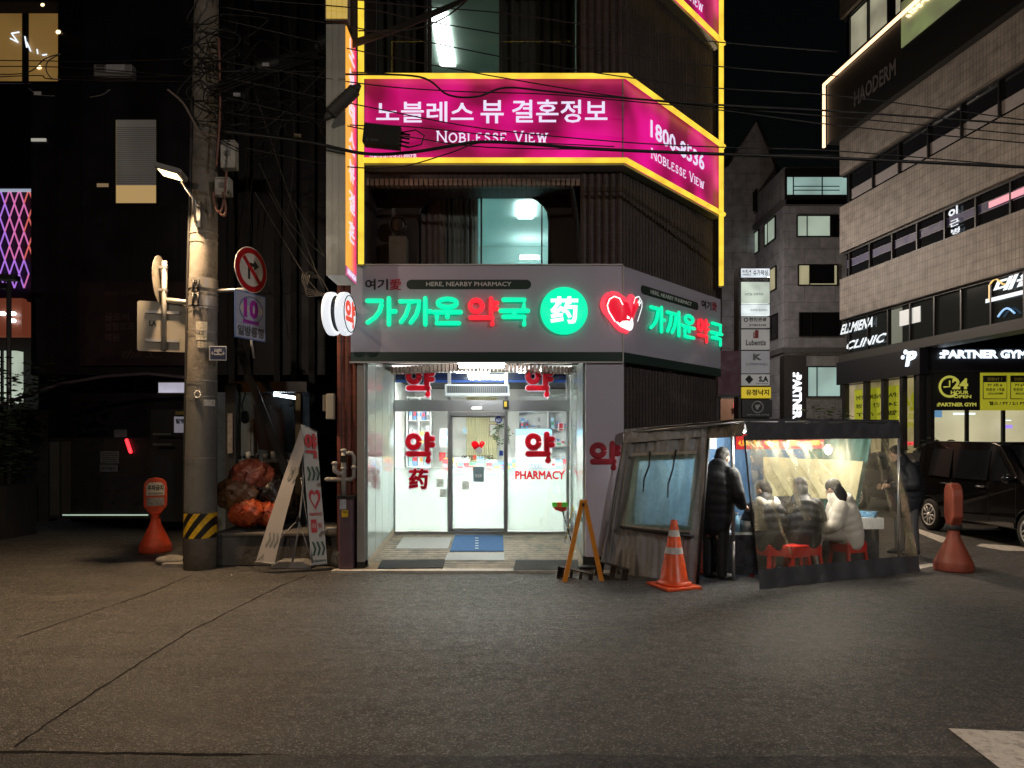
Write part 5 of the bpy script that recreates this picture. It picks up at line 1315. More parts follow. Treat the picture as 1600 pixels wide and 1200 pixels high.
# ------------------------------------------------------------ the food tent
TF = mat('beige_tarpaulin', (.27, .275, .285), .32, var=.08, vs=3, bump=.5, bs=7, dirt=(.2, .195, .19), ds=1.4)
TD = mat('charcoal_tent_fabric', (.065, .068, .075), .55, var=.15, vs=4, bump=.5, bs=12)
TB = mat('blue_tarpaulin', (.10, .20, .36), .4, var=.25, vs=3, bump=.8, bs=5)
TT = mat('teal_tarpaulin', (.04, .16, .15), .45, var=.3, vs=3, bump=.8, bs=6)
Lt, Bt, Nt, Rt, Kt = P(976, 672, 9.2), P(1108, 660, 8.72), P(1163, 655, 8.4), P(1404, 657, 9.9), Vector((3.8, 11.35, 2.02))
Lg, Bg, Ng, Rg, Kg = gnd(946, 893), gnd(1090, 912), gnd(1186, 921), gnd(1437, 893), Vector((3.85, 11.45, 0))
Rb = Vector((5.25, 10.6, 0))
tent = thing('food_tent', 'grey street food tent with clear vinyl front and beige side wall beside the pharmacy', 'tent', ((Nt + Rt) / 2 * 1.0).to_3d().xy.to_3d())
def lerp(a, b, t): return a * (1 - t) + b * t
dn = Vector((0, 0, 1))
ctr = (Lt + Rt + Nt + Kt) / 4 + Vector((0, 0, -.06))
m = MB()
for a, b in ((Lt, Nt), (Nt, Rt), (Rt, Kt), (Kt, Lt)):
    m.sheet(a, b, ctr, ctr, 10, 8, lambda u, v: -.05 * sin(pi * v) * 1 + .008 * sin(u * 23 + v * 5))
m.build('roof', TD, tent)
def valance(a, b, h, mt, k, name='valance'):
    m = MB(); q = random.Random(int(h * 1000)); ph = [q.uniform(0, 6) for _ in range(4)]
    m.sheet(a - dn * h, b - dn * h, b + dn * .01, a + dn * .01, 46, 6, lambda u, v: .035 * (1 - v) + .010 * sin(u * k + ph[0] + v * 2) + .006 * sin(u * k * 2.7 + ph[1] - v * 4) + .004 * sin(u * k * 6 + v * 9 + ph[2]))
    return m.build(name, mt, tent)
valance(Lt, Bt, .17, TF, 18); valance(Bt, Nt, .20, mat('olive_tarpaulin', (.13, .115, .085), .4, var=.3, vs=6, bump=.6, bs=9), 9); valance(Nt, Rt, .245, TD, 26); valance(Rt, Kt, .24, TD, 12); valance(Kt, Lt, .2, TD, 12)
m = MB(); m.sheet(Nt - dn * .25 + Vector((.0, .02, 0)), Rt - dn * .25 + Vector((.0, .02, 0)), Rt - dn * .19 + Vector((0, .02, 0)), Nt - dn * .19 + Vector((0, .02, 0)), 40, 1, lambda u, v: .004 * sin(u * 50)); m.build('valance_hem', TD, tent)
# beige side wall with a vinyl window
def wall_pt(u, v):      # v 0 bottom .. 1 top
    a = lerp(Lg, Bg, u); b = lerp(Lt, Bt, u)
    p = lerp(a, b, v)
    n = Vector((-.68, -.73, 0))
    fold = .034 * sin(u * 19 + 2.2 * sin(v * 2.6 + u * 5)) * (1 - .5 * v) + .018 * sin(u * 44 + 2 * sin(v * 4 + u * 9)) * (.4 + .6 * abs(v - .5)) + .008 * sin(u * 97 + 2 * sin(v * 5)) + .010 * sin(v * 13 - u * 9 + 2 * sin(u * 6)) * (v < .36 or v > .8) + .03 * (1 - v) ** 2 * sin(u * 15) + .012 * sin(v * 9 + u * 6) * (v < .4) * (.4 - v) * 2
    wv = (.05 if .2 < u < .9 and .4 < v < .86 else 1)
    wv = 1
    return p + n * fold * .8
W0, W1, V0, V1 = .22, .86, .36, .78
m = MB()
NU, NV = 110, 40
vs = [wall_pt(i / NU, j / NV) for j in range(NV + 1) for i in range(NU + 1)]
fs = []
for j in range(NV):
    for i in range(NU):
        u, v = (i + .5) / NU, (j + .5) / NV
        if W0 < u < W1 and V0 < v < V1: continue
        fs.append((j * (NU + 1) + i, j * (NU + 1) + i + 1, (j + 1) * (NU + 1) + i + 1, (j + 1) * (NU + 1) + i))
m.add(vs, fs, True); m.build('side_wall', TF, tent)
def crinkle(N, sock):
    tc = N.nodes.new('ShaderNodeTexCoord'); n = N.nodes.new('ShaderNodeTexNoise'); n.inputs['Scale'].default_value = 3.5; n.inputs['Detail'].default_value = 9; n.inputs['Roughness'].default_value = .7; n.inputs['Distortion'].default_value = 2.5
    N.links.new(tc.outputs['Object'], n.inputs['Vector']); r = N.nodes.new('ShaderNodeMapRange'); r.inputs[1].default_value = .35; r.inputs[2].default_value = .75; r.inputs[3].default_value = .45; r.inputs[4].default_value = .68; N.links.new(n.outputs[0], r.inputs[0]); N.links.new(r.outputs[0], sock)
WV = see_through('crinkled_window_vinyl', (.72, .88, .80), .07, .25, .4, (.36, .50, .43), crinkle)
n_ = Vector((-.68, -.73, 0))
def wp(px_u, v, d=.05):
    return lerp(lerp(Lg, Bg, px_u), lerp(Lt, Bt, px_u), v) + n_ * d
q = random.Random(5)
m = MB(); m.sheet(wp(.17, .335), wp(.92, .315), wp(.9, .81), wp(.21, .82), 50, 36, lambda u, v: .012 * sin(u * 21 + 3 * v * v) * (.4 + .6 * v) + .014 * sin((u - .5) * 14 * (1.6 - v)) * (1 - v) + q.uniform(-.003, .003)); win = m.build('side_window', WV, tent)
m = MB(); m.sheet(wp(.16, .815, .062), wp(.91, .805, .062), wp(.91, .825, .062), wp(.16, .835, .062), 30, 1, lambda u, v: .004 * sin(u * 40)); m.sheet(wp(.15, .33, .062), wp(.93, .31, .062), wp(.93, .325, .062), wp(.15, .345, .062), 30, 1, lambda u, v: .004 * sin(u * 30)); m.build('window_hem', mat('vinyl_hem', (.34, .32, .28), .3), tent)
m = MB(); m.tube([wp(.13, .325, .06), wp(.95, .29, .06)], .022, 8); m.build('roll_bar', BLACK, tent)
m = MB()
m.tube([wp(.38, .84, .07), wp(.39, .74, .075), wp(.35, .66, .075), wp(.355, .57, .07)], [.014, .012, .01, .007], 5); m.tube([wp(.68, .84, .07), wp(.67, .72, .075), wp(.63, .62, .07), wp(.64, .53, .07)], [.014, .01, .012, .006], 5); m.build('tie_strap', BLACK, tent)
m = MB(); pts0 = [lerp(Lg, Lt, t) for t in (0, .2, .5, 1)]
m.sheet(Lg + Vector((-.10, -.06, 0)), Lg + Vector((.06, -.05, 0)), Lt + Vector((.06, -.04, -.15)), Lt + Vector((-.02, .02, -.15)), 10, 14, lambda u, v: .03 * sin(u * 12 + v * 3)); m.build('corner_flap', TF, tent)
# front vinyl with golden creases, skirt
def streaks(N, sock):
    uv = N.nodes.new('ShaderNodeTexCoord'); tc = N.nodes.new('ShaderNodeTexNoise'); mp = N.nodes.new('ShaderNodeMapping'); mp.inputs['Rotation'].default_value = (0, math.radians(-28), math.radians(-24)); mp.inputs['Scale'].default_value = (7.5, 1, .35)
    N.links.new(uv.outputs['Object'], mp.inputs[0]); N.links.new(mp.outputs[0], tc.inputs['Vector']); tc.inputs['Scale'].default_value = 1; tc.inputs['Detail'].default_value = 3
    r = N.nodes.new('ShaderNodeMapRange'); r.inputs[1].default_value = .58; r.inputs[2].default_value = .78; r.inputs[3].default_value = .07; r.inputs[4].default_value = .52; N.links.new(tc.outputs[0], r.inputs[0]); N.links.new(r.outputs[0], sock)
VIN = see_through('clear_vinyl', (.98, .97, .94), .06, .07, .1, (.92, .84, .62), streaks)
def foldfade(N, sock):
    tc = N.nodes.new('ShaderNodeTexCoord'); n = N.nodes.new('ShaderNodeTexNoise'); n.inputs['Scale'].default_value = 5; n.inputs['Detail'].default_value = 5; N.links.new(tc.outputs['Object'], n.inputs['Vector'])
    r = N.nodes.new('ShaderNodeMapRange'); r.inputs[1].default_value = .35; r.inputs[2].default_value = .7; r.inputs[3].default_value = .12; r.inputs[4].default_value = .42; N.links.new(n.outputs[0], r.inputs[0]); N.links.new(r.outputs[0], sock)
FOLD = see_through('folded_vinyl', (.95, .92, .84), .12, .2, .3, (.98, .86, .58), foldfade)
n2 = (Rt - Nt).cross(dn).normalized()
v_tl, v_tr = Nt - dn * .24, lerp(Nt, Rt, .965) - dn * .24
sk = .2
gb = lambda g, t, k: lerp(g, t, k)
v_bl, v_br = gb(Ng, Nt, .11), gb(Rg, Rt, .1)
def vf(u, v):
    return .03 * sin(u * 7 + v * 3) * sin(pi * v) + .012 * sin(u * 40 - v * 26) * max(0, 1 - u * 1.6) + .006 * sin(u * 90 + v * 12) * (u > .8)
m = MB(); m.sheet(v_bl, v_br, v_tr, v_tl, 70, 40, vf); m.build('front_vinyl', VIN, tent)
# creases: narrow gathered folds of doubled vinyl running from the top edge
def vpt(u, v, d=.02): return lerp(lerp(v_bl, v_br, u), lerp(v_tl, v_tr, u), v) + n2 * (vf(u, v) + d)
q = random.Random(11)
for (u0, u1, vend, w0, w1) in ((.02, .20, .10, .016, .006), (.07, .22, .42, .03, .03), (.15, .33, .35, .035, .022), (.24, .40, .52, .026, .012), (.31, .46, .62, .022, .008), (.37, .50, .7, .016, .006), (.92, .97, .0, .022, .03), (.84, .86, .3, .012, .006), (.02, .04, .3, .02, .03)):
    k = 16; m = MB(); w0 *= 1.6; w1 *= 2.2
    for i in range(k):
        t0, t1 = i / k, (i + 1) / k
        f = lambda t: (u0 + (u1 - u0) * t + .012 * sin(t * 5 + u0 * 40), 1 - (1 - vend) * t, w0 + (w1 - w0) * t)
        (ua, va, wa), (ub, vb_, wb) = f(t0), f(t1)
        a0, a1, b0, b1 = vpt(ua - wa * .5, va, .012), vpt(ua + wa * .5, va, .012), vpt(ub - wb * .5, vb_, .012), vpt(ub + wb * .5, vb_, .012)
        am, bm = vpt(ua, va, .024), vpt(ub, vb_, .024)
        m.add([a0, am, bm, b0, a1, b1], [(0, 1, 2, 3), (1, 4, 5, 2)], True)
    m.build('vinyl_crease', FOLD, tent)
m = MB(); m.sheet(Ng, Rg, gb(Rg, Rt, .105), gb(Ng, Nt, .115), 60, 6, lambda u, v: .02 * sin(u * 22 + v * 2) * (1 - v) + .012 * sin(u * 51) + .006); m.build('skirt', TD, tent)
m = MB(); m.tube([gb(Ng, Nt, .1), Nt - dn * .2], .012, 6); m.tube([gb(Bg, Bt, .0), Bt - dn * .1], .02, 6); m.build('dark_hem', BLACK, tent)
# poles
m = MB()
for a, b in ((Lt, Lg), (Kt, Kg), (Rt, lerp(Rg, Rb, .3)), (Nt, Nt)):
    if a is not b: m.tube([(a.x + .03, a.y + .05, 0), (a.x + .03, a.y + .05, a.z - .03)], .02, 8)
m.tube([P(1146, 846, 8.75) * 1, P(1144, 672, 8.75)], .022, 10); m.build('frame_pole', STEEL, tent)
m = MB(); m.tube([P(1146, 846, 8.75), (P(1146, 846, 8.75).x, 8.75, 0)], .022, 8); m.build('frame_pole', STEEL, tent)
m = MB()
for a, b in ((Lt, Kt), (Kt, Rt), (Nt, Rt), (Nt, Lt)): m.tube([a - dn * .03, b - dn * .03], .015, 6)
m.build('roof_rail', STEEL, tent)
# back walls: blue, then teal, with a red menu banner
def rag(k, amp): return lambda u, v: amp * sin(u * k + 2 * v) + amp * .6 * sin(u * k * 2.3 - v * 5 + 1)
m = MB(); m.sheet(lerp(Lg, Kg, .15) + dn * .1, Kg, Kt, lerp(Lt, Kt, .1), 40, 14, rag(26, .03)); m.build('back_wall', TB, tent)
K2, KR = lerp(Kt, Rt, .70), lerp(Kg, Rb, .70)
m = MB(); m.sheet(Kg, lerp(Kg, Rb, .45), lerp(Kt, Rt, .45), Kt, 30, 14, rag(18, .025)); m.build('back_wall', TB, tent)
m = MB(); m.sheet(lerp(Kg, Rb, .44), lerp(Kg, Rb, .88), lerp(Kt, Rt, .86), lerp(Kt, Rt, .44), 30, 14, rag(15, .03)); m.build('back_wall', TT, tent)
bw_ = lambda u, z: lerp(lerp(Kg, Rb, u), lerp(Kt, Rt, u), z / 2.0) + Vector((-.06, -.12, 0))
m = MB(); m.sheet(bw_(.12, .85), bw_(.84, .85), bw_(.84, 1.42), bw_(.12, 1.45), 30, 8, rag(13, .02)); m.build('khaki_panel', mat('khaki_tarpaulin', (.60, .56, .34), .5, var=.15, bump=.6, bs=6), tent)
MBX = Plane((lerp(Kt, Rt, .02).x - .02, lerp(Kt, Rt, .02).y - .05), ((Rt - Kt).x, (Rt - Kt).y))
t = thing('menu_banner', 'red menu banner with yellow prices hung under the tent roof', 'banner', MBX.pt(.5, 1.8))
m = MB(); m.sheet(MBX.pt(-.15, 1.58), MBX.pt(1.1, 1.60), MBX.pt(1.1, 1.80), MBX.pt(-.15, 1.80), 20, 2, lambda u, v: .01 * sin(u * 20)); m.build('banner_cloth', mat('red_banner', (.55, .02, .03), .5), t)
m = MB()
for i in range(4): text_uv(m, ('4,500', '4,500', '5,000', '6,000')[i], MBX, -.1 + i * .31, .12 + i * .31, 1.63, 1.73, .03, d=.02)
m.build('lettering', mat('banner_yellow', (.85, .6, .05), .5), t)
# another stretch of the same red banner seen through the opening
MB2 = Plane((lerp(Lt, Kt, .80).x + .04, lerp(Lt, Kt, .80).y - .06), ((Kt - Lt).x, (Kt - Lt).y))
t = thing('menu_banner', 'short red banner with a yellow 4,500 seen through the tent opening', 'banner', MB2.pt(.2, 1.8))
m = MB(); m.quad(MB2.pt(0.1, 1.58), MB2.pt(.58, 1.58), MB2.pt(.58, 1.82), MB2.pt(.1, 1.82)); m.build('banner_cloth', MT['red_banner'], t)
m = MB(); text_uv(m, '4,500', MB2, .14, .50, 1.62, 1.72, .03, d=.01); m.build('lettering', MT['banner_yellow'], t)
t = thing('menu_sheet', 'white handwritten menu sheet hung in the tent opening', 'menu', P(1117, 690, 9.6))
mp_ = front(9.6); m = MB(); bar(m, 1109, 1119, 680, 701, mp_, 0, .004); m.build('paper', PAPER, t); m = MB()
for i in range(5): text(m, '메뉴판', mp_, 1110.5, 1117, 682 + i * 3.7, 684.4 + i * 3.7, .02, d=.006)
m.build('lettering', INK, t)
# lamps in the tent
t = thing('tent_lamp', 'white bulb lamp hanging inside the clear tent front', 'lamp', P(1294, 700, 9.35))
lc = P(1294, 700, 9.35)
m = MB(); m.lathe([(0, .05), (.03, .05), (.06, .0), (.055, -.02), (0, -.02)], 18, Matrix.Translation(lc)); m.build('shade', WHITE, t)
m = MB(); m.ell(lc + Vector((0, 0, -.04)), (.035, .035, .04)); m.build('bulb', glow('tent_bulb', (1, .95, .85), 60), t); m = MB(); m.tube([lc + Vector((0, 0, .05)), lc + Vector((0, 0, .32))], .005, 5); m.build('cord', BLACK, t)
lamp('tent_lamp_light', 'POINT', lc + Vector((0, 0, -.12)), 62, (1, .9, .74), t, .05)
t = thing('tent_tube', 'bright tube lamp under the near roof rail of the tent', 'lamp', lerp(Nt, Rt, .2))
a, b = lerp(Nt, Rt, .06) + Vector((-.03, .16, -.16)), lerp(Nt, Rt, .40) + Vector((-.03, .16, -.16))
m = MB(); m.tube([a, b], .016, 8); m.build('tube', glow('tent_tube_light', (1, .94, .82), 420), t); m = MB(); m.box((a.x - .02, a.y, a.z + .017), (a.x + .02, a.y + .05, a.z + .05)); m.tube([a + Vector((0, 0, .03)), b + Vector((0, 0, .03))], .018, 6); m.build('housing', WHITE, t)
t = thing('work_lamp', 'cold white work lamp above the counter in the tent opening', 'lamp', P(1150, 668, 9.5))
wl = P(1150, 674, 9.6); m = MB(); m.tube([wl + Vector((-.2, .1, 0)), wl + Vector((.2, .25, 0))], .018, 8); m.build('tube', glow('cold_work_tube', (.75, .88, 1), 70), t)
m = MB(); m.tube([wl + Vector((-.21, .1, .03)), wl + Vector((.21, .25, .03))], .02, 6); m.build('housing', WHITE, t)
# counter, goods, stools
t = thing('tent_counter', 'low counter with a white top crowded with cups and pots inside the tent', 'counter', (3.0, 9.3, 0))
tz = .56
m = MB(); m.box((2.45, 8.98, tz - .03), (3.35, 10.1, tz)); m.box((3.36, 9.55, tz - .03), (5.0, 10.1, tz + .12)); m.build('table_top', mat('counter_white', (.6, .62, .63), .35, var=.1), t)
m = MB(); m.sheet((2.45, 8.97, .03), (3.36, 8.97, .03), (3.36, 8.97, tz - .03), (2.45, 8.97, tz - .03), 30, 6, rag(30, .012)); m.box((3.4, 9.58, .02), (4.95, 9.62, tz + .08)); m.build('counter_skirt', mat('dark_counter_skirt', (.03, .032, .04), .3, var=.2), t)
q = random.Random(21)
goods = [('paper_cup', (.045, .11), 'cup'), ('steel_pot', (.11, .14), 'pot'), ('plastic_tub', (.09, .07), 'tub')]
gm_ = {'paper_cup': mat('cup_white', (.7, .7, .68), .5), 'steel_pot': STEEL, 'plastic_tub': mat('tub_blue', (.12, .3, .5), .4)}
first = {}
for i in range(30):
    n, (r, h), c = goods[q.choice([0, 0, 0, 1, 2])]
    x, y = (q.uniform(2.55, 3.3), q.uniform(9.04, 10.0)) if i < 14 else (q.uniform(3.4, 4.9), q.uniform(9.65, 10.0))
    z = tz if i < 14 else tz + .12
    if n not in first:
        o = thing(n, '', c, (x, y, z)); m = MB(); m.lathe([(0, 0), (r * .75, 0), (r, h), (r * .93, h), (r * .7, .01), (0, .011)], 16); m.build('vessel', gm_[n], o, True)
        m = MB(); m.lathe([(r * .99, h - .004), (r * 1.06, h), (r * .99, h + .006)], 16); m.build('rim', gm_[n], o, True); first[n] = o
    else: o = copy_thing(first[n], (x, y, z))
    tag(o, {'paper_cup': 'white paper cup among the clutter on the tent counter', 'steel_pot': 'shiny steel pot among the clutter on the tent counter', 'plastic_tub': 'blue plastic tub among the clutter on the tent counter'}[n], c, {'paper_cup': 'paper cups on the tent counter', 'steel_pot': 'steel pots on the tent counter', 'plastic_tub': 'blue tubs on the tent counter'}[n])
t = thing('water_bottle', 'clear blue water bottle beside the pole on the tent counter', 'bottle', (2.72 + .14, 9.05, tz)); m = MB(); m.lathe([(0, 0), (.045, 0), (.045, .14), (.02, .19), (.02, .22), (0, .221)], 14); m.build('bottle_body', mat('bottle_blue', (.25, .5, .7), .15), t, True); m = MB(); m.lathe([(0, .2215), (.022, .2215), (.022, .245), (0, .2451)], 12); m.build('cap', mat('cap_white', (.7, .7, .72), .4), t, True)
STR = mat('red_stool_plastic', (.62, .025, .02), .35, var=.08)
def stool(x, y, rz):
    t = thing('plastic_stool', 'red plastic stool under the seated customers in the tent', 'stool', (x, y, 0), 'red plastic stools in the tent')
    m = MB(); m.box((-.15, -.15, .41), (.15, .15, .44)); bevel(m.build('seat', STR, t, True), .012)
    for sx in (-1, 1):
        for sy in (-1, 1):
            m = MB(); m.add([(sx * .14 + a * .03 * -sx, sy * .14 + b * .03 * -sy, .41) for a, b in ((0, 0), (1, 0), (1, 1), (0, 1))] + [(sx * .19 + a * .045 * -sx, sy * .19 + b * .045 * -sy, 0) for a, b in ((0, 0), (1, 0), (1, 1), (0, 1))], [(0, 1, 2, 3), (7, 6, 5, 4), (0, 4, 5, 1), (1, 5, 6, 2), (2, 6, 7, 3), (3, 7, 4, 0)]); m.build('leg', STR, t, True)
    m = MB()
    for a in range(4):
        M = Matrix.Rotation(a * pi / 2, 4, 'Z'); m.box((-.15, -.158, .30), (.15, -.15, .41), M)
    m.build('apron', STR, t, True)
    t.rotation_euler = (0, 0, rz); return t
st0 = stool(3.25, 8.9, .3)
copy_thing(st0, (3.66, 8.93, 0), .25); copy_thing(st0, (4.33, 9.15, 0), .35); copy_thing(st0, (3.46, 8.80, 0), .5)

# ------------------------------------------------------------ people
SKIN = mat('skin', (.48, .30, .22), .5, var=.06); HAIR = mat('black_hair', (.008, .007, .007), .75, var=.3, vs=30)
JBLK = mat('black_padded_nylon', (.013, .014, .018), .6, spec=.3, var=.2, vs=5, bump=.25, bs=25); JWHT = mat('cream_padded_nylon', (.68, .64, .55), .5, var=.05, vs=6, bump=.25, bs=20)
TRB = mat('black_trousers', (.012, .012, .014), .8); TRW = mat('pale_trousers', (.55, .53, .49), .8, var=.06); GHOOD = mat('grey_beige_hood', (.32, .30, .26), .85, var=.1); JNAV = mat('navy_padded_nylon', (.008, .009, .014), .6, spec=.3, var=.2, bump=.25, bs=25); TRG = mat('grey_trousers', (.06, .06, .065), .8)
def limb(m, pts, rs, puff=0, seg=14, n=12):
    """soft limb along a polyline with tapering radii, optional quilted puffs"""
    P_ = [Vector(p) for p in pts]; out, rr = [], []
    k = len(P_) - 1
    L = [(P_[i + 1] - P_[i]).length for i in range(k)]
    for i in range(k):
        c = max(3, int(L[i] / .022))
        for j in range(c):
            t = j / c; out.append(P_[i].lerp(P_[i + 1], t)); rr.append(rs[i] + (rs[i + 1] - rs[i]) * t)
    out.append(P_[-1]); rr.append(rs[-1])
    # round the corners
    for _ in range(4):
        out = [out[0]] + [(out[i - 1] + out[i] * 2 + out[i + 1]) / 4 for i in range(1, len(out) - 1)] + [out[-1]]
    if puff:
        acc = 0
        for i in range(1, len(out)):
            acc += (out[i] - out[i - 1]).length
            rr[i] *= 1 + puff * (abs(sin(acc * pi / .095)) ** .7 - .6)
    m.tube(out, rr, n, True, None, True)
def squash_torso(m, start, c, ax, f):
    """flatten everything added since `start` along horizontal axis ax about centre c"""
    for i in range(start, len(m.v)):
        d = m.v[i] - c; k = d.dot(ax); m.v[i] = m.v[i] - ax * k * (1 - f)
def person(label, base, parts_fn):
    t = thing('person', label, 'person', base)
    parts_fn(t)
    return t
def head_on(t, c, fwd, r=.105, hair='short', mt=HAIR, tiltdown=0):
    """head with nose, ears, eyes, mouth; c centre, fwd horizontal look direction"""
    f = Vector(fwd).normalized(); z = Vector((0, 0, 1)); f = (f - z * tiltdown).normalized(); s = f.cross(z).normalized(); u = s.cross(f).normalized()
    M = Matrix(((s.x, f.x, u.x, c[0]), (s.y, f.y, u.y, c[1]), (s.z, f.z, u.z, c[2]), (0, 0, 0, 1)))
    m = MB(); k = r / .105
    m.ell((0, 0, .01 * k), (.078 * k, .098 * k, .118 * k), 18, 14, M); m.ell((0, .03 * k, -.06 * k), (.06 * k, .07 * k, .06 * k), 14, 10, M)
    m.tube([M @ Vector((0, -.02 * k, -.04 * k)), M @ Vector((0, -.04 * k, -.17 * k))], [.055 * k, .06 * k], 12, True, None, True)
    m.tube([M @ Vector((0, .095 * k, .03 * k)), M @ Vector((0, .118 * k, -.015 * k))], [.009 * k, .016 * k], 8, True, None, True)
    for sx in (-1, 1): m.ell((sx * .08 * k, -.005 * k, 0), (.012 * k, .02 * k, .03 * k), 8, 8, M)
    return m, M, k
def finish_head(t, m, M, k, hair):
    b = fuse(m.build('body', SKIN, t), .009 * k, 2)
    e = MB()
    for sx in (-1, 1): e.ell((sx * .032 * k, .086 * k, .02 * k), (.013 * k, .008 * k, .006 * k), 8, 6, M)
    e.build('eyes', BLACK, t)
    e = MB(); e.ell((0, .092 * k, -.055 * k), (.024 * k, .008 * k, .005 * k), 10, 6, M); e.build('mouth', mat('lips', (.35, .12, .1), .5), t)
    h = MB()
    if hair == 'short': h.ell((0, -.018 * k, .045 * k), (.088 * k, .1 * k, .095 * k), 18, 12, M, .05, 3); h.ell((0, -.05 * k, -.01 * k), (.08 * k, .065 * k, .09 * k), 16, 10, M, .05, 4)
    elif hair == 'long': h.ell((0, -.022 * k, .04 * k), (.093 * k, .105 * k, .1 * k), 18, 12, M, .05, 3); h.ell((0, -.06 * k, -.09 * k), (.09 * k, .06 * k, .15 * k), 16, 10, M, .06, 4)
    if h.v: fuse(h.build('hair', HAIR, t), .012, 1)
def hand(m, wrist, d, up, k=1.0, curl=.5):
    """palm, four unequal bent fingers and a thumb added to mesh m"""
    d = Vector(d).normalized(); up = Vector(up).normalized(); s = d.cross(up).normalized(); w = Vector(wrist)
    m.tube([w, w + d * .04 * k, w + d * .085 * k], [.026 * k, .036 * k, .034 * k], 10, True, None, True)
    for i, L in enumerate((.062, .072, .067, .052)):
        b = w + d * .085 * k + s * (-.03 + .02 * i) * k
        a1 = d * cos(curl) - up * sin(curl); a2 = d * cos(curl * 2.2) - up * sin(curl * 2.2)
        m.tube([b, b + a1 * L * .55 * k, b + (a1 * .55 + a2 * .45) * L * k], [.0095 * k, .009 * k, .0075 * k], 7, True, None, True)
    b = w + d * .03 * k - s * .03 * k
    m.tube([b, b + (d * .6 - s * .7) * .04 * k, b + (d * .6 - s * .7) * .04 * k + (d * .9 - s * .1 - up * .4) * .03 * k], [.012 * k, .010 * k, .008 * k], 7, True, None, True)
# 1 standing customer, seen from behind at the opening
def p1(t):
    x, y = 2.53, 8.86; s = MB()
    F = Vector((.75, .65, 0)).normalized(); Sd = Vector((.65, -.75, 0)).normalized()
    o = Vector((x, y, 0))
    leg = MB()
    for k in (-1, 1): limb(leg, [o + Sd * .09 * k + Vector((0, 0, .86)), o + Sd * .10 * k + F * .02 + Vector((0, 0, .48)), o + Sd * .10 * k + Vector((0, 0, .07))], [.105, .08, .065])
    fuse(leg.build('trousers', TRB, t), .02)
    sh = MB()
    for k in (-1, 1): sh.ell(o + Sd * .10 * k + F * .05 + Vector((0, 0, .045)), (.055, .055, .045)); sh.ell(o + Sd * .10 * k + F * .13 + Vector((0, 0, .035)), (.05, .05, .035)); sh.ell(o + Sd * .1 * k + F * .19 + Vector((0, 0, .03)), (.04, .04, .03))
    fuse(sh.build('shoes', mat('grey_shoes', (.2, .2, .2), .6), t), .012)
    j = MB(); st = len(j.v)
    limb(j, [o + Vector((0, 0, .74)), o + F * .0 + Vector((0, 0, 1.0)), o + F * .05 + Vector((0, 0, 1.22)), o + F * .1 + Vector((0, 0, 1.36))], [.215, .235, .235, .15], .065, 20, 20)
    squash_torso(j, st, o, F, .78)
    for k in (-1, 1):
        limb(j, [o + Sd * .19 * k + F * .07 + Vector((0, 0, 1.30)), o + Sd * .275 * k + F * .06 + Vector((0, 0, 1.05)), o + Sd * .22 * k + F * .25 + Vector((0, 0, .92))], [.105, .095, .07], .06)
    st = len(j.v); limb(j, [o + F * .10 + Vector((0, 0, 1.36)), o + F * .125 + Vector((0, 0, 1.43))], [.10, .095])
    fuse(j.build('padded_jacket', JBLK, t), .016, 2)
    m, M, k = head_on(t, o + F * .17 + Vector((0, 0, 1.50)), F, .108, tiltdown=.45)
    hand(m, o + Sd * .21 + F * .27 + Vector((0, 0, .90)), F - Vector((0, 0, .2)), (0, 0, 1)); hand(m, o - Sd * .2 + F * .27 + Vector((0, 0, .90)), F - Vector((0, 0, .2)), (0, 0, 1))
    limb(m, [o + F * .12 + Vector((0, 0, 1.38)), o + Vector((0, 0, 1.1)), o + Vector((0, 0, .8))], [.06, .10, .11]); 
    for k2 in (-1, 1): limb(m, [o + Sd * .02 * k2 + F * .07 + Vector((0, 0, 1.28)), o + Sd * .19 * k2 + F * .07 + Vector((0, 0, 1.28)), o + Sd * .27 * k2 + F * .06 + Vector((0, 0, 1.05)), o + Sd * .21 * k2 + F * .28 + Vector((0, 0, .9))], [.05, .045, .04, .03]); limb(m, [o + Vector((0, 0, .82)), o + Sd * .1 * k2 + Vector((0, 0, .5)), o + Sd * .1 * k2 + Vector((0, 0, .08))], [.09, .06, .045])
    finish_head(t, m, M, k, 'short')
person('standing person in a black padded jacket seen from behind in the tent opening', (2.53, 8.86, 0), p1)
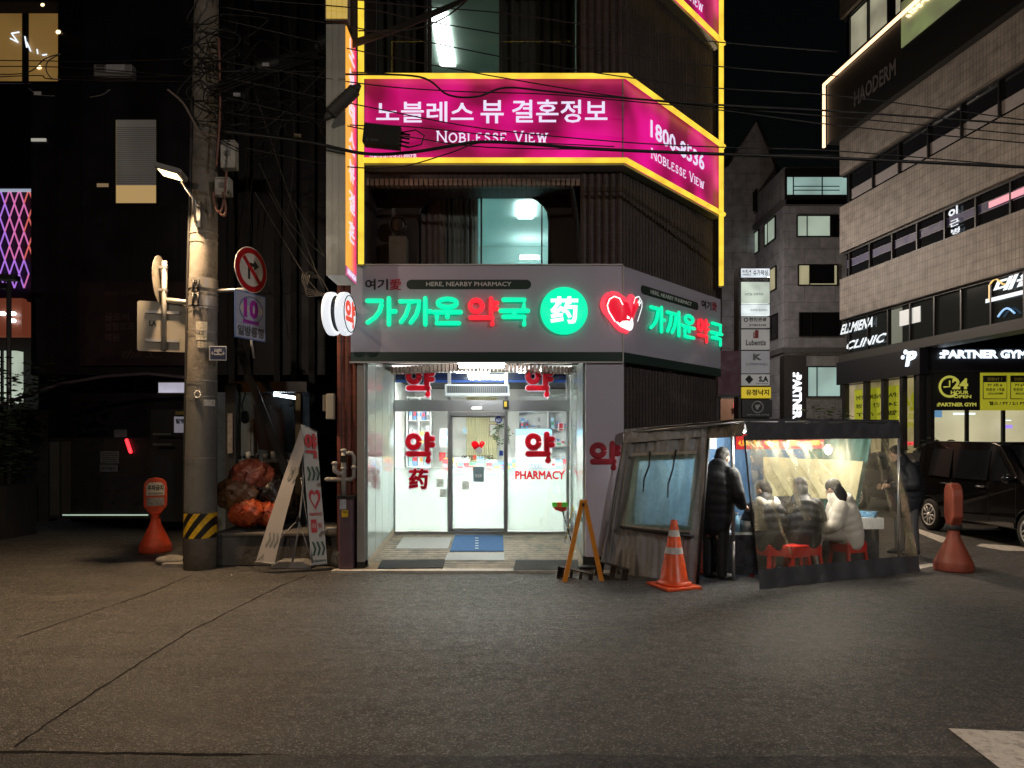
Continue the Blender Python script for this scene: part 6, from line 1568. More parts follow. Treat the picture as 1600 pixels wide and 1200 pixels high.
# seated figures
def seated(t, o, F, jm, tm, hairk, lean_=.25, headfwd=None, hd=.1, hood=None, white=False, hunch=.0, tilt=.5):
    o = Vector((o[0], o[1], 0)); F = Vector((F[0], F[1], 0)).normalized(); Sd = F.cross(Vector((0, 0, 1))).normalized(); Z = Vector((0, 0, 1))
    leg = MB()
    for k in (-1, 1):
        limb(leg, [o + Sd * .09 * k + Z * .52, o + Sd * .13 * k + F * .40 + Z * .54, o + Sd * .13 * k + F * .42 + Z * .30, o + Sd * .13 * k + F * .36 + Z * .08], [.115, .085, .07, .055])
    limb(leg, [o + Z * .5 - Sd * .08, o + Z * .5 + Sd * .08], [.13, .13])
    fuse(leg.build('trousers', tm, t), .018)
    sh = MB()
    for k in (-1, 1): sh.tube([o + Sd * .13 * k + F * .34 + Z * .04, o + Sd * .13 * k + F * .47 + Z * .035, o + Sd * .13 * k + F * .55 + Z * .03], [.045, .045, .03], 10, True, None, True)
    sh.build('shoes', mat('dark_shoes', (.03, .03, .03), .6), t)
    j = MB(); st = len(j.v)
    top = o + F * lean_ + Z * (.95 - hunch)
    limb(j, [o - F * .02 + Z * .47, o + F * lean_ * .25 + Z * .68, o + F * lean_ * .7 + Z * (.86 - hunch), top], [.21, .225, .215, .13], .07, 20, 20)
    squash_torso(j, st, o, F, .82)
    arms = []
    for k in (-1, 1):
        a = [top + Sd * .17 * k - Z * .06, top + Sd * .245 * k + F * .06 - Z * .27, top + Sd * .16 * k + F * .26 - Z * .36]; arms.append(a)
        limb(j, a, [.10, .088, .065], .1)
    limb(j, [top, top + F * .03 + Z * .07], [.11, .10])
    if white: limb(j, [top - F * .09 + Sd * .08 + Z * .03, top - F * .12 + Z * .05, top - F * .09 - Sd * .08 + Z * .03], [.07, .085, .07])
    fuse(j.build('padded_jacket', jm, t), .015, 2)
    if hood:
        h = MB(); limb(h, [top + Sd * .10 - F * .02 + Z * .05, top + Sd * .08 - F * .12 + Z * .0, top - F * .16 - Z * .10, top - Sd * .08 - F * .12 + Z * .0, top - Sd * .10 - F * .02 + Z * .05], [.05, .06, .075, .06, .05]); limb(h, [top - F * .15 - Z * .02, top - F * .16 - Z * .14], [.08, .05]); fuse(h.build('hood', hood, t), .014, 2)
    hf = Vector((headfwd[0], headfwd[1], 0)).normalized() if headfwd else F
    hc = top + F * hd + Z * .16
    m, M, k = head_on(t, hc, hf, .104, tiltdown=tilt)
    limb(m, [top + F * .02, o + F * lean_ * .5 + Z * .72, o + Z * .52], [.07, .12, .12])
    for kk, a in zip((-1, 1), arms): limb(m, [top - Z * .05, a[0], a[1], a[2]], [.05, .05, .04, .032]); hand(m, a[2] + F * .04, F - Sd * kk * .5, Z); limb(m, [o + Z * .52, o + Sd * .13 * kk + F * .4 + Z * .53, o + Sd * .13 * kk + F * .4 + Z * .28, o + Sd * .13 * kk + F * .35 + Z * .07], [.08, .06, .05, .04])
    finish_head(t, m, M, k, hairk)
person('seated person in a cream white padded jacket and pale trousers on a red stool', (4.33, 9.14, 0), lambda t: seated(t, (4.33, 9.14), (-.95, .25), JWHT, TRW, 'long', .13, (-.5, .8), .05, None, True, .02, .7))
person('seated person in a dark padded jacket hunched between the other two customers', (3.67, 8.95, 0), lambda t: seated(t, (3.67, 8.95), (.25, .95), JNAV, TRB, 'long', .2, (.3, .9), .06, None, False, .0, .6))
person('seated person in a black jacket with a grey hood down the back', (3.25, 8.9, 0), lambda t: seated(t, (3.25, 8.90), (-.1, 1), JBLK, TRB, 'short', .14, (-.5, .8), .08, GHOOD, False, .03, .5))
# standing man at the far corner, phone in hand, facing left
def p5(t):
    o = Vector((5.98, 10.75, 0)); F = Vector((-.95, -.1, 0)).normalized(); Sd = F.cross(Vector((0, 0, 1))).normalized(); Z = Vector((0, 0, 1))
    leg = MB()
    for k in (-1, 1): limb(leg, [o + Sd * .09 * k + Z * .84, o + Sd * .1 * k + F * (.02 + .03 * k) + Z * .46, o + Sd * .10 * k + F * .05 * k + Z * .07], [.11, .085, .07])
    fuse(leg.build('trousers', TRG, t), .02)
    sh = MB()
    for k in (-1, 1): sh.tube([o + Sd * .1 * k + F * (.05 * k - .03) + Z * .045, o + Sd * .1 * k + F * (.05 * k + .1) + Z * .04, o + Sd * .1 * k + F * (.05 * k + .18) + Z * .03], [.05, .048, .03], 10, True, None, True)
    sh.build('shoes', BLACK, t)
    j = MB(); st = len(j.v)
    limb(j, [o + Z * .76, o + Z * 1.0, o + F * .05 + Z * 1.22, o + F * .1 + Z * 1.36], [.22, .245, .235, .14], .07, 20, 20); squash_torso(j, st, o, Sd, .95)
    limb(j, [o + Sd * .18 + F * .08 + Z * 1.3, o + Sd * .24 + F * .02 + Z * 1.06, o + Sd * .12 + F * .26 + Z * 1.03], [.105, .095, .07], .07); limb(j, [o - Sd * .18 + F * .08 + Z * 1.3, o - Sd * .24 + F * .04 + Z * 1.06, o - Sd * .1 + F * .28 + Z * 1.04], [.105, .095, .07], .07)
    limb(j, [o + F * .08 + Z * 1.36, o + F * .11 + Z * 1.43], [.12, .11]); limb(j, [o - F * .08 + Sd * .1 + Z * 1.36, o - F * .12 + Z * 1.36, o - F * .08 - Sd * .1 + Z * 1.36], [.06, .07, .06])
    fuse(j.build('padded_jacket', JBLK, t), .018, 2)
    m, M, k = head_on(t, o + F * .18 + Z * 1.50, F, .108, tiltdown=.5)
    hand(m, o + Sd * .10 + F * .31 + Z * 1.03, F - Sd * .3, Z, 1, .7); hand(m, o - Sd * .08 + F * .33 + Z * 1.04, F + Sd * .3, Z, 1, .7)
    limb(m, [o + F * .12 + Z * 1.38, o + Z * 1.1, o + Z * .8], [.06, .1, .11])
    for k2 in (-1, 1): limb(m, [o + F * .08 + Z * 1.3, o + Sd * .2 * k2 + F * .06 + Z * 1.27, o + Sd * .23 * k2 + F * .03 + Z * 1.06, o + Sd * .1 * k2 + F * .31 + Z * 1.03], [.05, .045, .04, .03]); limb(m, [o + Z * .82, o + Sd * .1 * k2 + Z * .46, o + Sd * .1 * k2 + F * .05 * k2 + Z * .08], [.09, .06, .045])
    finish_head(t, m, M, k, 'short')
person('standing person in a black jacket looking at a phone at the far tent corner', (5.98, 10.75, 0), p5)
t = thing('phone', 'dark phone held by the person at the far tent corner', 'phone', (5.6, 10.7, 1.05)); m = MB(); m.bx((5.585, 10.71, 1.05), (.012, .075, .15), .1); bevel(m.build('case', BLACK, t), .004); m = MB(); m.bx((5.5925, 10.71, 1.05), (.002, .066, .138), .1); m.build('screen', glow('phone_screen', (.6, .7, 1), .6), t)
# person with a cap beyond the car
def p6(t):
    o = Vector((P(1487, 0, 15.2).x, 15.2, 0)); F = Vector((.9, -.1, 0)).normalized(); Sd = F.cross(Vector((0, 0, 1))); Z = Vector((0, 0, 1))
    leg = MB()
    for k in (-1, 1): limb(leg, [o + Sd * .09 * k + Z * .84, o + Sd * .1 * k + Z * .46, o + Sd * .1 * k + Z * .07], [.11, .085, .07])
    fuse(leg.build('trousers', TRB, t), .025)
    j = MB(); limb(j, [o + Z * .8, o + Z * 1.1, o + Z * 1.32, o + Z * 1.42], [.18, .21, .2, .1])
    for k in (-1, 1): limb(j, [o + Sd * .18 * k + Z * 1.33, o + Sd * .25 * k + Z * 1.05, o + Sd * .24 * k + F * .05 + Z * .8], [.09, .08, .06])
    fuse(j.build('jacket', JBLK, t), .025)
    m, M, k = head_on(t, o + Z * 1.58, F, .11)
    for k2 in (-1, 1): hand(m, o + Sd * .24 * k2 + F * .05 + Z * .78, -Z, F); limb(m, [o + Z * 1.3, o + Sd * .18 * k2 + Z * 1.3, o + Sd * .25 * k2 + Z * 1.05, o + Sd * .24 * k2 + F * .05 + Z * .8], [.05, .05, .04, .03]); limb(m, [o + Z * .85, o + Sd * .1 * k2 + Z * .46, o + Sd * .1 * k2 + Z * .05], [.09, .06, .045])
    limb(m, [o + Z * 1.45, o + Z * .85], [.07, .12])
    finish_head(t, m, M, k, 'short')
    c = MB(); c.ell((0, -.01, .06), (.1, .115, .085), 18, 10, M); c.ell((0, .10, .045), (.075, .08, .012), 14, 6, M); c.build('cap', mat('black_cap', (.012, .012, .013), .8), t)
person('person in a black cap standing behind the roof of the black car', (P(1487, 0, 15.2).x, 15.2, 0), p6)

# ------------------------------------------------------------ cars
CARP = mat('black_car_paint', (.006, .006, .007), .12, 0, spec=.6, coat=1)
def wheel(t, x, y, r, side):
    w = thing('wheel', None, None, (0, 0, 0)); w.parent = t; w.location = (x, y, r); OFF[w.name] = Vector((0, 0, 0))
    M = Matrix.Rotation(pi / 2, 4, 'X')
    m = MB(); m.lathe([(.66 * r, -.085), (.9 * r, -.09), (r, -.06), (r, .06), (.9 * r, .09), (.66 * r, .085)], 32, M); m.build('tyre', RUBBER, w, True)
    o = -side * .07
    m = MB(); RM = mat('alloy_rim', (.72, .72, .72), .3, .2)
    m.lathe([(.60 * r, o - .03), (.69 * r, o - .02), (.69 * r, o + .02), (.6 * r, o + .02), (.6 * r, o - .03)], 32, M)
    for i in range(10):
        a = 2 * pi * i / 10; b = a + (.16 if i % 2 else -.16)
        m.tube([Vector((.12 * r * cos(a), -o, .12 * r * sin(a))), Vector((.42 * r * cos(a), -o + side * .012, .42 * r * sin(a))), Vector((.63 * r * cos(b), -o, .63 * r * sin(b)))], [.07 * r, .055 * r, .06 * r], 6)
    m.lathe([(0, o - .02), (.17 * r, o - .02), (.15 * r, o + .03), (0, o + .031)], 18, M); m.build('rim', RM, w, True)
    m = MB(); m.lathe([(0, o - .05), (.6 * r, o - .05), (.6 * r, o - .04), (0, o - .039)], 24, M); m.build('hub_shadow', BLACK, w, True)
    return w
def car(label, loc, rz, prof, glasspolys, wb, r, paint, hw=.8, roofin=.10, beltz=1.0, topz=1.66):
    t = thing('parked_car', label, 'car', loc)
    half = lambda z: hw - (roofin * max(0, min(1, (z - beltz) / (topz - beltz)))) - (.04 * max(0, (.45 - z) / .25) if z < .45 else 0)
    # lower body profile with wheel arches
    x0, x1 = -wb / 2, wb / 2
    pr = list(prof)
    low = []
    R = r * 1.17
    bot = .24
    def arch(cx): return [(cx + R * cos(a), max(bot, r + R * sin(a))) for a in [pi * (i / 12) for i in range(13)]]
    bottom = [(1.66, bot)] + [p for p in arch(x1)] + [p for p in arch(x0)] + [(-1.66, bot)]
    poly = pr + bottom
    m = MB(); n = len(poly)
    vs = [(x, -half(z), z) for x, z in poly] + [(x, half(z), z) for x, z in poly]
    m.add(vs, [tuple(range(n)), tuple(range(2 * n - 1, n - 1, -1))] + [(i, n + i, n + (i + 1) % n, (i + 1) % n) for i in range(n)])
    b = m.build('body', paint, t, True); bevel(b, .045, 3)
    for nm, poly_ in glasspolys:
        for sd in (-1, 1):
            g = MB(); k = len(poly_); off = .012
            vs = [(x, sd * (half(z) + off), z) for x, z in poly_] + [(x, sd * (half(z) - .01), z) for x, z in poly_]
            f = [tuple(range(k)) if sd < 0 else tuple(range(k - 1, -1, -1))] + [(i, k + i, k + (i + 1) % k, (i + 1) % k) for i in range(k)]
            g.add(vs, f); g.build(nm, DGLASS, t, True)
    for sx in (x0, x1):
        for sd in (-1, 1): wheel(t, sx, sd * (hw - .09), r, sd * 1)
    return t, half
BOXP = [(-1.66, .42), (-1.72, .5), (-1.72, .92), (-1.70, 1.05), (-1.62, 1.58), (-1.52, 1.66), (-1.2, 1.70), (.3, 1.69), (.52, 1.64), (1.05, 1.08), (1.15, 1.02), (1.6, .93), (1.72, .8), (1.74, .5), (1.7, .4)]
RAYG = [('side_window', [(-1.28, 1.06), (-.66, 1.04), (-.66, 1.55), (-1.22, 1.56)]), ('side_window', [(-.56, 1.04), (.32, 1.04), (.32, 1.54), (-.56, 1.55)]), ('side_window', [(.42, 1.05), (.95, 1.05), (.50, 1.52), (.42, 1.52)])]
kei, half = car('black boxy car with silver alloy wheels parked behind the faded orange stand', (8.78, 12.3, 0), -pi / 2, BOXP, RAYG, 2.55, .30, CARP)
for sd in (-1, 1):
    m = MB()
    for x in (-.61, .37, .98): m.box((x - .004, sd * (half(.7) + .002) - .002, .34), (x + .004, sd * (half(.7) + .002) + .002, 1.02))
    m.box((-1.0, sd * (half(.3) + .004) - .004, .3), (1.0, sd * (half(.3) + .004) + .004, .312)); m.build('door_seam', BLACK, kei, True)
    m = MB()
    for x in (-.78, .18): m.tube([(x - .09, sd * (half(.93) + .02), .93), (x + .09, sd * (half(.93) + .02), .935)], .014, 8, True, None, True)
    m.build('door_handle', mat('chrome', (.6, .6, .6), .12, 1), kei, True)
    m = MB(); m.ell((.93, sd * (.8 + .09), 1.1), (.06, .1, .075)); m.build('wing_mirror', CARP, kei, True)
    m = MB(); m.box((-1.735, sd * .62 - .09, .92), (-1.66, sd * .62 + .09, 1.16)); bevel(m.build('tail_light', mat('tail_red', (.45, .02, .02), .15), kei, True), .02)
    m = MB(); m.ell((1.66, sd * .6, .76), (.07, .14, .09)); m.build('headlight', mat('headlight_clear', (.5, .5, .5), .1), kei, True)
m = MB(); m.add([(1.02, -.62, 1.10), (1.02, .62, 1.10), (.56, .60, 1.62), (.56, -.60, 1.62)], [(0, 1, 2, 3)]); 
m.v = [v + Vector((.03, 0, .02)) for v in m.v]; m.build('windscreen', DGLASS, kei, True)
m = MB(); m.box((-1.735, -.55, 1.1), (-1.70, .55, 1.5)); m.build('rear_window', DGLASS, kei, True)
kei.rotation_euler = (0, 0, -pi / 2 + .03)
SEDP = [(-2.1, .42), (-2.15, .6), (-2.12, .92), (-1.6, 1.0), (-1.0, 1.40), (-.4, 1.46), (.3, 1.42), (1.0, 1.02), (1.75, .92), (2.05, .78), (2.1, .5), (2.05, .4)]
SEDG = [('side_window', [(-1.05, 1.02), (-.28, 1.02), (-.28, 1.37), (-.85, 1.33)]), ('side_window', [(-.2, 1.02), (.78, 1.02), (.28, 1.35), (-.2, 1.38)])]
sd, h2 = car('dark low sedan half hidden behind the black boxy car', (9.7, 16.6, 0), 0, SEDP, SEDG, 2.7, .31, mat('grey_car_paint', (.05, .05, .055), .2, 0, coat=1), .86, .16, .95, 1.44)
sd.rotation_euler = (0, 0, -pi / 2 + .15)
# ------------------------------------------------------------ right building: tiled bands, window strips, gym at street level
RB = Plane((11.07, 24), (.12, -1))            # r runs towards the viewer
TILE = brick('beige_wall_tile', (.29, .26, .235), (.255, .23, .21), (.17, .152, .14), .11, .24, False, .55, .4, .012, .28)
[n for n in TILE.node_tree.nodes if n.type == 'TEX_BRICK'][0].offset = 0
rb = thing('tiled_office_building', 'tall office building with beige tiled bands and dark window strips at the right', 'building', (12, 18, 0))
def rbox(m, u0, u1, v0, v1, d0, d1): m.box((u0, v0, d0), (u1, v1, d1), RB.mat()); return m
U0, U1 = 0, 16
m = MB()
for v0, v1 in ((5.75, 7.11), (8.0, 9.55), (10.62, 11.8), (15.9, 17.5)): rbox(m, U0, U1, v0, v1, -.3, 0)
m.build('tiled_band', TILE, rb)
m = MB(); rbox(m, U0 + .0, U1, 4.3, 17.5, -8, -.55); rbox(m, 0, .3, 4.3, 15.9, -.549, -.301); m.build('core_wall', mat('dark_core', (.03, .028, .027), .7, var=.2), rb)
WINM = mat('dark_window_frame', (.012, .012, .014), .4)
def strip_windows(v0, v1, step, pane, seed=1):
    f = MB(); rbox(f, U0, U1, v0, v0 + .06, -.3, -.12); rbox(f, U0, U1, v1 - .06, v1, -.3, -.12)
    u = .3
    while u < U1: rbox(f, u - .025, u + .025, v0 + .06, v1 - .06, -.28, -.14); u += step
    o = f.build('window', WINM, rb)
    g = MB(); rbox(g, U0 + .05, U1, v0 + .05, v1 - .05, -.23, -.22); g.build('pane', pane, o); return o
DG2 = mat('night_window_glass', (.012, .013, .016), .07, 0, spec=.6)
strip_windows(4.54, 5.75, 1.0, mat('smoky_glass', (.025, .03, .032), .08, spec=.6)); strip_windows(7.11, 8.0, 1.1, DG2); strip_windows(9.55, 10.62, 1.25, DG2); strip_windows(14.4, 15.9, 1.0, DG2)
# a blind, and a reflected strip painted as a blue band with pale edges
m = MB(); rbox(m, .2, U1, 9.72, 10.05, -.218, -.212); m.build('roller_blind', mat('grey_blind', (.30, .28, .29), .7, var=.15), rb)
m = MB(); rbox(m, .1, 9, 7.50, 7.72, -.218, -.212); m.build('blue_reflection', mat('blue_violet_reflection', (.06, .06, .16), .5, var=.4, vs=4), rb)
m = MB(); rbox(m, .1, 9, 7.72, 7.73, -.21, -.2); rbox(m, .1, 9, 7.49, 7.50, -.21, -.2); m.build('reflection_edge', mat('pale_reflection_edge', (.4, .4, .5), .5), rb)
LITP = glow('pale_lit_pane', (.72, .70, .48), .35, var=.35, vs=1.2)
m = MB()
for a, b in ((.3, 1.25), (1.35, 2.2), (2.6, 2.8), (3.4, 4.2)): rbox(m, a, b, 14.5, 15.8, -.21, -.205)
m.build('lit_pane', LITP, rb)
# dark fascia with the unlit HAODERM letters and the warm neon edge
m = MB(); rbox(m, -.35, U1, 11.8, 13.85, -.2, .25); m.build('dark_fascia', mat('black_fascia', (.012, .012, .012), .4), rb)
pf = Plane(RB.pt(0, 0, .26).xy, RB.r.xy)
m = MB(); a = pf.uv(1335, 185); b = pf.uv(1400, 120); text_uv(m, 'HAODERM', pf, a[0], b[0], 12.35, 12.85, .02); m.build('lettering', mat('dull_grey_letters', (.13, .12, .12), .5), rb)
t = thing('edge_neon', 'warm white neon line edging the black fascia of the tiled building', 'light strip', RB.pt(-.35, 12, .3))
m = MB(); m.tube([RB.pt(-.45, 11.75, .3), RB.pt(-.45, 13.9, .3), RB.pt(5.0, 13.95, .3)], .055, 8); m.build('neon_tube', glow('warm_neon', (1, .62, .35), 2.2), t)
m = MB(); m.tube([RB.pt(-.45, 11.75, .22), RB.pt(-.45, 13.9, .22), RB.pt(5.0, 13.95, .22)], .035, 6); m.build('backing_rail', DARKM, t)
m = MB(); a = RB.uv(1422, 55); b = RB.uv(1480, 10); rbox(m, a[0], b[0] + .8, 13.0, 14.3, .24, .28); m.build('green_display', glow('green_display_face', (.16, .26, .05), .4, var=.5, vs=1.5), rb)
m = MB(); q = random.Random(9)
for i in range(70):
    u = a[0] + .3 + i * .035; m.ell(RB.pt(u, 13.75 + q.uniform(-.08, .08), .32), (.03, .03, .03), 6, 4)
m.build('light_garland', glow('garland_bulb', (1, .7, .35), 2.2), rb)
# lit shapes at the panes: sign writing, some of it reflected, drawn as glowing letters
m = MB(); pw = Plane(RB.pt(0, 0, -.15).xy, RB.r.xy)
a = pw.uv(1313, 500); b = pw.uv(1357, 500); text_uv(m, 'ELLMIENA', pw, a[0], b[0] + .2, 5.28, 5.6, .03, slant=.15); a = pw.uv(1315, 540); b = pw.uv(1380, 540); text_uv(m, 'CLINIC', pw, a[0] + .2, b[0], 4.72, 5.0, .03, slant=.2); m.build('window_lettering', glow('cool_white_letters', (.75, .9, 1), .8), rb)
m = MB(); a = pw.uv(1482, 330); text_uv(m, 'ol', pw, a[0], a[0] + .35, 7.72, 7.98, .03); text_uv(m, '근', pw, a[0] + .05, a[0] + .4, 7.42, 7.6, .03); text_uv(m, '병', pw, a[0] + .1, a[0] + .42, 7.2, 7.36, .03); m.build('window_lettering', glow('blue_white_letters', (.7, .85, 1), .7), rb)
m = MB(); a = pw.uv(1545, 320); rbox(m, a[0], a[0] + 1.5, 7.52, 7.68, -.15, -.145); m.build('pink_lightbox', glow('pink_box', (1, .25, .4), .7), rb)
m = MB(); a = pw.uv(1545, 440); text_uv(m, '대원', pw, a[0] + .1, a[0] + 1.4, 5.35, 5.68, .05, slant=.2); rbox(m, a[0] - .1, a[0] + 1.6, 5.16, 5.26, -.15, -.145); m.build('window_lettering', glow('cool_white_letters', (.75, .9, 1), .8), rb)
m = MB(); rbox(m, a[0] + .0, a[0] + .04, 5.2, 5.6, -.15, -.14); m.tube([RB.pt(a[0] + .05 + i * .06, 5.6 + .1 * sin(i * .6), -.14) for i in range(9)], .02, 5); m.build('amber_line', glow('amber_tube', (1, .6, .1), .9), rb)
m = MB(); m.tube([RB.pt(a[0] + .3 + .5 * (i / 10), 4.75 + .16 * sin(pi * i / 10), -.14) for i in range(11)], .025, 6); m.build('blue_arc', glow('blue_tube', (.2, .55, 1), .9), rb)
m = MB(); a = pw.uv(1403, 482); rbox(m, a[0], a[0] + .9, 5.1, 5.55, -.21, -.2); m.build('round_lamp', glow('paper_lamp_glow', (.75, .78, .75), .55), rb)
m = MB(); a = pw.uv(1390, 500); rbox(m, a[0], a[0] + .5, 4.6, 5.7, -.215, -.211); m.build('mint_blind', mat('mint_blind', (.25, .32, .30), .7), rb)
# soffit over the gym
m = MB(); rbox(m, -.0, U1, 4.30, 4.54, -6, .05); m.build('soffit', mat('dark_soffit', (.03, .028, .026), .5), rb)
t = thing('gym', 'street level gym front with glowing PARTNER GYM sign and yellow posters under the tiled building', 'shop', (12.5, 20, 0))
GYX, GYY = P(1437, 0, 20.1).x, 20.1
GF = front(GYY); GS = Plane(RB.pt(0, 0, .12).xy, RB.r.xy)
zs0, zs1 = GF.uv(0, 579)[1], GF.uv(0, 531)[1]
us1 = GS.uv(1437, 560)[0]
NAVYP = mat('near_black_navy', (.012, .013, .018), .4)
m = MB(); m.box((0, 3.55, -.25), (us1, 4.3, 0), GS.mat()); m.box((GYX, zs0, -.4), (GYX + 8, zs1 + .02, 0), GF.mat()); m.build('sign_fascia', NAVYP, t)
m = MB(); text(m, ':PARTNER GYM', GF, 1466, 1603, 547, 560.5, .055, d=.03, thick=.05); m.build('lettering', glow('cool_sign_letters', (.72, .86, 1), 1.5), t)
m = MB(); c = GS.uv(1421, 558); 
for du, dv, r in ((-.12, .16, .07), (-.24, .02, .06)): m.lathe([(0, 0), (r, 0), (r, .03), (0, .031)], 16, GS.mat(c[0] + du, c[1] + dv, .02))
text_uv(m, 'P', GS, c[0] - .16, c[0] + .28, c[1] - .26, c[1] + .16, .06, d=.02, slant=.1); m.build('logo', MT['cool_sign_letters'], t)
# yellow banner and windows on the front
m = MB(); bar(m, 1437, 1456, 579, 700, GF, -.3, -.02); bar(m, 1437, 1720, 579, 582, GF, -.3, .01); m.build('pier', mat('dark_pier', (.02, .02, .022), .5), t)
m = MB(); bar(m, 1456, 1533, 581, 641, GF, -.12, -.05); m.build('black_poster', mat('poster_black', (.014, .014, .016), .5), t)
YP_ = glow('yellow_poster', (.55, .55, .03), .35, (.6, .6, .05))
m = MB(); bar(m, 1534, 1720, 580, 641, GF, -.12, -.05); m.build('yellow_poster', YP_, t)
g2 = front(GYY - .0)
m = MB(); c = GF.uv(1485, 604)
m.tube([Vector((c[0] + .28 * cos(a * pi / 16), GYY + .03, c[1] + .28 * sin(a * pi / 16))) for a in range(3, 29)], .035, 6); m.tube([Vector((c[0], GYY + .03, c[1] + .17)), Vector((c[0], GYY + .03, c[1])), Vector((c[0] - .17, GYY + .03, c[1] - .01))], .02, 5)
text(m, '24', GF, 1489, 1514, 591, 608, .05, d=-.04); text(m, 'HOUR', GF, 1487, 1515, 610, 616, .03, d=-.04); text(m, 'OPEN', GF, 1491, 1519, 617, 622, .03, d=-.04); text(m, ':PARTNER GYM', GF, 1465, 1527, 629, 635, .04, d=-.04); m.build('poster_print', glow('poster_yellow_print', (.6, .6, .1), .45, (.6, .6, .1)), t)
m = MB()
for x0 in (1538, 1581):
    bar(m, x0, x0 + 36, 587, 597, GF, -.049, -.045)
    a = GF.uv(x0, 623); b = GF.uv(x0 + 37, 587); m.tube([Vector((x, GYY + .05, z)) for x, z in ((a[0], a[1]), (b[0], a[1]), (b[0], b[1]), (a[0], b[1]), (a[0], a[1]))], .012, 4)
    text(m, 'PT 3회 &' if x0 == 1538 else 'PT 6회 &', GF, x0 + 7, x0 + 30, 599, 604, .02, d=-.045); text(m, '회원권 1개월', GF, x0 + 4, x0 + 33, 606, 611, .02, d=-.045); text(m, '250,000₩' if x0 == 1538 else '400,000₩', GF, x0 + 7, x0 + 31, 613, 617, .02, d=-.045)
text(m, '헬스 / PT / 2:1 PT / 재활', GF, 1547, 1625, 627, 633, .03, d=-.045); m.build('black_print', INK, t)
m = MB(); text(m, 'EVENT 1', GF, 1545, 1567, 590, 594.5, .02, d=-.04); text(m, 'EVENT 2', GF, 1587, 1609, 590, 594.5, .02, d=-.04); m.build('event_lettering', mat('yellow_print', (.6, .58, .1), .5), t)
WARM = glow('warm_gym_interior', (.92, .78, .5), .62, (.6, .55, .45), .18, .8)
m = MB(); bar(m, 1456, 1720, 641, 705, GF, -1.2, -1.15); m.build('lit_interior', WARM, t)
m = MB()
for x in (1457, 1511, 1568, 1625): bar(m, x, x + 5, 641, 705, GF, -.12, -.05)
bar(m, 1456, 1720, 700, 760, GF, -.12, -.05); m.build('window_frame', DARKM, t)
m = MB(); bar(m, 1458, 1720, 641, 700, GF, -.09, -.085); m.build('pane', GLASS, t)
m = MB(); bar(m, 1490, 1524, 645, 648, GF, -.9, -.88); bar(m, 1572, 1580, 656, 657.5, GF, -.9, -.88); m.build('ceiling_lamp', glow('cool_lamp', (.8, .92, 1), 1.6), t)
m = MB(); bar(m, 1458, 1472, 641, 652, GF, -1.0, -.98); m.build('blue_board', glow('blue_board_face', (.2, .45, .8), .6), t)
m = MB(); bar(m, 1571, 1582, 664, 669, GF, -.9, -.88); m.build('violet_sign', glow('violet_tube', (.35, .2, 1), 1.2), t)
# side windows of the gym (slanting face)
def sbar(m, x0, x1, v0, v1, d0, d1):
    q = Plane(GS.pt(0, 0, d1).xy, GS.r.xy); a = q.uv(x0, 620)[0]; b = q.uv(x1, 620)[0]; m.box((a, v0, d0), (b, v1, d1), GS.mat()); return m
m = MB(); sbar(m, 1322, 1436, .6, 3.55, -.6, -.58); m.build('lit_interior', glow('dim_gym_interior', (.55, .42, .2), .5, (.4, .35, .3), .6, .9), t)
m = MB()
for x0, x1 in ((1335, 1347), (1357, 1375), (1386, 1404)): sbar(m, x0, x1, 2.1, 3.35, -.3, -.29)
m.build('yellow_poster', YP_, t)
G2 = Plane(GS.pt(0, 0, -.28).xy, GS.r.xy); a, b = G2.uv(1338, 620)[0], G2.uv(1402, 620)[0]
for i, s in enumerate((':PARTNER GYM', '24시간 운영', '헬스 / PT', '2:1 PT / 재활PT')): m = MB(); text_uv(m, s, GS, a, b, 3.0 - i * .27, 3.14 - i * .27, .02, d=-.285, mirror=True); m.build('mirrored_print', mat('grey_print', (.1, .1, .05), .6), t)
m = MB(); a, b = G2.uv(1410, 620)[0], G2.uv(1434, 620)[0]; text_uv(m, '24', GS, a, b, 2.55, 3.1, .05, d=-.285, mirror=True); text_uv(m, 'HOUR', GS, a, b, 2.3, 2.48, .04, d=-.285, mirror=True); text_uv(m, 'OPEN', GS, a, b, 2.05, 2.23, .04, d=-.285, mirror=True); m.build('mirrored_print', YP_, t)
m = MB()
for x in (1318, 1351, 1379, 1408, 1434): sbar(m, x - 2.5, x + 2.5, 0, 3.55, -.2, -.05)
sbar(m, 1316, 1437, 0, .6, -.2, -.05); m.build('window_frame', DARKM, t)
m = MB(); sbar(m, 1320, 1436, .6, 3.5, -.12, -.115); m.build('pane', GLASS, t)
m = MB(); sbar(m, 1416, 1430, 1.55, 1.65, -.3, -.28); m.build('red_light', glow('red_tail_glow', (1, .03, .05), 1.2), t)

# ------------------------------------------------------------ grey stone building in the middle distance
STONE = brick('grey_stone_cladding', (.40, .41, .47), (.36, .37, .43), (.2, .2, .23), 1.3, .75, False, .75, .3, .012, .25)
gb_ = thing('grey_stone_building', 'grey stone office block with scattered lit windows between the pharmacy and the tiled building', 'building', (13, 34, 0))
GX, GY = P(1225, 0, 30).x, 30
zt_ = 13.2
m = MB(); m.box((GX, GY, 0), (22, 46, zt_)); m.build('stone_wall', STONE, gb_)
GFr = front(GY - .01); GLf = Plane((GX - .01, GY + 16), (0, -1))
m = MB(); zc_ = GFr.uv(0, 318)[1]
for z in (zc_, GFr.uv(0, 548)[1]): m.box((GX - .15, GY - .15, z - .1), (22, GY, z + .12)); m.box((GX - .15, GY, z - .1), (GX, 46, z + .12))
m.build('cornice', mat('cornice_stone', (.15, .15, .165), .75, var=.15), gb_)
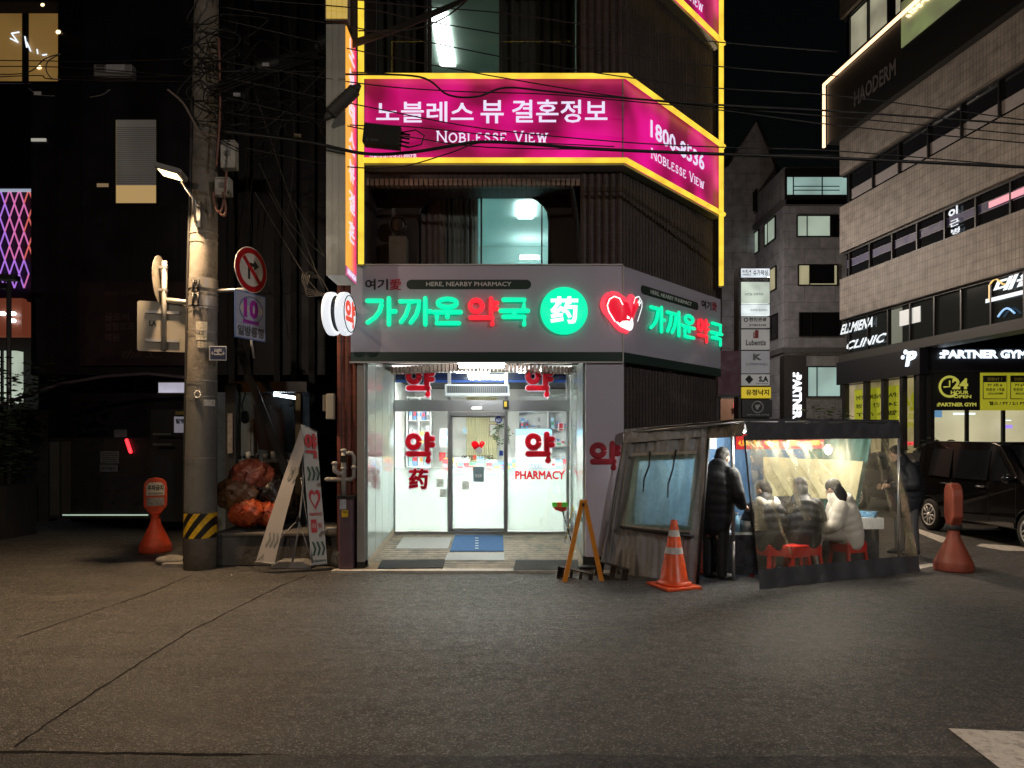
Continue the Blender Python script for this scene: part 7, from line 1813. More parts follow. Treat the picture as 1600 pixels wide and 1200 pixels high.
PALE = glow('pale_green_lit_pane', (.62, .78, .62), .42, (.5, .5, .5), .3, .8); YELP = glow('yellow_lit_pane', (.72, .66, .38), .34, (.5, .5, .4), .3, .8); CYP = glow('cyan_lit_pane', (.5, .8, .73), .42, (.5, .5, .5), .25, .8)
DKP = mat('dark_pane', (.01, .01, .012), .1)
def win(pl, x0, x1, y0, y1, lit, blind=None):
    a = pl.uv((x0 + x1) / 2, y1); 
    ul, vb = pl.uv(x0, y1)[0], pl.uv(x0, y1)[1]; ur = pl.uv(x1, (y0 + y1) / 2)[0]; vt = pl.uv(x0, y0)[1]
    f = MB(); M = pl.mat()
    f.box((ul - .05, vb - .05, 0), (ur + .05, vb, .06), M); f.box((ul - .05, vt, 0), (ur + .05, vt + .05, .06), M); f.box((ul - .05, vb, 0), (ul, vt, .06), M); f.box((ur, vb, 0), (ur + .05, vt, .06), M)
    s = ul + (ur - ul) * .28; f.box((s - .02, vb, .0), (s + .02, vt, .05), M)
    o = f.build('window', WINM, gb_)
    g = MB(); g.box((ul, vb, .005), (ur, vt, .02), M); g.build('pane', lit, o)
    if blind:
        g = MB(); g.box((s + .03, vb + (vt - vb) * .06, .021), (ur - .1, vt, .03), M); g.build('blind', DKP, o)
win(GFr, 1246, 1298, 338, 369, PALE); win(GFr, 1298, 1309, 338, 369, DKP); win(GFr, 1248, 1307, 415, 445, YELP, True); win(GFr, 1250, 1312, 490, 524, DKP); win(GFr, 1262, 1312, 574, 619, CYP)
win(GLf, 1196, 1212, 352, 384, PALE); win(GLf, 1200, 1213, 425, 458, YELP); win(GLf, 1202, 1215, 497, 532, DKP); win(GLf, 1174, 1186, 370, 401, PALE); win(GLf, 1158, 1166, 386, 414, DKP); win(GLf, 1140, 1149, 400, 428, DKP); win(GLf, 1176, 1188, 440, 466, YELP); win(GLf, 1142, 1150, 462, 488, YELP); win(GLf, 1160, 1167, 450, 480, DKP)
win(GLf, 1140, 1144, 338, 364, DKP); win(GLf, 1158, 1163, 320, 350, DKP); win(GLf, 1178, 1183, 302, 334, DKP)
# glazed attic with a railing, and the steep gable
m = MB(); ga = front(29.85); a = ga.uv(1228, 308); b = ga.uv(1312, 274); m.box((a[0], a[1] - .3, 0), (b[0] + 3, b[1] + .3, -.4), ga.mat()); m.build('attic_wall', DARKM, gb_)
m = MB(); bar(m, 1230, 1330, 277, 304, ga, .0, .02); m.build('attic_pane', CYP, gb_)
m = MB()
for x in (1239, 1284): bar(m, x - .7, x + .7, 276, 305, ga, .02, .06)
for y in (291, 297): bar(m, 1240, 1312, y - .6, y + .4, ga, .3, .34)
m.build('railing', DARKM, gb_)
m = MB(); gg = front(33.5); q = [gg.uv(*c) for c in ((1128, 700), (1226, 700), (1226, 300), (1182, 190), (1134, 262), (1128, 268))]; m.prism(q, -6, 0, gg.mat()); m.build('gable', STONE, gb_)
m = MB(); c = [gg.uv(*k) for k in ((1134, 260), (1182, 188), (1228, 300))]; m.tube([gg.pt(*k, .1) for k in c], .1, 6); bar(m, 1176, 1180, 300, 330, gg, 0, .02); m.build('gable_edge', DARKM, gb_)
m = MB(); pg2 = front(36.0); q = [Vector((P(1216, 0, 31).x, 31, P(0, 318, 31).z)), Vector((P(1240, 0, 31).x, 31, P(0, 318, 31).z))]
# dark mass behind, and a few sign pieces between the buildings
m = MB(); m.box((P(1128, 0, 45).x - 3, 47, 0), (40, 60, 11)); tag(m.build('far_block', mat('far_dark_block', (.02, .02, .022), .8)), 'dark far block behind the grey stone building', 'building')
t = thing('clinic_sign', 'white lit Korean clinic letters on the grey stone wall behind the pharmacy corner', 'sign', GLf.pt(0, 6)); m = MB(); a = GLf.uv(1130, 510); b = GLf.uv(1156, 510); text_uv(m, '정원일 성형외과', GLf, a[0], b[0] + 4, GLf.uv(1140, 519)[1], GLf.uv(1140, 503)[1], .04, d=.2); m.build('lettering', glow('white_clinic_letters', (.9, .95, 1), 1.0), t)
m = MB(); m.box((GLf.uv(1130, 510)[0], GLf.uv(1140, 520)[1], .06), (GLf.uv(1156, 510)[0] + 4, GLf.uv(1140, 502)[1], .14), GLf.mat()); m.build('backing', DARKM, t)
# pylon with tenant signs
PYY = 14.0; pp = front(PYY)
t = thing('tenant_pylon', 'tall pylon of stacked tenant sign boxes rising behind the food tent', 'sign', (P(1180, 0, PYY).x, PYY, 0))
m = MB(); bar(m, 1154, 1158, 418, 700, pp, -.3, 0); bar(m, 1200, 1204, 440, 700, pp, -.3, -.05); a = pp.uv(1156, 0); m.box((P(1158, 0, PYY).x, PYY + .08, 0), (P(1202, 0, PYY).x, PYY + .3, P(0, 420, PYY).z)); m.build('steel_frame', DARKM, t)
def panel(y0, y1, mt, x0=1158, x1=1202):
    m = MB(); bar(m, x0, x1, y0, y1, pp, -.07, .02); return m.build('sign_panel', mt, t)
PW1 = glow('pylon_white_lit', (.85, .93, 1), .8, var=.2, vs=4); PW2 = glow('pylon_green_lit', (.75, .88, .74), .62, var=.3, vs=3); PW3 = glow('pylon_white_dim', (.85, .95, .95), .85, var=.3, vs=3)
PB = glow('pylon_beige_dim', (.45, .43, .41), .32, (.4, .4, .38), .1); PG2 = glow('pylon_grey_dim', (.36, .36, .38), .26, (.4, .4, .4), .1)
panel(420, 433, PW1); panel(434, 440, BLACK); panel(441, 474, PW2); panel(476, 493, PW3); panel(495, 512, PB); panel(515, 546, PB); panel(548.5, 583, PG2); panel(585, 602, PB); panel(605, 622, glow('pylon_yellow', (.8, .58, .02), .55, (.6, .5, .05)), 1159, 1204); panel(625, 652, mat('pylon_black', (.02, .02, .024), .4), 1159, 1206)
def prints(nm, mt, rows):
    for w, *a in rows: m = MB(); text(m, w, pp, *a, d=.022); m.build(nm, mt, t)
prints('dark_print', INK, [('슈가왁싱', 1176, 1199, 422, 431, .02), ('한진관광', 1170, 1197, 496.5, 502.5, .03), ('압구정출도점 200평', 1170, 1196, 506.5, 510, .02), ('Lubentis', 1165, 1196, 531, 540, .02), ('S.A', 1185, 1200, 588, 597, .05), ('유정낙지', 1165, 1201, 608.5, 618, .03), ('541-5410', 1181, 1199, 598.5, 600.5, .02)])
prints('grey_print', mat('grey_print2', (.3, .3, .32), .6), [('B/E.4', 1159.5, 1173, 422, 426.5, .02), ('WEEKS', 1159.5, 1173, 428, 431, .02), ('강한일 성형외과', 1163, 1192, 458, 462, .01), ('보르뷰 필라테스', 1172, 1199, 483, 486.5, .01), ('김성희헤어부동산', 1164, 1199, 567, 571.5, .01), ('K', 1176, 1190, 553, 563, .06)])
prints('white_print', WHITEINK, [('테헤란수정 02.547.9632', 1160, 1199, 435, 439, .02), ('TOM N TOMS COFFEE', 1166, 1201, 647, 649.5, .02)])
m = MB(); M = pp.mat(*pp.uv(1170, 593), .022); m.prism([(-.08, 0), (0, .09), (.08, 0), (0, -.09)], 0, .004, M); m.build('diamond_mark', INK, t)
m = MB(); c = pp.uv(1183, 636); m.tube([Vector((c[0] + .11 * cos(a * pi / 12), PYY - .024, c[1] + .11 * sin(a * pi / 12))) for a in range(25)], .012, 5); m.prism([(-.05, .04), (.06, .05), (.02, -.02), (.0, -.06), (-.03, -.03)], .022, .026, pp.mat(c[0], c[1], 0)); m.build('round_mark', WHITEINK, t)
m = MB(); M = pp.mat(*pp.uv(1180.5, 524), .022); m.box((-.05, -.06, 0), (.05, -.03, .004), M); m.box((-.02, -.03, 0), (.05, .10, .004), M); m.box((-.05, -.029, 0), (-.03, .06, .004), M); m.build('red_mark', mat('dark_red_print', (.5, .02, .02), .5), t)
m = MB(); M = pp.mat(*pp.uv(1165, 500), .022); m.tube([M @ Vector((.035 * cos(a * pi / 8), .035 * sin(a * pi / 8), .004)) for a in range(17)], .008, 5); m.build('blue_mark', MT['navy_paint'], t)
t = thing('maroon_board', 'plain maroon board fixed between the pharmacy wall and the pylon', 'board', P(1142, 580, 13)); m = MB(); bar(m, 1122, 1157, 548, 617, front(13), -.1, 0); m.build('board_face', mat('maroon_board', (.13, .02, .055), .5, var=.1), t); m = MB(); bar(m, 1120, 1158, 617, 620, front(13), -.1, .01); bar(m, 1120, 1124, 620, 700, front(13), -.1, -.04); m.build('board_frame', DARKM, t)
t = thing('led_clock', 'small red LED sign glowing on the dark wall behind the tent', 'sign', P(1150, 633, 17)); m = MB(); bar(m, 1146, 1154, 630, 637, front(17), 0, .02); m.build('led_face', glow('red_led_small', (1, .02, .05), .8), t); m = MB(); bar(m, 1126, 1157, 623, 700, front(17.1), -.1, 0); m.build('backing_wall', mat('brown_wall', (.10, .06, .05), .7), t)
t = thing('pillar_sign', 'black pillar sign with glowing vertical white :PARTNER letters', 'sign', P(1243, 680, 19)); ps = front(19)
m = MB(); bar(m, 1225, 1260, 555, 780, ps, -.3, 0); m.build('pillar_body', mat('pillar_black', (.012, .012, .014), .35), t)
m = MB(); a = ps.uv(1238, 655); b = ps.uv(1252, 582); text_uv(m, ':PARTNER', ps, a[0], b[0], a[1], b[1], .05, d=.01, thick=.03, rot=True); m.build('lettering', glow('pillar_letters', (.85, .92, 1), 1.6), t)
# small plants by the gym
LEAF = mat('dark_leaf', (.03, .05, .022), .6, var=.4); STEM = mat('plant_stem', (.05, .04, .03), .8)
def plant(label, base, h, r, n, seed, cat='plant', name='potted_plant'):
    q = random.Random(seed); t = thing(name, label, cat, base); b = Vector(base)
    m = MB()
    br = []
    for i in range(9):
        a = q.uniform(0, 2 * pi); e = b + Vector((r * .8 * cos(a) * q.uniform(.3, 1), r * .8 * sin(a) * q.uniform(.3, 1), h * q.uniform(.5, 1))); m.tube([b, b + Vector((0, 0, h * .3)), e], [.02, .014, .005], 5); br.append(e)
    m.build('stem', STEM, t)
    m = MB()
    for i in range(n):
        e = q.choice(br); t0 = q.uniform(.2, 1.05); p = b.lerp(e, t0) + Vector((q.gauss(0, r * .18), q.gauss(0, r * .18), q.gauss(0, r * .14))); L = q.uniform(.03, .06) * (1 + h * .3)
        M = Matrix.Translation(p) @ Matrix.Rotation(q.uniform(0, 6.3), 4, 'Z') @ Matrix.Rotation(q.uniform(-1.2, 1.2), 4, 'X')
        m.add([(-L, 0, 0), (0, -L * .35, L * .1), (L, 0, -L * .1), (0, L * .35, L * .1)], [(0, 1, 2, 3)], False, M)
    m.build('leaves', LEAF, t); return t
plant('leafy plant by the black pillar sign behind the tent', (P(1290, 0, 18.5).x, 18.5, 0), 2.6, .8, 700, 31)
plant('leafy plant at the gym corner behind the black car', (P(1427, 0, 19.3).x, 19.3, 0), 1.7, .5, 420, 32)
plant('leafy plant inside the lit gym window', (P(1470, 0, 20.6).x, 20.9, 0), 1.9, .4, 300, 33)

# ------------------------------------------------------------ left side: dark clad building and what is on it
LBM = mat('dark_metal_cladding', (.016, .014, .019), .42, .2, var=.3, vs=1.5)
LY = 14.0
lb = thing('dark_clad_building', 'dark metal clad building filling the left behind the utility pole', 'building', (-7, 14, 0))
xl_, xr_ = P(50, 0, LY).x, P(508, 0, LY).x
m = MB(); m.box((xl_, LY, 3.0), (xr_, LY + 8, 14)); m.box((xl_, LY + 1.2, 0), (xr_, LY + 8, 3.0)); m.build('wall', LBM, lb)
lf = front(LY)
m = MB()
for i in range(12): x = xl_ + (xr_ - xl_) * i / 12; m.box((x - .012, LY - .012, 3.0), (x + .012, LY, 14))
for z in (4.6, 6.3, 8.0, 9.7): m.box((xl_, LY - .008, z - .012), (xr_, LY, z + .012))
m.build('cladding_joint', mat('cladding_joint', (.004, .004, .005), .6), lb)
m = MB()
for x in (366, 390, 436, 462, 490): a = lf.uv(x, 300); m.box((a[0] - .06, LY - .14, .5), (a[0] + .06, LY, 14))
m.build('pilaster', mat('dark_grey_pilaster', (.014, .013, .015), .6, var=.25), lb)
def lwin(x0, x1, y0, y1, mt, fr=True):
    a = lf.uv(x0, y1); b = lf.uv(x1, y0)
    f = MB(); f.box((a[0] - .04, LY - .03, a[1] - .04), (b[0] + .04, LY + .0, a[1])); f.box((a[0] - .04, LY - .03, b[1]), (b[0] + .04, LY, b[1] + .04)); f.box((a[0] - .04, LY - .03, a[1]), (a[0], LY, b[1])); f.box((b[0], LY - .03, a[1]), (b[0] + .04, LY, b[1]))
    o = f.build('window', WINM, lb); g = MB(); g.box((a[0], LY - .015, a[1]), (b[0], LY - .005, b[1])); g.build('pane', mt, o); return o
AMB = glow('amber_lit_pane', (.34, .19, .05), .40, (.3, .2, .1), .35, .7)
lwin(-60, 36, 5, 128, AMB); lwin(46, 92, 5, 128, AMB)
m = MB(); bar(m, -60, 92, 5, 22, lf, .02, .04); m.build('blind', mat('brown_blind', (.07, .05, .03), .8), lb)
m = MB()
for (x, y) in ((67, 8), (61, 105), (91, 50)): m.ell(P(x, y, LY - .03), (.05, .02, .04), 8, 6)
m.build('down_light', glow('warm_bulb_window', (1, .75, .4), 2.5), lb)
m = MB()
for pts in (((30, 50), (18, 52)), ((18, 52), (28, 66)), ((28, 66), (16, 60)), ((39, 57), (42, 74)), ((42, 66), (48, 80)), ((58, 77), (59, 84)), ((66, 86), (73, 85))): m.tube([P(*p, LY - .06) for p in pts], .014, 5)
m.build('neon_scribble_reflection', glow('cold_neon_reflection', (.8, .9, 1), 1.2), lb)  # glowing strokes draw the reflection of a white neon script
BLD = mat('grey_roller_blind', (.2, .185, .17), .8, var=.05)
lwin(182, 245, 188, 318, glow('amber_window_gap', (.7, .45, .18), .55, (.3, .2, .1)))
m = MB(); bar(m, 182.5, 244.5, 188, 290, lf, .016, .022); m.build('blind', glow('backlit_grey_blind', (.20, .18, .155), .22, (.25, .23, .21), .25, .8), lb)
m = MB()
for i in range(30): bar(m, 182.5, 244.5, 200 + i * 3, 200.6 + i * 3, lf, .0225, .024)
m.build('blind_slat', mat('blind_line', (.08, .075, .07), .8), lb)
lwin(152, 171, 287, 293, MT['amber_window_gap'] if False else glow('dim_amber_pane', (.4, .25, .1), .35))
m = MB(); bar(m, 50, 73, 217, 221.5, lf, .01, .03); m.build('pale_slot', glow('pale_slot_light', (.6, .58, .5), .5), lb)
# dim billboard on the wall
t = thing('billboard', 'barely lit maroon clinic billboard on the dark wall left of the pole', 'billboard', P(215, 500, LY - .1))
m = MB(); bar(m, 128, 300, 442, 572, lf, .05, .10); m.build('board_face', mat('dim_maroon', (.028, .010, .014), .5, var=.2), t)
m = MB(); text(m, '글로비', lf, 168, 206, 490, 503, .02, d=.102); text(m, '성형외과', lf, 168, 214, 505, 518, .02, d=.102); text(m, '의원', lf, 168, 191, 522, 534, .02, d=.102); text(m, 'GLOVI 성형외과', lf, 168, 221, 456, 463, .01, d=.102); text(m, 'the S...', lf, 192, 255, 546, 560, .0, d=.102, slant=.1); m.build('lettering', mat('dim_red_grey', (.09, .055, .06), .6), t)
# carport arch, lower storey
m = MB(); m.tube([P(*c, 13.6) for c in ((-40, 648), (30, 622), (95, 600), (165, 588), (230, 584), (292, 590))], .035, 6); tag(m.build('canopy_rim', mat('violet_grey_rim', (.16, .12, .16), .4)), 'thin violet grey curved canopy rim over the garage front', 'canopy')
gf = front(13.2)
t = thing('garage', 'dark garage front with pale strips and pasted notices behind the orange stand', 'garage', P(150, 750, 13.2))
m = MB(); bar(m, 78, 236, 684, 810, gf, -.06, 0); m.build('door_panel', mat('dark_garage_door', (.022, .021, .021), .35, var=.25), t)
m = MB(); bar(m, -40, 78, 640, 815, gf, -.2, .05); m.build('side_wall', mat('side_dark_wall', (.016, .016, .017), .6, var=.3), t); m = MB(); bar(m, 236, 300, 640, 815, gf, -.2, .02); m.build('side_wall', mat('side_dark_wall', (.016, .016, .017), .6, var=.3), t)
m = MB(); bar(m, 79, 94, 690, 805, gf, .002, .02); bar(m, 97, 112, 690, 805, gf, .002, .02); m.build('pale_strip', mat('olive_grey_strip', (.05, .048, .042), .6, var=.2), t)
m = MB(); bar(m, 78, 236, 745, 746.2, gf, .003, .012); bar(m, 78, 236, 684, 686, gf, .003, .012); m.build('door_rail', DARKM, t)
m = MB(); bar(m, 99, 232, 803.6, 805.4, gf, .01, .03); m.build('door_gap_light', glow('green_white_line', (.7, .95, .75), .5), t)
m = MB(); m.tube([P(198, 688, 13.15), P(204, 706, 13.15)], .035, 8, True, None, True); m.build('red_neon_reflection', glow('red_reflection_glow', (1, .02, .04), 1.6), t)  # glowing bar stands in for a red neon reflection on the garage
m = MB(); bar(m, 157, 186, 705, 724, gf, .003, .006); bar(m, 156, 184, 726, 737, gf, .003, .006); bar(m, 180, 200, 671, 683, gf, .03, .036); m.build('notice', mat('grey_notice', (.11, .115, .125), .7, var=.3, vs=25), t)
m = MB()
for i in range(5): bar(m, 160, 183, 707.5 + i * 3.3, 708.6 + i * 3.3, gf, .0065, .008)
text(m, '주차금지', gf, 159, 181, 729, 734, .02, d=.008); m.build('notice_print', INK, t)
t = thing('valet_sign', 'small pale 발렛 sign on the dark wall beside the pole', 'sign', P(281, 662, 13)); vf_ = front(13.0)
m = MB(); bar(m, 272, 292, 651, 676, vf_, -.05, 0); m.build('sign_face', glow('pale_violet_face', (.3, .28, .34), .4, (.4, .4, .42)), t); m = MB(); text(m, '발렛', vf_, 275, 289, 654, 662, .04); m.build('lettering', INK, t); m = MB(); bar(m, 274, 292, 643, 648, vf_, -.05, 0); m.build('yellow_plate', mat('dim_yellow', (.3, .22, .04), .5), t); m = MB(); bar(m, 270, 294, 678, 681, vf_, -.05, .0); m.build('sign_bracket', DARKM, t)
for i, y in enumerate((677, 693)):
    m = MB(); bar(m, 240, 268, y, y + 2.6, vf_, 0, .03); tag(m.build('pale_slat', mat('pale_slat_paint', (.16, .16, .15), .5)), ('upper' if i == 0 else 'lower') + ' of two thin pale slats on the dark wall below the white lightbox', 'slat')
t = thing('lightbox', 'small white marbled lightbox on the dark wall just left of the pole', 'lightbox', P(270, 606, 12.5)); m = MB(); bar(m, 247.5, 291, 598, 613.5, front(12.5), -.15, 0); m.build('box_face', glow('violet_white_face', (.62, .6, .75), .6, (.5, .5, .55), .25, 3), t); m = MB(); bar(m, 246, 292, 613.6, 615, front(12.5), -.16, .01); bar(m, 246, 292, 596.5, 597.9, front(12.5), -.16, .01); m.build('box_edge', GREYM, t)
# attendant booth with cold light
bo = thing('attendant_booth', 'small glazed attendant booth with a cold tube light behind the rubbish bags', 'booth', P(418, 720, 11.8)); bf = front(11.6)
m = MB(); bar(m, 362, 482, 597, 613, bf, -1.2, .10); m.build('canopy', mat('canopy_steel', (.28, .27, .28), .18, .9), bo)
m = MB(); bar(m, 365, 373, 613, 850, bf, -.1, .02); bar(m, 462, 470, 613, 850, bf, -.1, .02); m.build('corner_post', mat('bronze_post', (.25, .2, .12), .3, .8), bo)
m = MB(); bar(m, 367, 470, 718, 722, bf, -.35, .12); m.build('counter_ledge', STEEL, bo); m = MB(); bar(m, 367, 470, 722, 850, bf, -.06, .0); m.build('steel_front', mat('booth_steel', (.16, .16, .17), .25, .9, var=.2), bo)
m = MB(); bar(m, 340, 484, 613, 850, bf, -1.3, -1.25); m.build('back_wall', mat('booth_inner', (.22, .27, .31), .6, var=.3), bo)
m = MB(); bar(m, 374, 396, 655, 712, bf, -1.2, -1.1); m.build('white_cabinet', mat('booth_white', (.6, .65, .7), .5), bo)
m = MB(); m.tube([P(428, 616.5, 11.7), P(464, 622, 11.7)], .022, 8); m.build('tube_light', glow('booth_cold_tube', (.78, .9, 1), 22), bo)
m = MB(); bar(m, 367, 470, 617, 716, bf, -.03, -.026); m.build('pane', GLASS, bo)
m = MB(); bar(m, 382, 391, 668, 705, bf, -1.09, -1.08); m.build('notice_paper', PAPER, bo)
m = MB(); text(m, '주차', bf, 383, 390, 671, 677, .03, d=-1.07); text(m, '요금', bf, 383, 390, 680, 686, .03, d=-1.07); m.build('lettering', INK, bo)
m = MB(); m.tube([P(384, 613, 11.9), P(378, 632, 11.95), P(380, 645, 11.95), P(384, 652, 11.95)], .012, 5); m.ell(P(383, 652, 11.95), (.09, .03, .11), 14, 8); m.build('cable_reel', BLACK, bo)
t = thing('draped_coat', 'big black cloth draped inside the lit booth window', 'cloth', P(430, 660, 12)); m = MB(); m.sheet(P(404, 702, 12.0), P(462, 708, 12.0), P(458, 634, 12.0), P(398, 632, 12.0), 24, 16, lambda u, v: .06 * sin(u * 16 + v * 2) + (Vector((0, 0, .0)).z))
o = m.build('cloth_fold', mat('black_cloth', (.008, .008, .009), .95), t)
m = MB(); m.ell(P(432, 628, 12.05), (.30, .08, .16), 16, 10); m.build('cloth_top', MT['black_cloth'], t)
q = random.Random(77)
for i in range(6):
    h = q.uniform(.06, .14); p = P(388 + i * 13, 717.5, 11.65); m = MB(); m.lathe([(0, 0), (.035, 0), (.042, h), (.034, h), (.03, .01), (0, .011)], 12, Matrix.Translation(p)); tag(m.build('cup', [MT['cup_white'], BLACK, GREYM][i % 3]), ('white', 'black', 'grey')[i % 3] + ' cup standing on the steel ledge of the booth', 'cup', ('white', 'black', 'grey')[i % 3] + ' cups on the booth ledge')
t = thing('leaning_plank', 'dark timber plank leaning across the front of the booth', 'plank', P(420, 640, 10.9)); m = MB(); plank(m, P(449, 742, 10.6), P(372, 540, 11.4), .11, .05); m.build('timber', mat('dark_timber', (.022, .02, .02), .7, var=.3), t)
t = thing('paper_strip', 'narrow strip of torn paper pasted on the dark post by the booth', 'paper', P(360, 678, 11.3)); m = MB(); bar(m, 355.5, 363.5, 646, 708, front(11.3), 0, .004); m.build('torn_sheet', mat('torn_paper', (.22, .2, .19), .8, var=.5, vs=14), t); m = MB(); bar(m, 352, 368, 598, 850, front(11.35), -.1, 0); m.build('dark_post', mat('post_dark', (.02, .02, .022), .6), t)
# LED lattice building far left
t = thing('led_lattice', 'violet and red LED diamond lattice on the facade at the far left', 'light display', P(20, 380, 20)); LYY = 20
cols = [glow('led_violet', (.5, .2, .9), .75), glow('led_magenta', (.85, .2, .55), .7), glow('led_red', (.9, .16, .14), .65)]
ms = [MB(), MB(), MB()]
dx, dy = 15, 44
for c0 in range(-8, 8):
    for r_ in range(0, 10):
        x, y = c0 * dx + dx / 2 * (r_ % 2), 296 + r_ * dy / 2
        for sx in (-1, 1):
            xa, ya, xb, yb2 = x, y, x + sx * dx / 2 * 1, y + dy / 2
            lim = 62 - (y - 296) * .10
            if max(xa, xb) > lim or yb2 > 465: continue
            k = 0 if (xa < 12) else (1 if xa < 38 else 2)
            if y > 400 and k: k -= 1
            ms[k].tube([P(xa, ya, LYY), P(xb, yb2, LYY)], .022, 4)
for k in range(3):
    if ms[k].v: ms[k].build('led_strip', cols[k], t)
m = MB(); bar(m, -200, 62, 290, 470, front(LYY), -.3, -.1); m.build('backing_wall', mat('lattice_wall', (.02, .015, .02), .6), t)
m = MB(); bar(m, -200, 38, 467, 525, front(LYY), -.3, .1); m.build('brown_fascia', glow('brown_lit_fascia', (.22, .05, .025), .5, (.2, .08, .05)), t)  # wall made to glow in place of the spot light falling on it
m = MB()
for x, y in ((4, 490), (20, 490), (20, 501)): m.ell(P(x, y, LYY - .2), (.10, .05, .06), 10, 6)
m.build('spot_light', glow('white_spot', (.85, .95, 1), 5), t)
m = MB(); bar(m, -200, 25, 548, 630, front(LYY), -.3, .0); m.build('lit_shopfront', glow('pale_lit_shopfront', (.65, .75, .6), .6, var=.3, vs=1), t)
m = MB()
for x in (-60, -20, 4, 13): bar(m, x, x + 3, 548, 640, front(LYY), .02, .08)
m.build('shop_mullion', DARKM, t)
m = MB(); bar(m, -60, 62, 296, 300, front(LYY), 0, .05); m.build('top_light', glow('top_cool_light', (.6, .7, .9), .5), t)
t = thing('cctv_pole', 'thin steel camera pole in front of the LED lattice', 'pole', (P(14, 0, 13).x, 13, 0)); m = MB(); m.tube([(P(14, 0, 13).x, 13, 0), (P(14, 0, 13).x, 13, P(0, 440, 13).z)], .04, 10); m.build('steel_post', STEEL, t); m = MB(); m.bx(P(13, 434, 13), (.32, .2, .09), .2); m.bx(P(7, 447, 13), (.1, .1, .1)); m.build('camera_head', DARKM, t)
plant('dark bushy shrub at the far left under the LED lattice', (P(4, 0, 12.6).x, 12.6, .9), 2.2, .9, 1400, 41, 'shrub', 'shrub')
m = MB(); m.box((P(-60, 0, 12.8).x, 12.3, 0), (P(40, 0, 12.8).x, 13.1, .92)); tag(m.build('planter_wall', mat('planter_dark', (.02, .02, .021), .8, var=.3)), 'dark planter wall under the shrub at the far left', 'planter')
m = MB(); m.box((-60, 21, 0), (P(60, 0, 21).x, 30, 13)); tag(m.build('lattice_building', mat('far_left_wall', (.012, .01, .013), .7)), 'dark building carrying the LED lattice at the far left', 'building')

# ------------------------------------------------------------ overhead cables
CBL = mat('cable_black', (.010, .010, .011), .5); CBG = mat('cable_grey', (.10, .095, .095), .5)
def cable(px, r=.009, Y=8.5, Y2=None, mt=None, sag=0, label='thin black overhead cable crossing in front of the signs', group='thin black overhead cables'):
    Y2 = Y2 or Y; n = len(px) - 1
    pts = []
    ctl = [P(x, y, Y + (Y2 - Y) * i / n) for i, (x, y) in enumerate(px)]
    k = 8
    for i in range(n):
        p0 = ctl[max(i - 1, 0)]; p1 = ctl[i]; p2 = ctl[i + 1]; p3 = ctl[min(i + 2, n)]
        for j in range(k):
            t = j / k
            pts.append(.5 * ((2 * p1) + (p2 - p0) * t + (2 * p0 - 5 * p1 + 4 * p2 - p3) * t * t + (3 * p1 - p0 - 3 * p2 + p3) * t ** 3))
    pts.append(ctl[-1])
    m = MB(); m.tube(pts, r, 6); return tag(m.build('overhead_cable', mt or CBL), label, 'cable', group)
A = dict(Y=8.2, Y2=8.7)
for c in ([(330, -40), (560, 0), (800, 22), (960, 46), (1125, 66), (1310, 81)], [(330, -5), (560, 13), (650, 30), (800, 56), (960, 82), (1125, 104), (1310, 119)], [(340, 10), (560, 44), (800, 92), (960, 118), (1125, 138), (1310, 150), (1620, 190)],
          [(345, 30), (540, 75), (700, 106), (800, 124), (960, 150), (1125, 168), (1310, 183), (1620, 212)], [(340, 95), (560, 130), (700, 142), (850, 147), (960, 156), (1125, 172), (1310, 196), (1620, 225)],
          [(345, 120), (565, 165), (750, 200), (960, 221), (1125, 230), (1310, 236), (1620, 262)], [(345, 150), (520, 192), (640, 214), (760, 230), (960, 234), (1125, 240), (1310, 243)],
          [(380, 230), (520, 258), (620, 261), (700, 240), (745, 224), (800, 222), (960, 229)], [(350, 175), (430, 186), (560, 196), (640, 198), (790, 214)], [(345, 112), (420, 112), (560, 113), (640, 118)]):
    cable(c, .0075, **A)
cable([(345, 205), (480, 222), (570, 240), (640, 238), (705, 228), (745, 222), (800, 223), (900, 231), (1000, 236), (1130, 241), (1300, 247), (1450, 254), (1620, 262)], .02, 8.1, 8.6, label='thickest black trunk cable running across the magenta signboard to the right', group=None)
cable([(540, 116), (655, 120), (700, 148), (745, 151), (790, 137), (860, 143), (960, 152), (1125, 164), (1310, 174), (1620, 196)], .012, 8.15, 8.6, label='black cable dipping in a loop along the top of the magenta signboard', group=None)
# thick bundle rising to the upper right
for i in range(5):
    cable([(330 + i * 4, 150 - i * 7), (430, 112 - i * 4), (520, 84 - i * 3), (600, 56 - i * 2), (660, 32 - i * 2), (720, 4 - i), (760, -22)], .014, 9.2, 7.6, label='thick black cable of the bundle rising over the dark third floor window', group='thick cables of the rising bundle')
cable([(560, 48), (640, 46), (690, 30), (730, 0), (745, -20)], .009, 8.2, 7.8)
for c in ([(398, 300), (440, 370), (480, 435), (518, 478)], [(420, 300), (470, 390), (505, 440), (520, 470)], [(450, 300), (480, 350), (508, 402)], [(400, 150), (430, 240), (470, 360), (505, 450)], [(405, 255), (450, 345), (512, 405)]):
    cable(c, .006, 9.4, 9.2, CBG, label='thin grey service wire slanting down beside the blade sign', group='grey service wires by the blade sign')
for i in range(5): cable([(520, 462 - i), (480, 450 + i * 3), (472 + i * 3, 432), (485, 425 + i * 2), (505, 436)], .006, 9.3, 9.4, CBG, label='grey wire of the slack loops left of the round sign', group='slack grey wire loops')
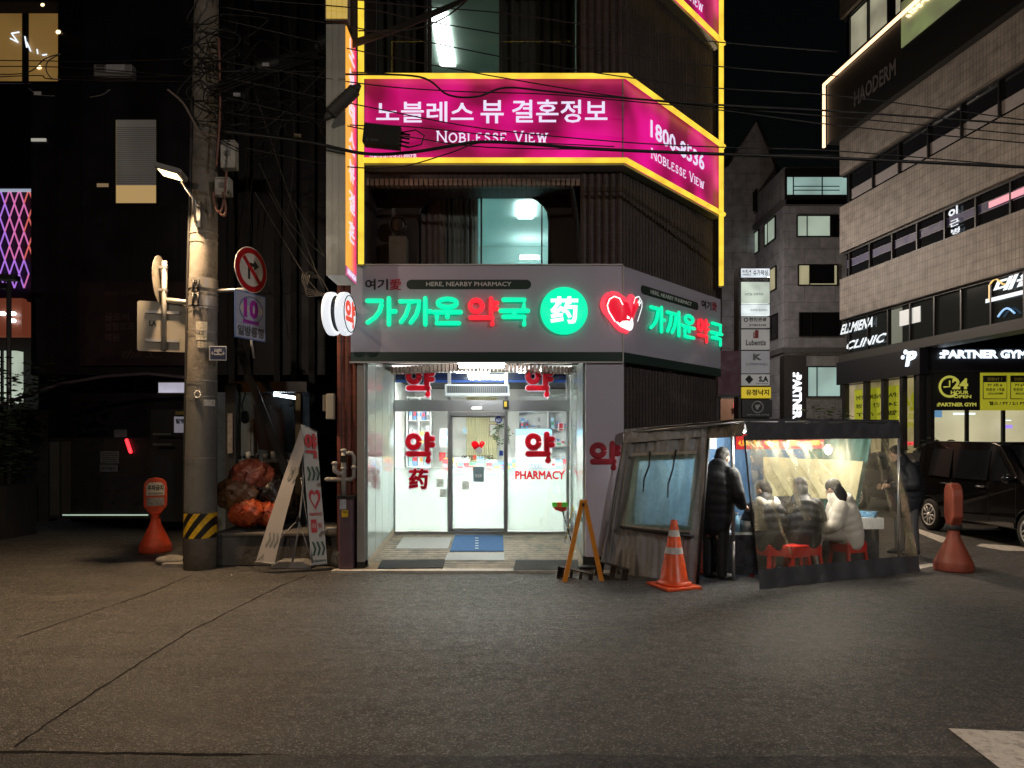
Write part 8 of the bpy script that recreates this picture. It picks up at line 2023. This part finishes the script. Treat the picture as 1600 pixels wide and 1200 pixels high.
# cables to the left of the pole
for c in ([(-40, 94), (60, 95), (160, 96), (300, 92)], [(-40, 104), (60, 104), (150, 108), (300, 120)], [(-40, 116), (40, 114), (70, 92), (95, 84)], [(-40, 122), (60, 118), (90, 124), (300, 128)], [(90, 120), (160, 119), (230, 120), (310, 118)]):
    cable(c, .007, 9.6, 9.5, label='black cable running from the pole off to the left', group='black cables running left from the pole')
for c in ([(95, 84), (76, 95), (72, 108), (80, 122), (95, 124)], [(45, 138), (60, 148), (85, 150)], [(140, 152), (160, 148), (172, 140)]):
    cable(c, .008, 9.5, 9.5, CBG, label='short slack cable tail left of the pole', group='slack cable tails left of the pole')
q = random.Random(13)
for i in range(20):
    x0, y0 = q.uniform(300, 345), q.uniform(0, 190); r1, r2_ = q.uniform(12, 55), q.uniform(8, 34); a0 = q.uniform(0, 6); n = q.randint(6, 9)
    px = [(x0 + q.uniform(0, 40) + r1 * cos(a0 + j * .8), y0 + r2_ * sin(a0 + j * .8) + j * q.uniform(-2, 4)) for j in range(n)]
    cable(px, q.choice([.006, .008, .010]), 9.35 + q.uniform(-.2, .1), 9.3, label='coiled black cable in the tangle around the pole top', group='coiled cables in the pole tangle')
for i in range(16):
    y0 = q.uniform(60, 220); x1 = q.uniform(430, 560)
    cable([(330, y0), (370 + q.uniform(-10, 30), y0 + q.uniform(0, 40)), (420, y0 + q.uniform(-10, 30)), (x1, q.uniform(60, 230))], q.choice([.006, .008]), 9.35, 8.8, label='black cable strung between the pole and the blade sign', group='cables between pole and blade sign')
for i in range(9):
    x = 352 + i * 12 + q.uniform(-4, 4); cable([(x, q.uniform(0, 120)), (x + q.uniform(-8, 8), 250), (x + q.uniform(-12, 12), 400), (x + q.uniform(-5, 20), q.uniform(430, 560))], .007, 10.2, 10.4, CBL, label='vertical black cable hanging beside the pole', group='vertical cables beside the pole')
for c in ([(354, 268), (350, 310), (344, 332), (336, 320), (334, 300)], [(342, 60), (344, 170), (338, 260)], [(348, 300), (353, 325), (350, 337), (342, 330)]):
    cable(c, .016, 9.25, 9.25, mat('terracotta_conduit', (.22, .10, .08), .5), label='terracotta coloured conduit clipped to the pole', group='terracotta conduits on the pole')
cable([(262, 140), (285, 160), (300, 185), (312, 205), (340, 214)], .014, 9.3, 9.3, mat('pale_conduit', (.25, .2, .17), .5), label='pale conduit tail curving into the pole from the left', group=None)
cable([(300, 150), (297, 300), (293, 460), (289, 700), (288, 880)], .022, 9.42, 9.52, mat('dark_conduit', (.025, .024, .024), .6), label='dark conduit running down the left edge of the pole to the ground', group=None)
# closures and boxes hung on the cables
def closure(label, a, b, r, Y, mt=BLACK, words_=None):
    a = P(*a, Y); b = P(*b, Y); t = thing('cable_closure', label, 'cable closure', (a + b) / 2)
    m = MB(); k = 14; m.tube([a.lerp(b, i / k) for i in range(k + 1)], [r * (1 if i % 2 else .93) for i in range(k + 1)], 12, True); m.build('ribbed_body', mt, t)
    m = MB(); d = (b - a).normalized(); m.tube([a - d * .10, a], [.02, r * .8], 8); m.tube([b, b + d * .08], [r * .8, .02], 8); m.build('end_cone', mt, t); return t
RIB = mat('closure_black', (.006, .006, .0065), .6, bump=.2)
closure('black cable closure box high by the blade sign top', (500, 72), (540, 55), .105, 8.6, RIB); closure('long dark closure slung in the cables beside the pole', (402, 108), (470, 92), .10, 9.0, RIB)
closure('grey capped cylinder closure tilted in front of the blade sign', (516, 178), (555, 140), .075, 8.1, mat('grey_closure', (.05, .047, .042), .6))
t = thing('terminal_box', 'black cable terminal box with stub cables hung before the magenta signboard', 'terminal box', P(598, 214, 8.1))
m = MB(); tb_ = front(8.1); M = Matrix.Translation(P(599, 214, 8.1)) @ Matrix.Rotation(math.radians(6), 4, 'Y'); m.box((-.215, -.08, -.105), (.20, .08, .105), M); 
for i in range(22): m.box((-.21 + i * .019, -.085, -.112), (-.2 + i * .019, .085, .112), M)
m.build('casing', RIB, t)
m = MB()
for i in range(4): m.tube([M @ Vector((.2, 0, .06 - i * .045)), M @ Vector((.3, 0, .055 - i * .047))], .013, 6)
m.build('stub_cable', RIB, t); m = MB(); m.tube([P(627, 207, 8.05), P(650, 203, 8.05), P(663, 212, 8.05), P(658, 226, 8.05), P(640, 230, 8.05), P(627, 228, 8.05)], .009, 6); m.build('loop_cable', CBL, t)
m = MB(); text(m, 'SK telecom', front(8.005), 572, 591, 215, 221, .0, d=.0); m.build('lettering', mat('faint_mark', (.12, .12, .12), .6), t)
t = thing('junction_box', 'grey junction box with a white label hung on the cables left of the pole', 'junction box', P(176, 110, 9.6)); jb = front(9.6)
m = MB(); bar(m, 146, 206, 100, 121, jb, -.12, 0); bevel(m.build('casing', mat('junction_grey', (.14, .135, .13), .5, var=.2), t), .01); m = MB(); bar(m, 166, 195, 100.5, 112.5, jb, .001, .004); m.build('white_label', mat('junction_label', (.3, .3, .32), .5, var=.2, vs=30), t); m = MB()
for i in range(5):
    for j in range(2): bar(m, 151 + i * 2.6, 152.6 + i * 2.6, 102 + j * 5, 105 + j * 5, jb, .001, .006)
m.build('port_grid', BLACK, t)
for label, x, y in (('small white tag on the cables above the left of the pole', 415, 101), ('pale blue tag clipped to the cables near the pole', 370, 148), ('cream tag hung on the lower cables left of the blade sign', 465, 212), ('grey tag at the end of the cables left of the pole', 59, 146)):
    m = MB(); m.bx(P(x, y, 8.9), (.085, .012, .045), .1); tag(m.build('cable_tag', mat('tag_' + str(x), (.32, .32, .34) if x < 460 else (.3, .27, .18), .6)), label, 'tag')

# ------------------------------------------------------------ street lamps behind the viewer that light the road, two added lamps hidden further back
def street_lamp(label, x, y, h, tx, ty, power, col, tz=.5):
    t = thing('street_lamp', label, 'street lamp', (x, y, 0))
    d = Vector((tx - x, ty - y, 0)).normalized()
    m = MB(); m.tube([(x, y, 0), (x, y, h * .7), (x, y, h)], [.11, .085, .06], 14); m.build('pole', GREYM, t)
    e = Vector((x, y, h)) + d * 1.4
    m = MB(); m.tube([(x, y, h - .05), Vector((x, y, h)) + d * .5 + Vector((0, 0, .15)), e + Vector((0, 0, .1))], .04, 8); m.build('arm', GREYM, t)
    m = MB(); m.ell(e + Vector((0, 0, .09)), (.3, .3, .09), 16, 8); m.build('lamp_head', DARKM, t)
    m = MB(); m.lathe([(0, 0), (.2, 0), (.2, .012), (0, .0121)], 20, Matrix.Translation(e + Vector((0, 0, -.015)))); m.build('lamp_lens', glow('lamp_lens_' + str(int(power)), col, 12), t)
    lamp('street_lamp_beam', 'AREA', e + Vector((0, 0, -.03)), power, col, t, .4, (tx, ty, tz), 170)
street_lamp('tall street lamp standing on the pavement across the road to the left', -6.5, -3.2, 6.8, -1.5, 8.5, 235, (1, .82, .64))
street_lamp('tall street lamp standing on the pavement across the road to the right', 8.0, -3.0, 6.8, 4.5, 10.5, 490, (1, .92, .86))
street_lamp('tall added street lamp, unseen behind the pharmacy building, lighting the tiled building', 3.2, 27, 8.5, 11.5, 22, 760, (1, .85, .72), 6.5)  # added out of sight to light the tiled and stone buildings
t = thing('added_lamp', 'short added lamp hidden behind the tenant pylon to light the cars and facades', 'street lamp', (5.32, 15.6, 0)); m = MB(); m.tube([(5.32, 15.6, 0), (5.32, 15.6, 4.4)], .06, 10); m.build('pole', GREYM, t); m = MB(); m.ell((5.32, 15.6, 4.6), (.2, .2, .2)); m.build('lamp_globe', glow('warm_globe', (1, .75, .5), 14), t)  # added lamp, kept short and out of sight, brightens car and facades
lamp('added_lamp_light', 'POINT', (5.6, 15.4, 4.5), 640, (1, .74, .5), t, .22)
for o in S.objects:
    if o.type == 'MESH' and o.data.users == 1 and not o.data.materials: o.data.materials.append(DARKM)
